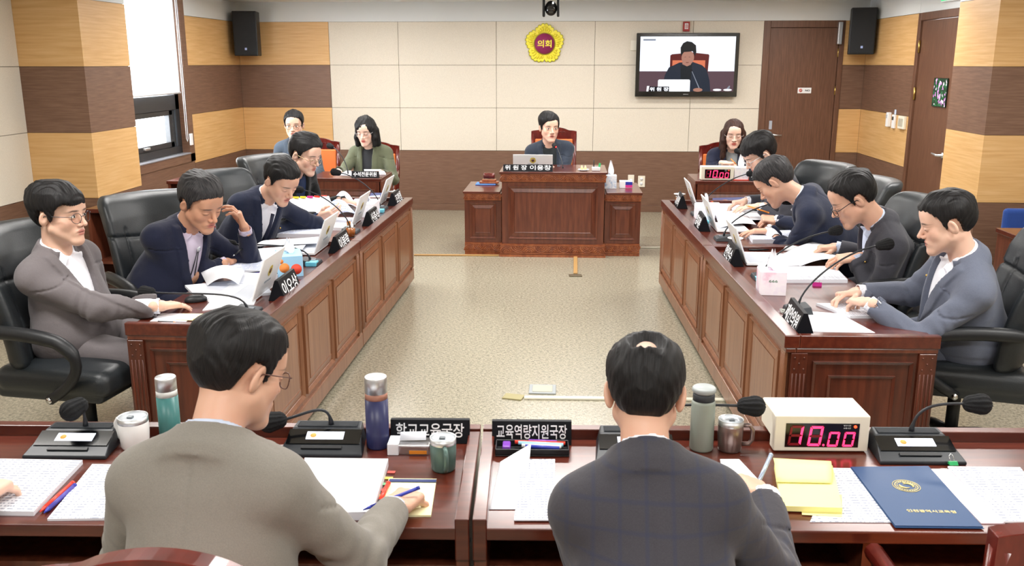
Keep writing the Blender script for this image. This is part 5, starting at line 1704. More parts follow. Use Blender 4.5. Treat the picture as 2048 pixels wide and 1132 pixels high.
def mic(label, base, head, rz=0, z=SURF, led=None, foam=.026, box=True, bow=.10, group='gooseneck microphones'):
    base, head = Vector((base[0], base[1], z)), Vector(head)
    t = thing('gooseneck_microphone', label, 'microphone', base, 0, group)
    M = Matrix.Rotation(rz, 4, 'Z')
    if box:
        vs = [(-.06, -.055, 0), (.06, -.055, 0), (.06, .055, 0), (-.06, .055, 0), (-.055, -.05, .018), (.055, -.05, .018), (.05, .045, .034), (-.05, .045, .034)]
        MB().add(vs, [(3, 2, 1, 0), (4, 5, 6, 7), (0, 1, 5, 4), (1, 2, 6, 5), (2, 3, 7, 6), (3, 0, 4, 7)], M).build('base', DARKG, t, bevel=.003)
        MB().box(-.02, -.03, .022, .02, -.005, .027, M).build('button', mat('button_grey', '6a7078', .5), t)
    h = head - base
    d = Vector((h.x, h.y, 0))
    p0 = Vector((0, 0, .02)); 
    pts = bez(p0, p0 + Vector((0, 0, bow)), h - d * .45 - Vector((0, 0, .01)) , h, 14)
    rs = [.0075, .0065] + [.0042] * 13
    MB().tube(pts, rs, 8).build('gooseneck', mat('gooseneck_black', '1e2126', .4), t)
    v = Vol(h - Vector((.07, .07, .07)), h + Vector((.07, .07, .07)), .0035)
    dn = (pts[-1] - pts[-3]).normalized()
    v.cap(h - dn * .012, h + dn * .022, foam * .82, foam * 1.05)
    w, (X, Y, Z) = v.win(v.o, v.o + v.h * v.n, 0)
    q = rot_from(dn, (0.1, 0.2, 1))
    lx = (X - h.x) * q[0][0] + (Y - h.y) * q[1][0] + (Z - h.z) * q[2][0]; lz = (X - h.x) * q[0][2] + (Y - h.y) * q[1][2] + (Z - h.z) * q[2][2]
    v.f = (v.f + .0018 * np.sin(np.arctan2(lz, lx) * 13)).astype(F32)
    a, b = v.nets(); np_mesh('foam_windscreen', a, b, FOAM, t)
    if led: MB().cyl(h - dn * .030, h - dn * .024, .008, 12).build('indicator_ring', mat('led_red', 'ff3030', .4, emit='ff2020', es=3.0), t)
    return t

def tissue_box(label, x, y, rz, mt, w=.115, d=.115, h=.10, z=SURF, tuft=.09, spots=None, nlab=None):
    t = thing('tissue_box', label, 'tissue box', (x, y, z), rz)
    MB().box(-w / 2, -d / 2, 0, w / 2, d / 2, h).build('carton', mt, t, bevel=.002)
    if tuft:
        n = 10; G = []
        for i in range(n + 1):
            u = i / n; wd = .030 + .018 * math.sin(u * PI) * (1 - u)
            G.append([(wd * math.cos(a) * (1 - .75 * u), wd * .55 * math.sin(a * 1.0) * (1 - u * .6) + .02 * u * math.sin(3 * u), h + tuft * u + .012 * math.cos(3 * a)) for a in [-PI * .75 + 1.5 * PI * j / 10 for j in range(11)]])
        MB().sheet(G, .0008).build('tissue', PAPER, t)
    for (sx, sz, r, mt2) in (spots or []):
        MB().cyl((sx, -d / 2 - .0006, sz), (sx, -d / 2 + .001, sz), r, 18).build('printed_motif', mt2, t)
    if nlab:
        o = text_mb(nlab, .03, .0003, .0, fit=(.04, .012)).build('lettering', mat('green_ink', '4a7a5c', .6), t); o.rotation_euler = (PI / 2, 0, 0); o.location = (0, -d / 2 - .001, h * .62)
    return t

def mouse(label, x, y, rz, mt, z=SURF):
    t = thing('computer_mouse', label, 'mouse', (x, y, z), rz)
    v = Vol((-.05, -.07, -.01), (.05, .07, .05), .003)
    v.ell((0, 0, .008), (.030, .052, .026)); w, (X, Y, Z) = v.win(v.o, v.o + v.h * v.n, 0)
    v.f = np.maximum(v.f, .001 - Z).astype(F32)
    a, b = v.nets(); np_mesh('shell', a, b, mt, t)
    MB().cyl((-.003, .028, .028), (.003, .028, .028), .007, 12).build('wheel', DARKG, t)
    return t

TEA = mat('barley_tea', 'b8641c', .15)
def tea_glass(label, x, y, z=SURF, lid=True, h=.085):
    t = thing('tea_glass', label, 'glass', (x, y, z), 0, 'glasses of barley tea')
    MB().lathe([(0, .0), (.030, .0), (.036, h), (.0335, h), (.028, .006), (0, .006)], 24).build('glass', GLASS, t)
    MB().lathe([(0, .007), (.0275, .007), (.031, h * .68), (0, h * .68)], 24).build('tea', TEA, t)
    if lid: MB().lathe([(0, h + .001), (.045, h + .001), (.045, h + .004), (.01, h + .008), (.006, h + .016), (0, h + .017)], 24).build('lid', WHITEP, t)
    return t

SEG = {'0': 'abcdef', '1': 'bc', '8': 'abcdefg'}
def seven(mb_on, mb_off, ch, x, z, w, h, M, tk=.12, ghost=True):
    """slanted seven-segment digit; lower left at x, z"""
    t_ = w * tk * 1.6; sh = .12
    def P(px, pz): return (x + px + pz * sh, 0, z + pz)
    g = t_ * .12
    segs = {'a': [(t_ * .3, h), (w - t_ * .3, h), (w - t_, h - t_), (t_, h - t_)], 'd': [(t_, t_), (w - t_, t_), (w - t_ * .3, 0), (t_ * .3, 0)],
            'g': [(t_ * .7, h / 2), (t_, h / 2 + t_ / 2), (w - t_, h / 2 + t_ / 2), (w - t_ * .7, h / 2), (w - t_, h / 2 - t_ / 2), (t_, h / 2 - t_ / 2)],
            'f': [(0, h - t_ * .3), (t_ * .9, h - t_ * 1.15), (t_ * .9, h / 2 + t_ * .55), (0, h / 2 + t_ * .1)], 'b': [(w, h - t_ * .3), (w - t_ * .9, h - t_ * 1.15), (w - t_ * .9, h / 2 + t_ * .55), (w, h / 2 + t_ * .1)],
            'e': [(0, t_ * .3), (t_ * .9, t_ * 1.15), (t_ * .9, h / 2 - t_ * .55), (0, h / 2 - t_ * .1)], 'c': [(w, t_ * .3), (w - t_ * .9, t_ * 1.15), (w - t_ * .9, h / 2 - t_ * .55), (w, h / 2 - t_ * .1)]}
    for k, pts in segs.items():
        on = k in SEG[ch]
        if not on and not ghost: continue
        mb = mb_on if on else mb_off
        q = [P(a, b) for a, b in pts]; n = len(q)
        mb.add([(a, -.001, c) for a, _, c in q] + [(a, 0, c) for a, _, c in q], [tuple(range(n)), tuple(range(2 * n - 1, n - 1, -1))] + [(i, n + i, n + (i + 1) % n, (i + 1) % n) for i in range(n)], M)
LEDON = mat('led_digit', 'ff2850', .4, emit='ff2f5e', es=2.2); LEDOFF = mat('led_segment_unlit', '5c0a12', .4, emit='8a0c1c', es=.25); LEDP = mat('led_window', '14060a', .15)
def timer(label, x, y, z, w, h, d, rz=0, ghost=True, over=0):
    t = thing('digital_timer', label, 'timer', (x, y, z), rz, 'red digit timers')
    if over: MB().prism([(0, .004), (.045, .004), (.045, over), (d, over), (d, h), (0, h)], -w / 2, w / 2, Matrix(((0, 0, 1, 0), (1, 0, 0, 0), (0, 1, 0, 0), (0, 0, 0, 1)))).build('case', CREAMP, t, bevel=.004, seg=3)
    else: MB().box(-w / 2, 0, .004, w / 2, d, h).build('case', CREAMP, t, bevel=.006, seg=3)
    MB().box(-w / 2 + .02, .01, 0, w / 2 - .02, .04 if over else d - .01, .005).build('foot', BLACKP, t)
    wx0, wx1, wz0, wz1 = -w * .385, w * .39, h * .16, h * .80
    MB().box(wx0, -.002, wz0, wx1, .001, wz1).build('display_window', LEDP, t)
    on, off = MB(), MB(); M = T(0, -.003, 0); H = wz1 - wz0
    W_ = wx1 - wx0
    seven(on, off, '1', wx0 + W_ * .03, wz0 + H * .08, W_ * .18, H * .84, M, ghost=ghost)
    seven(on, off, '0', wx0 + W_ * .30, wz0 + H * .06, W_ * .18, H * .84, M, ghost=ghost)
    on.cyl((wx0 + W_ * .525, -.004, wz0 + H * .10), (wx0 + W_ * .525, -.003, wz0 + H * .10), H * .045, 10)
    seven(on, off, '0', wx0 + W_ * .57, wz0 + H * .04, W_ * .145, H * .62, M, ghost=False)
    seven(on, off, '0', wx0 + W_ * .78, wz0 + H * .04, W_ * .145, H * .62, M, ghost=False)
    on.build('lit_digits', LEDON, t)
    if off.v: off.build('unlit_segments', LEDOFF, t)
    MB().cyl((wx1 - W_ * .06, -.004, wz1 - H * .12), (wx1 - W_ * .06, -.001, wz1 - H * .12), H * .06, 12).build('status_light', mat('led_status', 'ff3a20', .4, emit='ff4020', es=3), t)
    for k, s in enumerate(('발언시간', '보충시간')):
        o = text_mb(s, .01, .0002, 0, fit=(W_ * .10, H * .06)).build('lettering', PAPER, t); o.rotation_euler = (PI / 2, 0, 0); o.location = (wx1 - W_ * .17, -.003, wz1 - H * (.07 + .11 * k))
    return t

def thermos(label, x, y, mbody, mband, z=SURF, r=.034, h=.25, cap=.052, band=.018):
    t = thing('thermos', label, 'bottle', (x, y, z))
    MB().lathe([(0, 0), (r * .96, 0), (r, .005), (r, h - cap - band), (r * .99, h - cap - band)], 32).build('body', mbody, t)
    MB().lathe([(0, h - cap - band), (r * .99, h - cap - band), (r * .97, h - cap), (0, h - cap)], 32).build('band', mband, t)
    MB().lathe([(0, h - cap), (r * .97, h - cap), (r * .97, h - .003), (r * .92, h), (0, h)], 32).build('cap', STEEL, t)
    return t

def mug(label, x, y, mt, z=SURF, r=.042, h=.105, handle=0, lidm=None, mark=True):
    t = thing('lidded_mug', label, 'mug', (x, y, z))
    MB().lathe([(0, 0), (r * .86, 0), (r * .92, .006), (r, h * .5), (r, h - .018), (r * .985, h - .017)], 32).build('body', mt, t)
    MB().lathe([(r * .985, h - .018), (r * 1.0, h - .016), (r * 1.0, h), (r * .95, h), (r * .93, h - .010)], 32, cap=False).build('steel_rim', STEEL, t)
    MB().lathe([(0, h - .010), (r * .94, h - .010), (r * .94, h - .002), (r * .4, h - .001), (0, h - .001)], 32).build('lid', mat('clear_lid', 'b9c0c6', .15), t)
    MB().box(-.008, -r * .5, h - .002, .008, -r * .15, h + .005).build('lid_slider', mat('smoke', '6f777d', .3), t, bevel=.002)
    a = handle; c, s = math.cos(a), math.sin(a)
    pts = [(c * r * .97, s * r * .97, h * .80), (c * (r + .018), s * (r + .018), h * .80), (c * (r + .027), s * (r + .027), h * .66), (c * (r + .027), s * (r + .027), h * .34), (c * (r + .018), s * (r + .018), h * .20), (c * r * .97, s * r * .97, h * .20)]
    MB().tube(pts, .0065, 10).build('handle', mt, t)
    return t

def delegate_unit(label, x, y, head, rz=0, z=SURF, hide=False):
    t = thing('conference_unit', label, 'microphone', (x, y, z), rz, 'conference microphone units')
    w, d = .215, .150
    kd = d / .19
    vs = [(-w / 2 - .012, -.0, 0), (w / 2 + .012, 0, 0), (w / 2, d, 0), (-w / 2, d, 0), (-w / 2 - .012, 0, .010), (w / 2 + .012, 0, .010), (w / 2 - .008, d * .70, .048), (-w / 2 + .008, d * .70, .048), (w / 2 - .012, d, .052), (-w / 2 + .012, d, .052)]
    MB().add(vs, [(3, 2, 1, 0), (0, 1, 5, 4), (4, 5, 6, 7), (7, 6, 8, 9), (1, 2, 8, 6, 5), (3, 0, 4, 7, 9), (2, 3, 9, 8)]).build('housing', mat('unit_grey', '23272c', .4), t, bevel=.003)
    sl = math.atan2(.038, d * .70)
    M = Matrix.Translation((0, 0, .011)) @ Euler((sl, 0, 0)).to_matrix().to_4x4()
    MB().box(-w / 2 + .002, .052 * kd, .0005, w / 2 - .002, .128 * kd, .002, M).build('display_panel', GLOSSB, t)
    MB().box(-.052, .074 * kd, .002, .056, .114 * kd, .0028, M).build('display', SCREENW, t)
    MB().cyl((-.032, .094 * kd, .0028), (-.032, .094 * kd, .0034), .009, 14, M=M).build('display_emblem', mat('lcd_orange', 'd88a3c', .5, emit='e09040', es=.5), t)
    MB().box(-.058, .026 * kd, .0005, .058, .042 * kd, .0035, M).build('key_bar', BLACKP, t, bevel=.001)
    m = MB()
    for k in range(9): m.box(-w / 2 + .02, d * .72 + k * .0042, .0500, w / 2 - .02, d * .72 + k * .0042 + .0016, .0522)
    m.build('speaker_slots', DARKG, t)
    c, s = math.cos(rz), math.sin(rz)
    hx = Vector(head) - Vector((x, y, z)); hx = Vector((hx.x * c + hx.y * s, -hx.x * s + hx.y * c, hx.z))
    p0 = Vector((.01, d * .80, .045))
    dd = Vector((hx.x - p0.x, hx.y - p0.y, 0))
    pts = bez(p0, p0 + Vector((0, 0, .10)), hx - dd * .5, hx, 14)
    MB().tube(pts, [.009, .007] + [.0042] * 13, 8).build('gooseneck', mat('gooseneck_black', '1e2126', .4), t)
    v = Vol(hx - Vector((.08, .08, .08)), hx + Vector((.08, .08, .08)), .0035)
    dn = (pts[-1] - pts[-3]).normalized()
    v.cap(hx - dn * .010, hx + dn * .016, .024, .030)
    w_, (X, Y, Z) = v.win(v.o, v.o + v.h * v.n, 0)
    q = rot_from(dn, (.1, .2, 1))
    lx = (X - hx.x) * q[0][0] + (Y - hx.y) * q[1][0] + (Z - hx.z) * q[2][0]; lz = (X - hx.x) * q[0][2] + (Y - hx.y) * q[1][2] + (Z - hx.z) * q[2][2]
    v.f = (v.f + .0020 * np.sin(np.arctan2(lz, lx) * 12)).astype(F32)
    a, b = v.nets(); np_mesh('foam_windscreen', a, b, FOAM, t)
    return t
# ------------------------------------------------------------------ laptops, nameplates, microphones along both rows
H90 = R(90)
for lb, y in (('white laptop before the man in the light grey suit', 4.12), ('white laptop before the man with the bolo tie', 5.19), ('white laptop before the man in the navy suit, far left unit', 6.11), ('white laptop at the far end of the left row', 7.02)):
    laptop(lb, -1.435, y, -H90, 20)
for lb, y in (('white laptop nearest on the right row, before the man with dark rimmed glasses', 5.06), ('white laptop before the man leaning over the right row', 6.06), ('white laptop at the far end of the right row', 6.98)):
    laptop(lb, 1.0, y, H90, 20)
for lb, y, s in (('black nameplate nearest on the left row, beside the orange-figured tissue box', 4.15, '이오상'), ('black nameplate just before the joint of the two left desks', 5.24, '이봉락'), ('black nameplate of the left row beside the lilac tissue box', 6.14, '신충식'), ('black nameplate at the far end of the left row by the lidded glass', 7.04, '조현영')):
    nameplate(lb, -1.335, y, H90, s, .26, .098)
for lb, y, s, x in (('black nameplate at the far end of the right row by the lidded glass', 7.03, '정종혁', .90), ('black nameplate of the right row beside the lilac tissue box', 6.07, '임지훈', .925), ('black nameplate just before the joint of the two right desks', 5.02, '한민수', .945), ('four-letter black nameplate at the near end of the right row', 3.72, '제안의원', .985)):
    nameplate(lb, x, y, -H90 - R(2), s, .26, .098)
L = lambda px, py, Y: aty(px, py, Y)
mic('black microphone reaching from the near left desk end towards the grey suited man', (-1.40, 3.80), L(297, 584, 3.86), H90)
mic('black microphone pointing at the man with the bolo tie', (-1.40, 4.82), L(462, 488, 4.78), H90)
mic('black microphone with an orange tag at its foot in the left row', (-1.40, 5.78), L(598, 379, 5.72), H90)
MB().box(-.012, -.002, 0, .012, .002, .03).build('orange_tag', PENC, bpy.data.objects['gooseneck_microphone.002'], loc=(-.01, 0, .045))
mic('black microphone at the far end of the left row', (-1.40, 6.75), L(674, 345, 6.70), H90)
mic('black microphone at the far end of the right row', (.98, 6.62), L(1500, 347, 6.9), -H90)
mic('black microphone before the man leaning over the right row', (1.0, 5.66), L(1572, 402, 5.75), -H90)
mic('black microphone before the man with dark rimmed glasses', (1.03, 4.62), L(1668, 462, 4.75), -H90)
mic('black microphone arching towards the man in the blue-grey suit', (1.05, 3.98), L(1766, 490, 4.02), -H90)
mic('slim microphone with a red ring on the chairman desk', (-.02, 8.42), L(1110, 292, 8.62), 0, z=.795, led=True, foam=.022, box=False, bow=.04)
mic('microphone on the left staff desk curving up to the left', (-2.02, 8.34), L(662, 293, 8.45), 0, z=.74, foam=.026, box=False)
mic('microphone on the right staff desk behind the timer', (1.78, 8.5), (1.62, 8.62, .96), 0, z=.74, foam=.024)
# chairman desk
laptop('white laptop open on the chairman desk', L(1066, 318, 8.52).x, 8.50, PI, 12, z=.795, w=.37, hgt=.125)
p = L(1032, 336, 8.34); nameplate('left one of the two nameplates on the chairman desk, widely spaced letters', p.x, 8.345, 0, '위 원 장', .235, .062, z=.795, d=.03)
p = L(1081, 336, 8.34); nameplate('right one of the two nameplates on the chairman desk, before the laptop', p.x, 8.340, 0, '이용창', .225, .064, z=.795, d=.03)
p = L(1167, 340, 8.42)
t = thing('candy_dish', 'small white dish with yellow wrapped sweets on the chairman desk', 'dish', (p.x, 8.42, .795))
MB().lathe([(0, 0), (.03, 0), (.055, .012), (.052, .014), (0, .006)], 24).build('dish', WHITEP, t)
for dx in (-.016, .016): MB().cyl((dx, 0, .010), (dx, 0, .048), .016, 14, .004).build('sweet', mat('sweet_yellow', 'f4e39a', .5), t)
p = L(1192, 338, 8.42)
t = thing('cup', 'white square cup holding a green stick and black pen on the chairman desk', 'cup', (p.x, 8.42, .795))
MB().box(-.038, -.03, 0, .038, .03, .035).build('cup_body', WHITEP, t, bevel=.006)
MB().cyl((-.02, 0, .03), (-.022, 0, .10), .005, 8).build('pen', BLACKP, t); MB().box(.015, -.004, .03, .035, .004, .075).build('stick', mat('green_stick', '3fae6c', .5), t, rot=(0, R(8), 0))
# gavel on its block on the left wing
c = atz(980, 366, .60); c.y = 8.80; c.x -= .01
tag(MB().box(-.10, -.09, 0, .10, .09, .008).build('folded_cloth', mat('blue_cloth', '4f7fc8', .8), None, bevel=.003, loc=(c.x - .02, c.y + .10, .601)), 'blue cloth folded under the gavel block on the left wing', 'cloth')
t = thing('gavel', 'wooden gavel resting on its block on the left wing of the chairman desk', 'gavel', (c.x + .01, c.y + .10, .608))
MB().prism([(-.095, -.045), (.095, -.045), (.095, .045), (-.095, .045)], 0, .022).prism([(-.07, -.035), (.07, -.035), (.07, .035), (-.07, .035)], .022, .042).build('block', CARVED, t, bevel=.006)
m = MB().tube([(-.055, 0, .075), (-.05, 0, .075), (-.028, 0, .075), (0, 0, .075), (.028, 0, .075), (.05, 0, .075), (.055, 0, .075)], [.026, .031, .027, .031, .027, .031, .026], 18); m.build('head', CHERRY, t)
MB().tube([(0, 0, .075), (0, .12, .070)], [.008, .011], 10).build('handle', CHERRY, t)
p = atz(1221, 378, .60)
TB1 = ramp_mat('tissue_blue_print', ['b8d4ec', 'eef3f8', '8fb4d8'], nscale=26, detail=3, rough=.6)
tissue_box('blue and white tissue box on the right wing of the chairman desk', p.x, p.y + .07, 0, TB1, .115, .115, .125, z=.60, tuft=.13)
t = thing('small_carton', 'small white carton with blue and pink stripes on the right wing', 'carton', (p.x + .15, p.y + .12, .60))
MB().box(-.06, -.05, 0, .06, .05, .065).build('carton', WHITEP, t, bevel=.002)
MB().box(-.005, -.0515, .03, .061, -.050, .06).build('blue_band', BLUEP, t); MB().box(-.005, -.0515, .004, .061, -.050, .030).build('pink_band', PINK, t)
# staff desks
nameplate('black nameplate on the left staff desk before the woman in olive', -1.83, 8.22, 0, '수석전문위원', .25, .060, z=.74, d=.03)
nameplate('nameplate half hidden behind the leaning men on the right staff desk', 1.745, 8.22, 0, '전문위원', .19, .062, z=.74, d=.03)
G3 = 'papers on the left staff desk'
quad_sheet('document', 'white sheet under the hand of the woman in the olive jacket', 'document', [(672, 342), (702, 342), (705, 352), (668, 350)], .742, .003, PRINT)
quad_sheet('document', 'papers beside the nameplate on the left staff desk', 'document', [(728, 341), (766, 341), (772, 350), (733, 351)], .742, .012, PAPER)
timer('small red digit timer on the right staff desk', L(1434, 350, 8.22).x, 8.20, .74, .29, .125, .10, ghost=True)
TB3 = ramp_mat('tissue_pale_print', ['e6dff0', 'f2f2f6', 'd9e0f2'], nscale=18, detail=3, rough=.6)
p = L(1482, 350, 8.25); tissue_box('white tissue box with a tall tissue beside the small timer', p.x, 8.29, 0, TB3, .125, .12, .115, z=.74, tuft=.11)
tag(MB().box(-.09, -.06, 0, .09, .06, .006).build('red_folder', REDP, None, loc=(p.x, 8.28, .7405)), 'red folder edge under the white tissue box on the right staff desk', 'folder')
t = thing('paper_cup', 'small white folded card at the left end of the right staff desk', 'card', (1.27, 8.33, .74))
MB().add([(-.05, 0, 0), (.05, -.02, 0), (.045, .05, 0), (0, .01, .07)], [(0, 2, 1), (0, 1, 3), (1, 2, 3), (2, 0, 3)]).build('card', PAPER, t)

# ------------------------------------------------------------------ left row, desk clutter
TB2 = mat('tissue_sky', '9fd0f0', .6)
c = atz(612, 548, SURF)
tissue_box('sky blue tissue box with orange and red figures in the left row', -1.45, 4.60, R(20), TB2, .13, .2, .11, tuft=.07, spots=[(-.03, .05, .026, mat('motif_orange', 'f0934a', .6)), (.03, .04, .028, mat('motif_red', 'e4503c', .6)), (-.045, .085, .012, mat('motif_orange', 'f0934a', .6))])
tissue_box('pale lilac tissue box on the far left desk between two laptops', -1.42, 6.46, H90, TB3, .2, .115, .10, tuft=.06)
for lb, px, py in (('open glass of barley tea at the joint of the left desks', 698, 470), ):
    q = atz(px, py, SURF); tea_glass(lb, -1.36, 5.475 + .14, lid=False)
tea_glass('lidded glass of barley tea at the far corner of the left row', -1.36, 7.19 - .055, h=.08)
tea_glass('lidded glass of barley tea at the far corner of the right row', .90, 7.19 - .06, h=.08)
tea_glass('lidded glass of barley tea at the joint of the right desks', 1.0, 5.27, h=.085)
QS = quad_sheet
def curlf(h, side='u'): return (lambda u, v: h * max(0, (u - .55) / .45) ** 1.5) if side == 'u' else ((lambda u, v: h * max(0, (.5 - v) / .5) ** 1.5) if side == 'v' else (lambda u, v: h * max(0, (.45 - u) / .45) ** 1.5))
QS('document', 'open booklet lying before the bolo tie man nearest the mouse hand', 'document', [(370, 575), (520, 560), (545, 590), (398, 603)], SURF, .012, PAPER2)
QS('document', 'curled-up page rising from the booklet near the blue-striped stack', 'document', [(402, 546), (490, 552), (478, 580), (415, 572)], SURF + .014, .002, PAPER, curl=lambda u, v: .05 * math.sin(u * 2.6))
QS('notebook', 'thick stack of printed sheets with pink clip edge on the near left desk', 'notebook', [(490, 552), (556, 556), (526, 575), (455, 575)], SURF, .02, PAPER2)
QS('document', 'white sheet just left of the nearest left laptop', 'document', [(440, 583), (520, 583), (508, 610), (405, 622)], SURF, .004, PAPER)
QS('document', 'white sheet with pencils along it at the near end of the left row', 'document', [(323, 627), (392, 628), (372, 644), (300, 643)], SURF, .002, PAPER)
QS('notepad', 'pale yellow note sheet at the near end of the left row', 'notepad', [(365, 628), (430, 629), (428, 643), (352, 640)], SURF + .003, .003, YP2)
a, b = atz(380, 646, SURF), atz(306, 645, SURF); a.z = b.z = SURF + .008
pen('marker', 'yellow highlighter at the near end of the left row', 'marker', atz(388, 641, SURF + .012), atz(408, 641, SURF + .012), .007, (mat('hi_yellow', 'f0d840', .4), BLACKP, mat('hi_yellow', 'f0d840', .4)))
pen('pen', 'black pen with orange ring at the near end of the left row', 'pen', atz(318, 644, SURF + .008), atz(352, 645, SURF + .008), .005, (BLACKP, PENC, BLACKP))
QS('document', 'printed table sheets under the writing hand of the bolo tie man', 'document', [(455, 520), (590, 512), (548, 548), (440, 547)], SURF, .02, PRINT2)
QS('document', 'top sheet lifted on the stack of the bolo tie man', 'document', [(480, 505), (612, 494), (592, 516), (462, 524)], SURF + .021, .002, PAPER, curl=lambda u, v: .012 * (1 - v))
QS('document', 'white pages fanned out beside the second left laptop', 'document', [(545, 488), (640, 480), (636, 500), (510, 506)], SURF, .02, PAPER, curl=lambda u, v: .03 * math.sin(v * 2.4))
QS('document', 'printed table on the raised end before the navy suited man', 'document', [(585, 460), (668, 455), (640, 476), (548, 475)], SURF, .026, PRINT2)
QS('document', 'sheets under the mouse hand of the navy suited man', 'document', [(610, 448), (700, 440), (706, 462), (640, 460)], SURF, .02, PAPER)
QS('document', 'curling table sheet on the far left desk by the tissue box', 'document', [(668, 403), (700, 400), (722, 432), (668, 428)], SURF, .02, PRINT2, curl=lambda u, v: .06 * math.sin(u * 2.8))
QS('document', 'white sheets under the hand of the man in the black jacket', 'document', [(712, 398), (760, 394), (755, 412), (700, 414)], SURF, .015, PAPER)
QS('notebook', 'dark blue notebook with orange pencil at the far end of the left row', 'notebook', [(742, 388), (768, 388), (766, 396), (738, 397)], SURF + .001, .01, mat('navy_cover', '27356a', .5))
for (x, y, rz, lb) in ((-1.60, 4.52, 0.5, 'pens in a black tray beside the thick stack on the near left desk'),):
    t = thing('pen_tray', lb, 'tray', (x, y, SURF), rz)
    MB().box(-.11, -.03, 0, .11, .03, .004).box(-.11, -.03, .004, .11, -.026, .018).box(-.11, .026, .004, .11, .03, .018).box(-.11, -.026, .004, -.106, .026, .018).box(.106, -.026, .004, .11, .026, .018).build('tray', BLACKP, t, bevel=.001)
    for k, mt_ in enumerate((REDP, PENC, BLUEP)): MB().cyl((-.09, -.015 + k * .014, .011), (.09, -.012 + k * .014, .011), .005, 8).build('pen', mt_, t)
mouse('black mouse under the hand of the man in the light grey suit', *atz(392, 603, SURF).xy, R(-60), BLACKP)
mouse('black mouse under the hand of the navy suited man in the left row', *atz(612, 452, SURF).xy, R(-60), BLACKP)
# booklet held up by the man in the black jacket
def held_booklet():
    t = thing('booklet', 'open booklet with coloured index tabs held up by the man in the black jacket', 'booklet', (0, 0, 0))
    a = [L(577, 397, 6.05), L(658, 392, 6.15), L(672, 430, 6.02), L(594, 438, 5.92)]
    n = 8; G = []
    for i in range(n + 1):
        v = i / n
        G.append([(a[0] * (1 - u) + a[1] * u) * (1 - v) + (a[3] * (1 - u) + a[2] * u) * v + Vector((0, .02 * math.sin(u * PI), 0)) for u in [j / n for j in range(n + 1)]])
    mb = MB(); mb.sheet(G, .012); mb.build('pages', PAPER2, t)
    a = [L(662, 404, 6.1), L(690, 403, 6.15), L(713, 428, 6.02), L(673, 430, 6.02)]
    G = []
    for i in range(n + 1):
        v = i / n
        G.append([(a[0] * (1 - u) + a[1] * u) * (1 - v) + (a[3] * (1 - u) + a[2] * u) * v + Vector((0, .0, .02 * math.sin(u * PI))) for u in [j / n for j in range(n + 1)]])
    mb = MB(); mb.sheet(G, .003); mb.build('turned_page', PRINT2, t)
    for k, mt_ in enumerate((mat('hi_yellow', 'f0d840', .4), mat('hi_yellow', 'f0d840', .4), PINK, REDP, REDP)):
        q = L(592 + k * 14, 396 - k * .6, 6.07 + .02 * k); MB().box(-.02, -.004, -.002, .02, .004, .010).build('index_tab', mt_, t, loc=q)
held_booklet()

# ------------------------------------------------------------------ right row, desk clutter
TB4 = ramp_mat('tissue_flower_print', ['e6b8cf', 'f1e8f2', 'f4f0f6', 'e9dff0'], nscale=12, detail=3, rough=.6)
c = atz(1537, 590, SURF)
tissue_box('flowered pale pink tissue box nearest on the right row', c.x + .02, c.y + .05, R(-4), TB4, .125, .125, .115, tuft=.09, nlab='666')
tissue_box('pale lilac tissue box on the far right desk between two laptops', .99, 6.42, -H90, TB3, .22, .115, .10, tuft=.08)
QS('document', 'near blank sheet behind the four-letter nameplate at the right row end', 'document', [(1603, 622), (1680, 628), (1750, 666), (1625, 664)], SURF, .002, PAPER)
QS('document', 'white booklet under the clasped hands of the blue-grey suited man', 'document', [(1632, 611), (1742, 612), (1758, 637), (1700, 637)], SURF, .012, PRINT)
QS('notebook', 'thick white report with violet cover strip on the near right desk', 'notebook', [(1545, 540), (1668, 538), (1695, 566), (1562, 566)], SURF, .018, PRINT)
QS('document', 'page being turned by the man with dark rimmed glasses', 'document', [(1560, 512), (1648, 490), (1683, 530), (1600, 533)], SURF + .006, .002, PAPER, curl=lambda u, v: .035 * math.sin(u * 2.4))
QS('document', 'white sheets beneath the turned page in the right row', 'document', [(1500, 508), (1570, 510), (1610, 532), (1520, 540)], SURF, .008, PAPER2)
QS('document', 'printed table under the watch hand of the leaning man', 'document', [(1492, 470), (1580, 468), (1598, 487), (1505, 487)], SURF, .026, PRINT2)
QS('document', 'fanned sheets before the leaning man in the right row', 'document', [(1430, 435), (1490, 430), (1512, 456), (1440, 462)], SURF, .02, PAPER, curl=lambda u, v: .02 * math.sin(u * 3))
QS('document', 'sheets under the hands of the man with black hair in the far right seat', 'document', [(1422, 412), (1480, 412), (1520, 432), (1430, 436)], SURF, .02, PRINT2)
QS('document', 'open booklet right of the fanned sheets in the right row', 'document', [(1470, 418), (1520, 424), (1530, 440), (1470, 440)], SURF + .02, .004, PAPER)
QS('notebook', 'navy notebook at the far end of the right row', 'notebook', [(1425, 398), (1490, 396), (1500, 405), (1425, 408)], SURF, .008, mat('navy_cover', '27356a', .5))
pen('pencil', 'orange pencil lying on the navy notebook in the right row', 'pencil', atz(1424, 404, SURF + .014), atz(1455, 400, SURF + .014), .005, (PENC, WOODT, REDP))
mouse('white mouse beside the glasses man on the near right desk', *atz(1584, 502, SURF).xy, R(80), WHITEP)
pen('pen', 'dark pen lying along the ledge right of the third right laptop', 'pen', atz(1500, 500, SURF + .006), atz(1548, 499, SURF + .006), .006, (BLACKP, REDP, BLACKP))
pen('pencil', 'orange pencil in the hand of the man with dark rimmed glasses', 'pencil', atz(1652, 498, SURF + .03), atz(1612, 494, SURF + .008), .0045, (PENC, WOODT, PENC))
pen('pencil', 'orange pencil in the fist of the leaning navy suited man', 'pencil', L(1536, 425, 6.05) , L(1490, 410, 6.1), .0045, (PENC, WOODT, PENC))
c = atz(1634, 572, SURF)
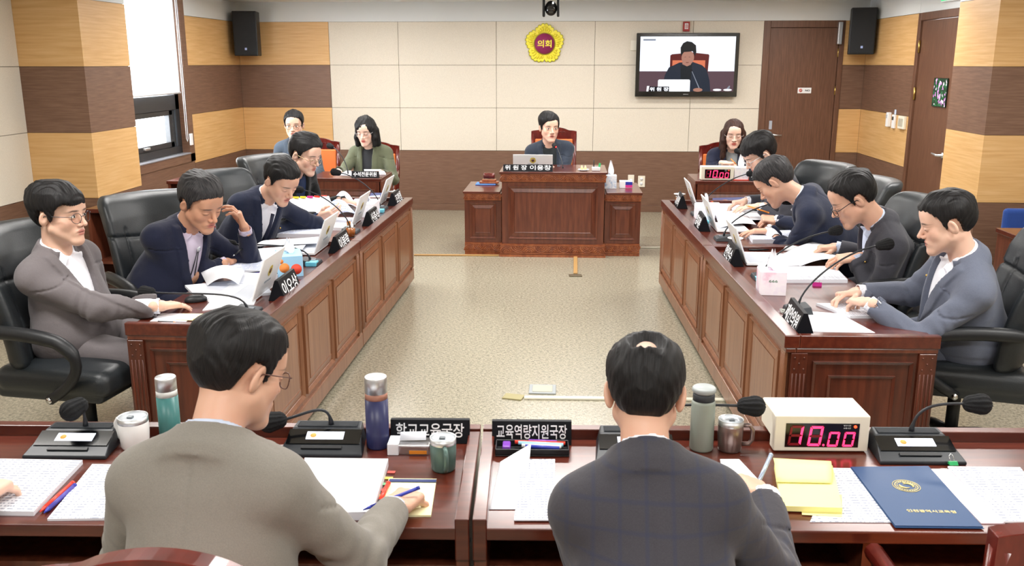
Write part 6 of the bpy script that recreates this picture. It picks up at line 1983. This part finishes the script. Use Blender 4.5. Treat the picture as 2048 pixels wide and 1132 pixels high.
t = thing('binder_clip', 'magenta binder clip on the near right desk', 'clip', (c.x, c.y, SURF), R(-10))
MB().add([(-.022, -.011, 0), (.022, -.011, 0), (.022, .011, 0), (-.022, .011, 0), (-.022, -.002, .019), (.022, -.002, .019), (.022, .002, .019), (-.022, .002, .019)], [(3, 2, 1, 0), (4, 5, 6, 7), (0, 1, 5, 4), (1, 2, 6, 5), (2, 3, 7, 6), (3, 0, 4, 7)]).build('clip_body', mat('magenta', 'b0187c', .25), t, bevel=.001)
m = MB(); m.tube([(-.008, -.003, .018), (-.009, -.02, .030), (.009, -.02, .030), (.008, -.003, .018)], .0009, 6); m.build('wire_handle', CHROME, t)
c = atz(1560, 612, SURF)
t = thing('cable_tie', 'small bunch of grey cable by the four-letter nameplate at the right row end', 'cable', (.99, 3.92, SURF))
m = MB()
for k in range(3): m.tube([(.02 * math.cos(a + k), .05 - .012 * k + .03 * math.sin(a * 1.3), .004 + .004 * k) for a in [PI * i / 6 for i in range(10)]], .0022, 6)
m.build('cable', mat('cable_grey', 'b9bdb6', .5), t)
for lb, x, y in (('small blue eraser box near the flowered tissue box', 1.0, 4.56), ('small blue packet beside the lilac tissue box of the right row', .98, 6.27)):
    tag(MB().box(-.02, -.03, 0, .02, .03, .02).build('packet', mat('aqua', '6fc6dc', .5), None, bevel=.003, loc=(x, y, SURF)), lb, 'packet')
for lb, x, y in (('aqua packet behind the sky blue tissue box', -1.38, 4.78), ('aqua packet behind the lilac tissue box of the left row', -1.37, 6.60), ('aqua packet by the second left laptop', -1.38, 5.42)):
    tag(MB().box(-.03, -.03, 0, .03, .03, .025).build('packet', mat('aqua', '6fc6dc', .5), None, bevel=.004, loc=(x, y, SURF)), lb, 'packet')
# red patterned bag beyond the bolo tie man
t = thing('patterned_bag', 'white bag with dark red pattern hanging behind the navy suited man', 'bag', (-2.18, 5.22, .0))
BAGM = bpy.data.materials.new('bag_pattern'); BAGM.use_nodes = True
_b = BAGM.node_tree.nodes['Principled BSDF']; _t = NT(BAGM); _co = _t.n('ShaderNodeTexCoord'); _w = _t.n('ShaderNodeTexWave', i_Scale=14.0, i_Distortion=9.0); _w.inputs['Detail Scale'].default_value = 1.5
_r = _t.n('ShaderNodeValToRGB'); _r.color_ramp.interpolation = 'CONSTANT'; _r.color_ramp.elements[0].color = lin('8e1f2e'); _r.color_ramp.elements[1].position = .4; _r.color_ramp.elements[1].color = lin('ece4e2')
_t.l(_co, 'Object', _w, 'Vector'); _t.l(_w, 'Fac', _r, 'Fac'); _t.l(_r, 'Color', _b, 'Base Color')
v = Vol((-.2, -.2, .5), (.2, .2, .98), .008); v.rbox((0, 0, .74), (.09, .05, .13), .03); v.f = v.f + .006 * wob(*v.win(v.o, v.o + v.h * v.n, 0)[1], 24, 1.0).astype(F32)
_a, _q = v.nets(); np_mesh('bag_body', _a, _q, BAGM, t)
m = MB(); m.tube(bez((-.06, 0, .84), (-.05, 0, 1.0), (.05, 0, 1.0), (.06, 0, .84)), .006, 6); m.build('strap', mat('bag_strap', '8e1f2e', .6), t)

# ------------------------------------------------------------------ foreground desks
delegate_unit('conference unit at the far left of the witness desks', -1.395, 2.277, L(152, 815, 2.38), R(2.3))
delegate_unit('conference unit right of the man in the grey-brown jacket', -.680, 2.330, L(550, 842, 2.40), R(2.3))
delegate_unit('conference unit hidden behind the balding man', .215, 2.345, L(1498, 812, 2.46), R(2.3))
delegate_unit('conference unit between the large timer and the right edge', 1.003, 2.380, L(1950, 808, 2.50), R(2.3))
nameplate('black nameplate on the left witness desk behind the green mug', -.385, 2.470, R(2.3), '학교교육국장', .232, .068, d=.024, fit=(.20, .042))
nameplate('black nameplate on the right witness desk above the pencil tray', -.087, 2.476, R(2.3), '교육역량지원국장', .232, .068, d=.024, fit=(.205, .042))
q = atz(357, 862, SURF); thermos('teal thermos bottle with steel cap beside the man in the grey-brown jacket', -1.165, 2.455, mat('teal_enamel', '3f7674', .35), mat('band_grey', 'c9cbc8', .4), h=.188, r=.031, cap=.04)
q = atz(752, 895, SURF); thermos('tall navy thermos bottle with copper band beside the school bureau nameplate', -.532, 2.420, mat('navy_enamel', '2b2e55', .35), mat('copper_band', '9a6a58', .4), h=.215, r=.033, cap=.048)
q = atz(1405, 905, SURF)
t = thing('thermos', 'grey-green bottle with flat wide lid right of the balding man', 'bottle', (.404, 2.458, SURF))
GG = mat('sage_enamel', '8c948a', .45)
MB().lathe([(0, 0), (.032, 0), (.034, .005), (.034, .142), (.031, .150), (0, .150)], 32).build('body', GG, t)
MB().lathe([(0, .150), (.031, .150), (.031, .167), (.028, .171), (0, .171)], 32).build('neck', DARKG, t)
MB().lathe([(0, .171), (.028, .171), (.034, .177), (.034, .185), (.030, .189), (0, .189)], 32).build('cap', mat('cap_grey', '9aa0a0', .4), t)
q = atz(1462, 905, SURF); mug('steel lidded mug between the grey-green bottle and the timer', .484, 2.455, mat('rose_steel', '8f7d78', .3, metal=.8), r=.036, h=.095, handle=R(0))
q = atz(883, 945, SURF); mug('green lidded mug with handle in front of the school bureau nameplate', -.322, 2.280, mat('slate_green', '57706a', .35, metal=.2), r=.036, h=.095, handle=R(-75))
q = atz(258, 910, SURF); mug('white lidded cup beside the far left conference unit', -1.235, 2.376, mat('white_enamel', 'e9e9e7', .3), r=.042, h=.095, handle=R(160))
timer('large red digit timer on the right witness desk', .740, 2.448, SURF, .268, .112, .148, R(2.3), over=.036)
# pencil case and clear box
t = thing('pencil_case', 'open black pencil tray with colourful pens before the right nameplate', 'pencil case', (-.083, 2.408, SURF), R(2.3))
MB().box(-.105, -.035, 0, .105, .035, .004).box(-.105, -.035, .004, .105, -.031, .022).box(-.105, .031, .004, .105, .035, .022).box(-.105, -.031, .004, -.101, .031, .022).box(.101, -.031, .004, .105, .031, .022).build('tray', BLACKP, t, bevel=.002)
for k, (mt_, y0) in enumerate(((REDP, .016), (LBLUE, .004), (WHITEP, -.008), (BLUEP, -.019), (PURP, .024))):
    MB().cyl((-.05 + .01 * k, y0, .022 + .003 * (k % 2)), (.095 - .006 * k, y0 - .002, .020), .0055, 10).build('pen', mt_, t)
MB().box(-.085, -.02, .004, -.062, .022, .024).build('eraser', PURP, t, bevel=.004)
t = thing('acrylic_box', 'clear plastic box of stationery before the school bureau nameplate', 'box', (-.432, 2.392, SURF), R(2.3))
MB().box(-.058, -.03, 0, .058, .03, .03).build('box_body', clear_mat('frosted_clear', .5, (.9, .92, .96, 1), .3), t, bevel=.003)
MB().box(-.062, -.032, .0, -.030, .032, .034).build('white_block', PAPER, t, bevel=.002)
MB().box(.0, -.031, .004, .05, -.028, .014).build('orange_sticker', PENC, t)
m = MB().sheet([[(-.03, .0 + k * .008, .032 + k * .010), (.045, .0 + k * .008, .034 + k * .010)] for k in range(3)], .001); m.build('loose_card', PAPER2, t)
# papers
QS('document', 'thick printed report with coloured tabs at the lower left', 'document', [(0, 925), (166, 928), (68, 1032), (-80, 1030)], SURF, .012, PRINT)
QS('document', 'blank sheets left of the grey-brown jacket', 'document', [(185, 932), (300, 934), (300, 1040), (95, 1042)], SURF, .006, PRINT)
pen('pen', 'orange pen along the report at the lower left', 'pen', atz(143, 968, SURF + .006), atz(80, 1024, SURF + .006), .006, (REDP, REDP, REDP))
pen('pen', 'violet-blue pen along the report at the lower left', 'pen', atz(147, 973, SURF + .006), atz(88, 1026, SURF + .006), .006, (mat('pen_violet', '4a44a0', .4), BLUEP, BLUEP))
QS('document', 'thick report with coloured index tabs right of the grey-brown jacket', 'document', [(610, 930), (777, 932), (745, 1040), (600, 1042)], SURF, .022, PAPER)
_tb = bpy.data.objects['document.%03d' % 0] if False else None
for k, (px, py, mt_) in enumerate(((775, 945, 'd05a50'), (770, 957, 'e0c060'), (766, 969, '70b080'), (762, 981, 'd05a50'), (758, 993, 'e0c060'), (753, 1005, '70b080'), (749, 1017, '6fa8d0'))):
    q = atz(px, py, SURF); 
    tag(MB().box(-.012, -.007, 0, .009, .007, .0012).build('index_tab', mat('tab_' + mt_, mt_, .6), None, loc=(q.x + .012, q.y, SURF + .001 + .0001 * k)), 'coloured index tab at the edge of the thick report', 'index tab', 'index tabs of the thick report')
QS('notepad', 'yellow legal pad under the hand holding the blue pen', 'notepad', [(778, 960), (873, 961), (862, 1034), (755, 1034)], SURF, .005, YP2)
a, b = atz(780, 957, SURF + .006), atz(872, 961, SURF + .006)
QS('pad_binding', 'navy binding strip at the top of the yellow legal pad', 'binding', [(779, 959), (873, 960), (872, 965), (777, 964)], SURF + .006, .002, mat('navy_cover', '27356a', .5))
pen('pen', 'blue pen in the hand above the yellow legal pad', 'pen', atz(834, 977, .752), atz(726, 1020, .722), .0045, (BLUEP, BLUEP, BLUEP))
pen('marker', 'red marker beside the yellow legal pad', 'marker', atz(776, 968, SURF + .01), atz(757, 1008, SURF + .01), .006, (REDP, BLACKP, REDP))
QS('document', 'rolled sheet left of the balding man', 'document', [(1000, 925), (1062, 918), (1040, 1020), (978, 1020)], SURF, .002, PAPER, curl=lambda u, v: .045 * max(0, (.4 - v) / .4) ** 2 * (u > .0) * u)
QS('document', 'printed sheets left of the balding man', 'document', [(1042, 920), (1110, 920), (1110, 1042), (1028, 1042)], SURF + .003, .003, PRINT)
QS('document', 'small white sheet right of the balding man under his writing hand', 'document', [(1440, 920), (1478, 920), (1520, 965), (1450, 968)], SURF, .003, PAPER)
QS('notepad', 'yellow notepad with its sheets folded back on the right witness desk', 'notepad', [(1548, 938), (1664, 940), (1684, 1026), (1562, 1022)], SURF + .004, .014, YPAD)
QS('notepad', 'folded-back yellow sheets at the head of the notepad', 'notepad', [(1546, 918), (1662, 924), (1663, 968), (1552, 966)], SURF + .019, .003, YPAD, curl=lambda u, v: .012 * math.sin(v * PI))
QS('notepad', 'loose yellow sheet beneath the notepad corner', 'notepad', [(1600, 985), (1684, 990), (1684, 1034), (1604, 1030)], SURF + .002, .0015, YPAD)
QS('document', 'printed white sheet between the yellow notepad and the blue folder', 'document', [(1664, 937), (1720, 938), (1782, 1046), (1620, 1045)], SURF, .002, PRINT)
NAVY = mat('navy_folder', '264670', .45)
fo = thing('folder', 'blue folder with a gold seal on the right witness desk', 'folder', (0, 0, 0))
P4 = [atz(1700, 937, SURF), atz(1856, 935, SURF), atz(1968, 1060, SURF), atz(1790, 1058, SURF)]
cen = sum(P4, Vector()) / 4; ang = math.atan2((P4[1] - P4[0]).y, (P4[1] - P4[0]).x)
fo.location = (cen.x, cen.y, SURF + .003)
G = [[P4[0] - cen, P4[1] - cen], [P4[3] - cen, P4[2] - cen]]
MB().prism([((p - cen).x, (p - cen).y) for p in P4][::-1], 0, .0015).prism([((p - cen).x * .985, (p - cen).y * .975) for p in P4][::-1], .0015, .004).build('cover', NAVY, fo)
GOLD = mat('gold_foil', 'd9c98a', .35, metal=.4)
q = atz(1812, 977, SURF) - cen; top = .0045
M = Matrix.Translation((q.x, q.y, top))
m = MB()
for rr in (.034, .029, .0225): m.tube([(rr * math.cos(2 * PI * i / 48), rr * math.sin(2 * PI * i / 48), 0) for i in range(49)], .0007 if rr != .034 else .001, 5, M)
m.build('seal_ring', GOLD, fo)
m = MB()
for k in range(26):
    a = 2 * PI * k / 26; m.box(-.0011, .0268 - .0018, 0, .0011, .0268 + .0028, .0004, M @ Matrix.Rotation(a, 4, 'Z'))
m.build('seal_text', GOLD, fo)
m = MB()
for k in range(2):
    A = Matrix.Rotation(PI * k, 4, 'Z')
    m.tube([(.004 + .013 * math.cos(a), .0 + .013 * math.sin(a) , .0002) for a in [R(-40 + 20 * i) for i in range(10)]], [.0008, .0018, .0026, .003, .003, .0028, .0024, .0018, .0012, .0006], 6, M @ A)
m.sphere((0, .020, 0), (.004, .004, .0012), 10, M)
m.build('seal_swirl', GOLD, fo)
o = text_mb('인천광역시교육청', .03, .0003, .0004, fit=(.118, .014)).build('lettering', GOLD, fo); q = atz(1862, 1028, SURF) - cen; o.location = (q.x, q.y, top)
QS('document', 'sheets with blue bar between the folder and the clipped pages', 'document', [(1858, 940), (1905, 940), (2010, 1048), (1962, 1048)], SURF, .003, mat('pale_pink_page', 'efe6f0', .7))
QS('document', 'clipped printed pages at the right edge of the witness desk', 'document', [(1895, 935), (2040, 937), (2130, 1046), (2008, 1046)], SURF + .004, .004, PRINT)
q = atz(1905, 934, SURF)
t = thing('binder_clip', 'green binder clip on the pages at the right edge', 'clip', (q.x, q.y, SURF + .008), R(5))
MB().add([(-.012, -.008, 0), (.012, -.008, 0), (.012, .006, 0), (-.012, .006, 0), (-.012, .0, .008), (.012, .0, .008), (.012, .004, .008), (-.012, .004, .008)], [(3, 2, 1, 0), (4, 5, 6, 7), (0, 1, 5, 4), (1, 2, 6, 5), (2, 3, 7, 6), (3, 0, 4, 7)]).build('clip_body', mat('clip_green', '2f9a5c', .3), t)
m = MB(); m.tube([(-.005, .004, .007), (-.006, .014, .018), (.0, .018, .024), (.006, .014, .018), (.005, .004, .007)], .0008, 6); m.build('wire_handle', CHROME, t)
tag(MB().box(-.1, -.07, 0, .1, .07, .002).build('document', PAPER, None, loc=(2.98, 5.72, .7305)), 'white sheet on the dark side desk at the right edge', 'document')
# ------------------------------------------------------------------ people
SK_LIGHT = skin_mat('skin_light', 'e0b9a4', eyes='closed'); SK_MID = skin_mat('skin_medium', 'd3a78f', eyes='closed'); SK_TAN = skin_mat('skin_tan', 'c59478', eyes='closed', red='b5654a')
SK_OPEN = skin_mat('skin_light_open', 'dfb7a1', eyes='open'); SK_WOM = skin_mat('skin_woman', 'e5c2af', eyes='closed', lips='c2504c')
HBLK = hair_mat('hair_black'); HBRN = hair_mat('hair_brown', '24140f', '4a2f26'); HGRY = hair_mat('hair_greying', '17171a', '3d3b3c')
SHW = mat('shirt_white', 'eceef6', .8, bump=.1, bscale=60); SHL = mat('shirt_lilac', 'c9bdd0', .8, bump=.1, bscale=60); SHB = mat('shirt_pale_blue', 'c2cde2', .8, bump=.1, bscale=60)
KNIT_DK = mat('knit_charcoal', '2b3134', .9, bump=.6, bscale=300); KNIT_NV = mat('knit_navy', '1a2030', .9, bump=.6, bscale=300); KNIT_GR = mat('knit_grey', '84888b', .9, bump=.6, bscale=300); BLK_SH = mat('black_blouse', '17191f', .6)
S_GREY = suit_mat('suit_warm_grey', '5f5a5c', '746e70'); S_NAVY = suit_mat('suit_navy', '161a2c', '20243a'); S_NAVY2 = suit_mat('suit_navy_soft', '171c2e', '232a40'); S_BLACK = suit_mat('jacket_black', '0e1010', '1b1d1e')
S_CHAR = suit_mat('suit_charcoal', '35353c', '45454c'); S_BLUEGREY = suit_mat('suit_blue_grey', '565c6c', '6c7282'); S_OLIVE = suit_mat('jacket_olive', '4e5240', '626650'); S_SLATE = suit_mat('jacket_slate', '3a4450', '4a5562')
S_BROWN = suit_mat('jacket_grey_brown', '74706a', '8a857c'); S_CHECK = suit_mat('suit_check', '37363c', '454349', check='31364a'); S_CHN = suit_mat('jacket_ink_blue', '232a36', '333b48')

def seat(label, hc, P, face, head, skin, hair, wr, cloth, res=1.0, opts=None, nshift=(0, 0)):
    """put the head centre on hc; the neck base follows from it"""
    P = Vector(P); hc = Vector(hc); o = opts or {}
    hs = o.get('hs', 1.04)
    hm = Euler((0, 0, R(head[0] - 90))).to_matrix() @ Euler((R(-head[1]), 0, 0)).to_matrix() @ Euler((0, R(head[2]), 0)).to_matrix()
    fw = Vector((math.cos(R(face)), math.sin(R(face)), 0))
    N = hc - Vector((0, 0, .16))
    for _ in range(12):
        u = (N - P).normalized(); r = fw.cross(u).normalized()
        if o.get('tilt'): u = (u + r * o['tilt']).normalized(); r = fw.cross(u).normalized()
        f = u.cross(r)
        N = hc - (hm @ Vector((0, .024, .095))) * hs - u * .055 - f * (.012 + .0009 * head[1])
    return person(label, N, P, face, head, skin, hair, wr, cloth, res, o.get('sh', .172), o)
UP = (0, 0, 1)
def w(px, py, Y): return L(px, py, Y)
def wz(px, py, z): return atz(px, py, z)

# left row, near to far
p = seat('man in light grey suit and round glasses, his hand on a mouse', w(120, 428, 3.74), (-2.20, 3.80, .56), -12, (-8, 2, 0), SK_OPEN, ('fringe', HBLK, dict(part=1, seed=2)),
  {'R': (wz(318, 612, .735), wz(400, 604, .70) - wz(318, 612, .735), UP, 'flat'), 'L': (w(236, 678, 3.90), (1, .1, -.15), (0, .5, 1), 'relax')}, dict(jacket=S_GREY, shirt=SHW, trousers=S_GREY, vd=.32), .9, dict(hs=1.10, seed=1.0, sh=.170, legs=14))
glasses(p, mat('glasses_grey', '4a4c52', .3, metal=.6), rnd=2.0, rx=.021, rz=.020); pin(p, .098)
for z in (-.36, -.46): MB().sphere(p['TM'] @ Vector((.02, .145, z)), (.010, .010, .010), 10).build('button', BLACKP, p['t'])
p = seat('man with a bolo tie in a dark navy suit resting his forehead on his hand', w(402, 405, 4.52), (-2.14, 4.58, .56), -22, (-30, 26, 4), SK_TAN, ('short', HGRY, dict(seed=4, vol=1.15)),
  {'R': (wz(452, 525, .72), wz(492, 508, .70) - wz(452, 525, .72), UP, 'pen'), 'L': (w(490, 458, 4.70), (-.26, -.10, 1), (.8, .3, .2), 'relax', Vector((.5, .4, -1)))}, dict(jacket=S_NAVY, shirt=SHL, trousers=S_NAVY, vd=.36, nw=.082), .95, dict(hs=1.18, seed=2.2, sh=.185, girth=1.06))
TM = p['TM']
m = MB(); m.sphere((0, .128, -.085), (.014, .006, .018), 14, TM); m.build('bolo_clasp', STEEL, p['t'])
for s in (-1, 1): MB().tube(on_trunk(p, [(s * .004, .126, -.09), (s * .010, .140, -.18), (s * .016, .148, -.26), (s * .018, .150, -.33)]), .0028, 8).build('bolo_cord', BLACKP, p['t'])
pen('pen', 'black pen held by the man with the bolo tie', 'pen', w(486, 497, 4.70), w(466, 512, 4.66), .004, (BLACKP, STEEL, BLACKP))
p = seat('man in navy suit, white shirt and dark tie looking down in the left row', w(562, 362, 5.42), (-2.10, 5.55, .56), -28, (-32, 32, 0), SK_MID, ('short', HBLK, dict(seed=6, vol=1.1)),
  {'R': (wz(580, 452, .73), wz(622, 452, .70) - wz(580, 452, .73), UP, 'flat'), 'L': ((-1.86, 5.72, .70), (1, .1, -.1), UP, 'relax')}, dict(jacket=S_NAVY2, shirt=SHW, trousers=S_NAVY2, vd=.34, nw=.080), 1.1, dict(hs=1.12, seed=3.1, sh=.178))
MB().tube(on_trunk(p, [(0, .115, -.055), (0, .136, -.12), (.002, .146, -.2), (.004, .150, -.3)]), [.012, .010, .013, .016], 10, rx=.5).build('necktie', mat('tie_dark', '1e2238', .6), p['t'])
pin(p)
p = seat('man in a black jacket with thin glasses at the far end of the left row', w(610, 309, 6.28), (-2.14, 6.50, .56), -25, (-22, 18, 0), SK_LIGHT, ('combed', HBLK, dict(seed=8, part=-1)),
  {'L': (w(686, 402, 6.55), (1, .0, -.25), UP, 'relax'), 'R': (w(640, 436, 5.98), (.9, -.15, .25), (0, -1, -.5), 'relax')}, dict(jacket=S_BLACK, shirt=mat('navy_shirt', '17284a', .8), trousers=S_BLACK, vd=.34, nw=.08, collar='crew', cuff=-.01), 1.2, dict(hs=1.12, seed=4.0, sh=.185, girth=1.05))
glasses(p, mat('glasses_gold', 'b8a07c', .3, metal=.8), drop=.008, rr=.0015); watch(p, 'L')
MB().box(-.006, -.002, -.006, .006, .002, .006).build('lapel_pin', BRASS, p['t'], loc=p['TM'] @ Vector((.09, .142, -.16)))
# back wall staff and chairman
p = seat('man in a slate jacket with glasses sitting in the back left corner', w(588, 250, 9.15), (-2.75, 9.30, .50), -84, (-82, 4, 0), SK_OPEN, ('short', HBLK, dict(seed=9)),
  {'R': ((-2.85, 8.88, .66), None, UP, 'relax'), 'L': ((-2.52, 8.86, .66), None, UP, 'relax')}, dict(jacket=S_SLATE, shirt=KNIT_DK, trousers=S_SLATE, collar='crew', vd=.30), 1.3, dict(hs=1.16, seed=5.0))
glasses(p, BLACKP, rr=.0015)
p = seat('woman in an olive jacket with bobbed black hair at the left staff desk', w(732, 262, 8.90), (-1.93, 9.02, .52), -98, (-100, 14, 0), SK_WOM, ('bob', HBLK, dict(seed=3, part=1, vol=.8)),
  {'R': (w(676, 342, 8.55), (.1, -1, 0), UP, 'pen'), 'L': (w(760, 345, 8.62), (-.4, -.8, 0), UP, 'flat')}, dict(jacket=S_OLIVE, shirt=BLK_SH, trousers=S_BLACK, vd=.46, wb=.035, nw=.06, collar='crew', cuff=-.01), 1.3, dict(hs=1.12, seed=6.0, sh=.172))
glasses(p, STEEL, rr=.0012, rnd=2.2)
pen('pencil', 'orange pencil in the hand of the woman in the olive jacket', 'pencil', w(672, 340, 8.50), w(655, 352, 8.46), .005, (PENC, WOODT, PENC))
p = seat('chairman speaking in an ink blue jacket behind the raised desk', w(1099, 255, 8.98), (-.13, 9.16, .60), -88, (-74, 3, 0), SK_OPEN, ('combed', HBLK, dict(seed=5, part=1, mouth='open', vol=.95, lift=-.016)),
  {'R': (L(1062, 348, 8.75), (.5, -.9, 0), UP, 'relax'), 'L': (w(1100, 338, 8.70), (-.9, -.35, -.1), UP, 'relax')}, dict(jacket=S_CHN, shirt=KNIT_DK, trousers=S_CHN, vd=.42, wb=.035, nw=.070, collar='crew', cuff=-.01), 1.2, dict(hs=1.16, seed=7.0, sh=.188))
watch(p, 'L')
p = seat('woman in black jacket and grey turtleneck with long brown hair', w(1467, 268, 8.90), (1.585, 9.02, .52), -90, (-94, 10, 0), SK_WOM, ('long', HBRN, dict(seed=2, vol=.8)),
  {'R': (w(1448, 326, 8.62), (.7, -.5, 0), UP, 'pen'), 'L': ((1.76, 8.60, .77), (-.4, -.8, 0), UP, 'relax')}, dict(jacket=S_NAVY, shirt=KNIT_GR, trousers=S_BLACK, vd=.46, wb=.03, nw=.06, collar='turtle', cuff=-.01), 1.3, dict(hs=1.12, seed=8.0, sh=.168))
glasses(p, STEEL, rr=.0012)
pen('pencil', 'yellow pencil in the hand of the woman with long brown hair', 'pencil', w(1462, 318, 8.52), w(1474, 330, 8.50), .0045, (PENC, WOODT, PENC))
# right row, far to near
p = seat('man with thick black hair bent over at the far end of the right row', w(1519, 308, 6.42), (1.66, 6.60, .56), 186, (188, 34, 0), SK_LIGHT, ('fringe', HBLK, dict(seed=7, part=-1, vol=1.1)),
  {'L': (w(1520, 412, 6.35), (-1, .1, -.1), UP, 'flat'), 'R': (w(1492, 402, 6.70), (-1, -.1, -.15), UP, 'relax')}, dict(jacket=S_CHAR, shirt=SHW, trousers=S_CHAR, vd=.33), 1.2, dict(hs=1.12, seed=9.0, sh=.176))
glasses(p, STEEL, rr=.0015)
p = seat('man in a navy suit leaning far over the right row, pencil in fist', w(1550, 364, 5.60), (1.80, 5.55, .56), 165, (152, 40, 0), SK_MID, ('short', HGRY, dict(seed=11, vol=1.2)),
  {'L': (w(1538, 462, 5.72), (-1, .15, -.05), UP, 'flat'), 'R': (w(1552, 440, 6.05), (-.9, -.1, .1), (0, -.5, 1), 'fist')}, dict(jacket=S_NAVY2, shirt=SHW, trousers=S_NAVY2, vd=.32), 1.1, dict(hs=1.14, seed=10.0, sh=.186, girth=1.06))
watch(p, 'L', STEEL)
p = seat('man in charcoal suit and dark rimmed glasses turning a page', w(1706, 398, 4.75), (1.84, 4.86, .56), 178, (172, 30, 0), SK_MID, ('combed', HBLK, dict(seed=12, vol=.85, lift=.012, line=0)),
  {'L': (w(1712, 514, 4.78), (-1, .0, -.15), (0, -.3, 1), 'relax'), 'R': (w(1672, 494, 5.12), (-1, .05, -.1), UP, 'relax')}, dict(jacket=S_CHAR, shirt=SHB, trousers=S_CHAR, vd=.30, nw=.08), 1.0, dict(hs=1.14, seed=11.0, sh=.182, girth=1.05))
glasses(p, BLACKP, rnd=3.5, rr=.0017, drop=.010, rz=.015); pin(p, -.095)
p = seat('man in blue-grey suit with hands together, near end of the right row', w(1893, 446, 3.84), (1.80, 3.98, .56), 172, (166, 16, 0), SK_LIGHT, ('short', HBLK, dict(seed=13, vol=1.15)),
  {'L': (w(1738, 606, 3.86), wz(1672, 592, .73) - w(1738, 606, 3.86), (0, -.25, 1), 'relax'), 'R': (w(1716, 584, 4.10), (-1, -.25, -.1), (0, .3, 1), 'relax')}, dict(jacket=S_BLUEGREY, shirt=SHW, trousers=S_BLUEGREY, vd=.33, nw=.078), .9, dict(hs=1.05, seed=12.0, sh=.188, girth=1.12))
pin(p, .098, m=BRASS)
# foreground
p = seat('man in a grey-brown jacket seen from behind, pen hand on the yellow pad', w(480, 742, 1.74), (-.69, 1.48, .55), 84, (55, 22, -4), SK_MID, ('short', HBLK, dict(seed=14, vol=1.25)),
  {'R': (w(786, 1018, 1.97), (.35, 1, -.05), (0, -.1, 1), 'relax'), 'L': ((-.92, 1.98, .72), (.3, 1, 0), UP, 'flat')}, dict(jacket=S_BROWN, shirt=SHB, trousers=S_BROWN, vd=.3), .95, dict(hs=.97, seed=13.0, sh=.152, girth=.92))
glasses(p, mat('glasses_brown', '5a3a30', .3), rr=.0014)
p = seat('balding man in a dark checked suit seen from behind, writing with his right hand', w(1290, 784, 1.78), (.20, 1.46, .55), 88, (84, 14, 0), SK_MID, ('short', HBLK, dict(seed=15, bald=.030, vol=1.0)),
  {'R': (w(1532, 1000, 1.99), (-.25, 1, .05), (.5, -.2, 1), 'pen'), 'L': ((.02, 1.93, .72), (.1, 1, 0), UP, 'flat', Vector((.3, 0, -1)))}, dict(jacket=S_CHECK, shirt=SHW, trousers=S_CHECK, vd=.3, cuff=.018), .95, dict(hs=.95, seed=14.0, sh=.140, girth=.86))
psb = mat('pen_silver_blue', 'a9b8cc', .3, metal=.4); pen('pen', 'silver-blue pen held upright by the balding man', 'pen', w(1541, 912, 2.24), w(1512, 975, 2.14), .0055, (psb, STEEL, psb))
p = seat('person at the left edge of whom only a grey sleeve and hand show', (-1.72, 1.70, 1.16), (-1.74, 1.48, .55), 84, (84, 16, 0), SK_LIGHT, ('short', HBLK, dict(seed=16)),
  {'R': (wz(-52, 1000, .735), (.1, 1, 0), UP, 'relax'), 'L': ((-1.9, 2.0, .72), (.1, 1, 0), UP, 'flat')}, dict(jacket=S_BLUEGREY, shirt=SHW, trousers=S_BLUEGREY), 1.4, dict(hs=1.04, seed=15.0))
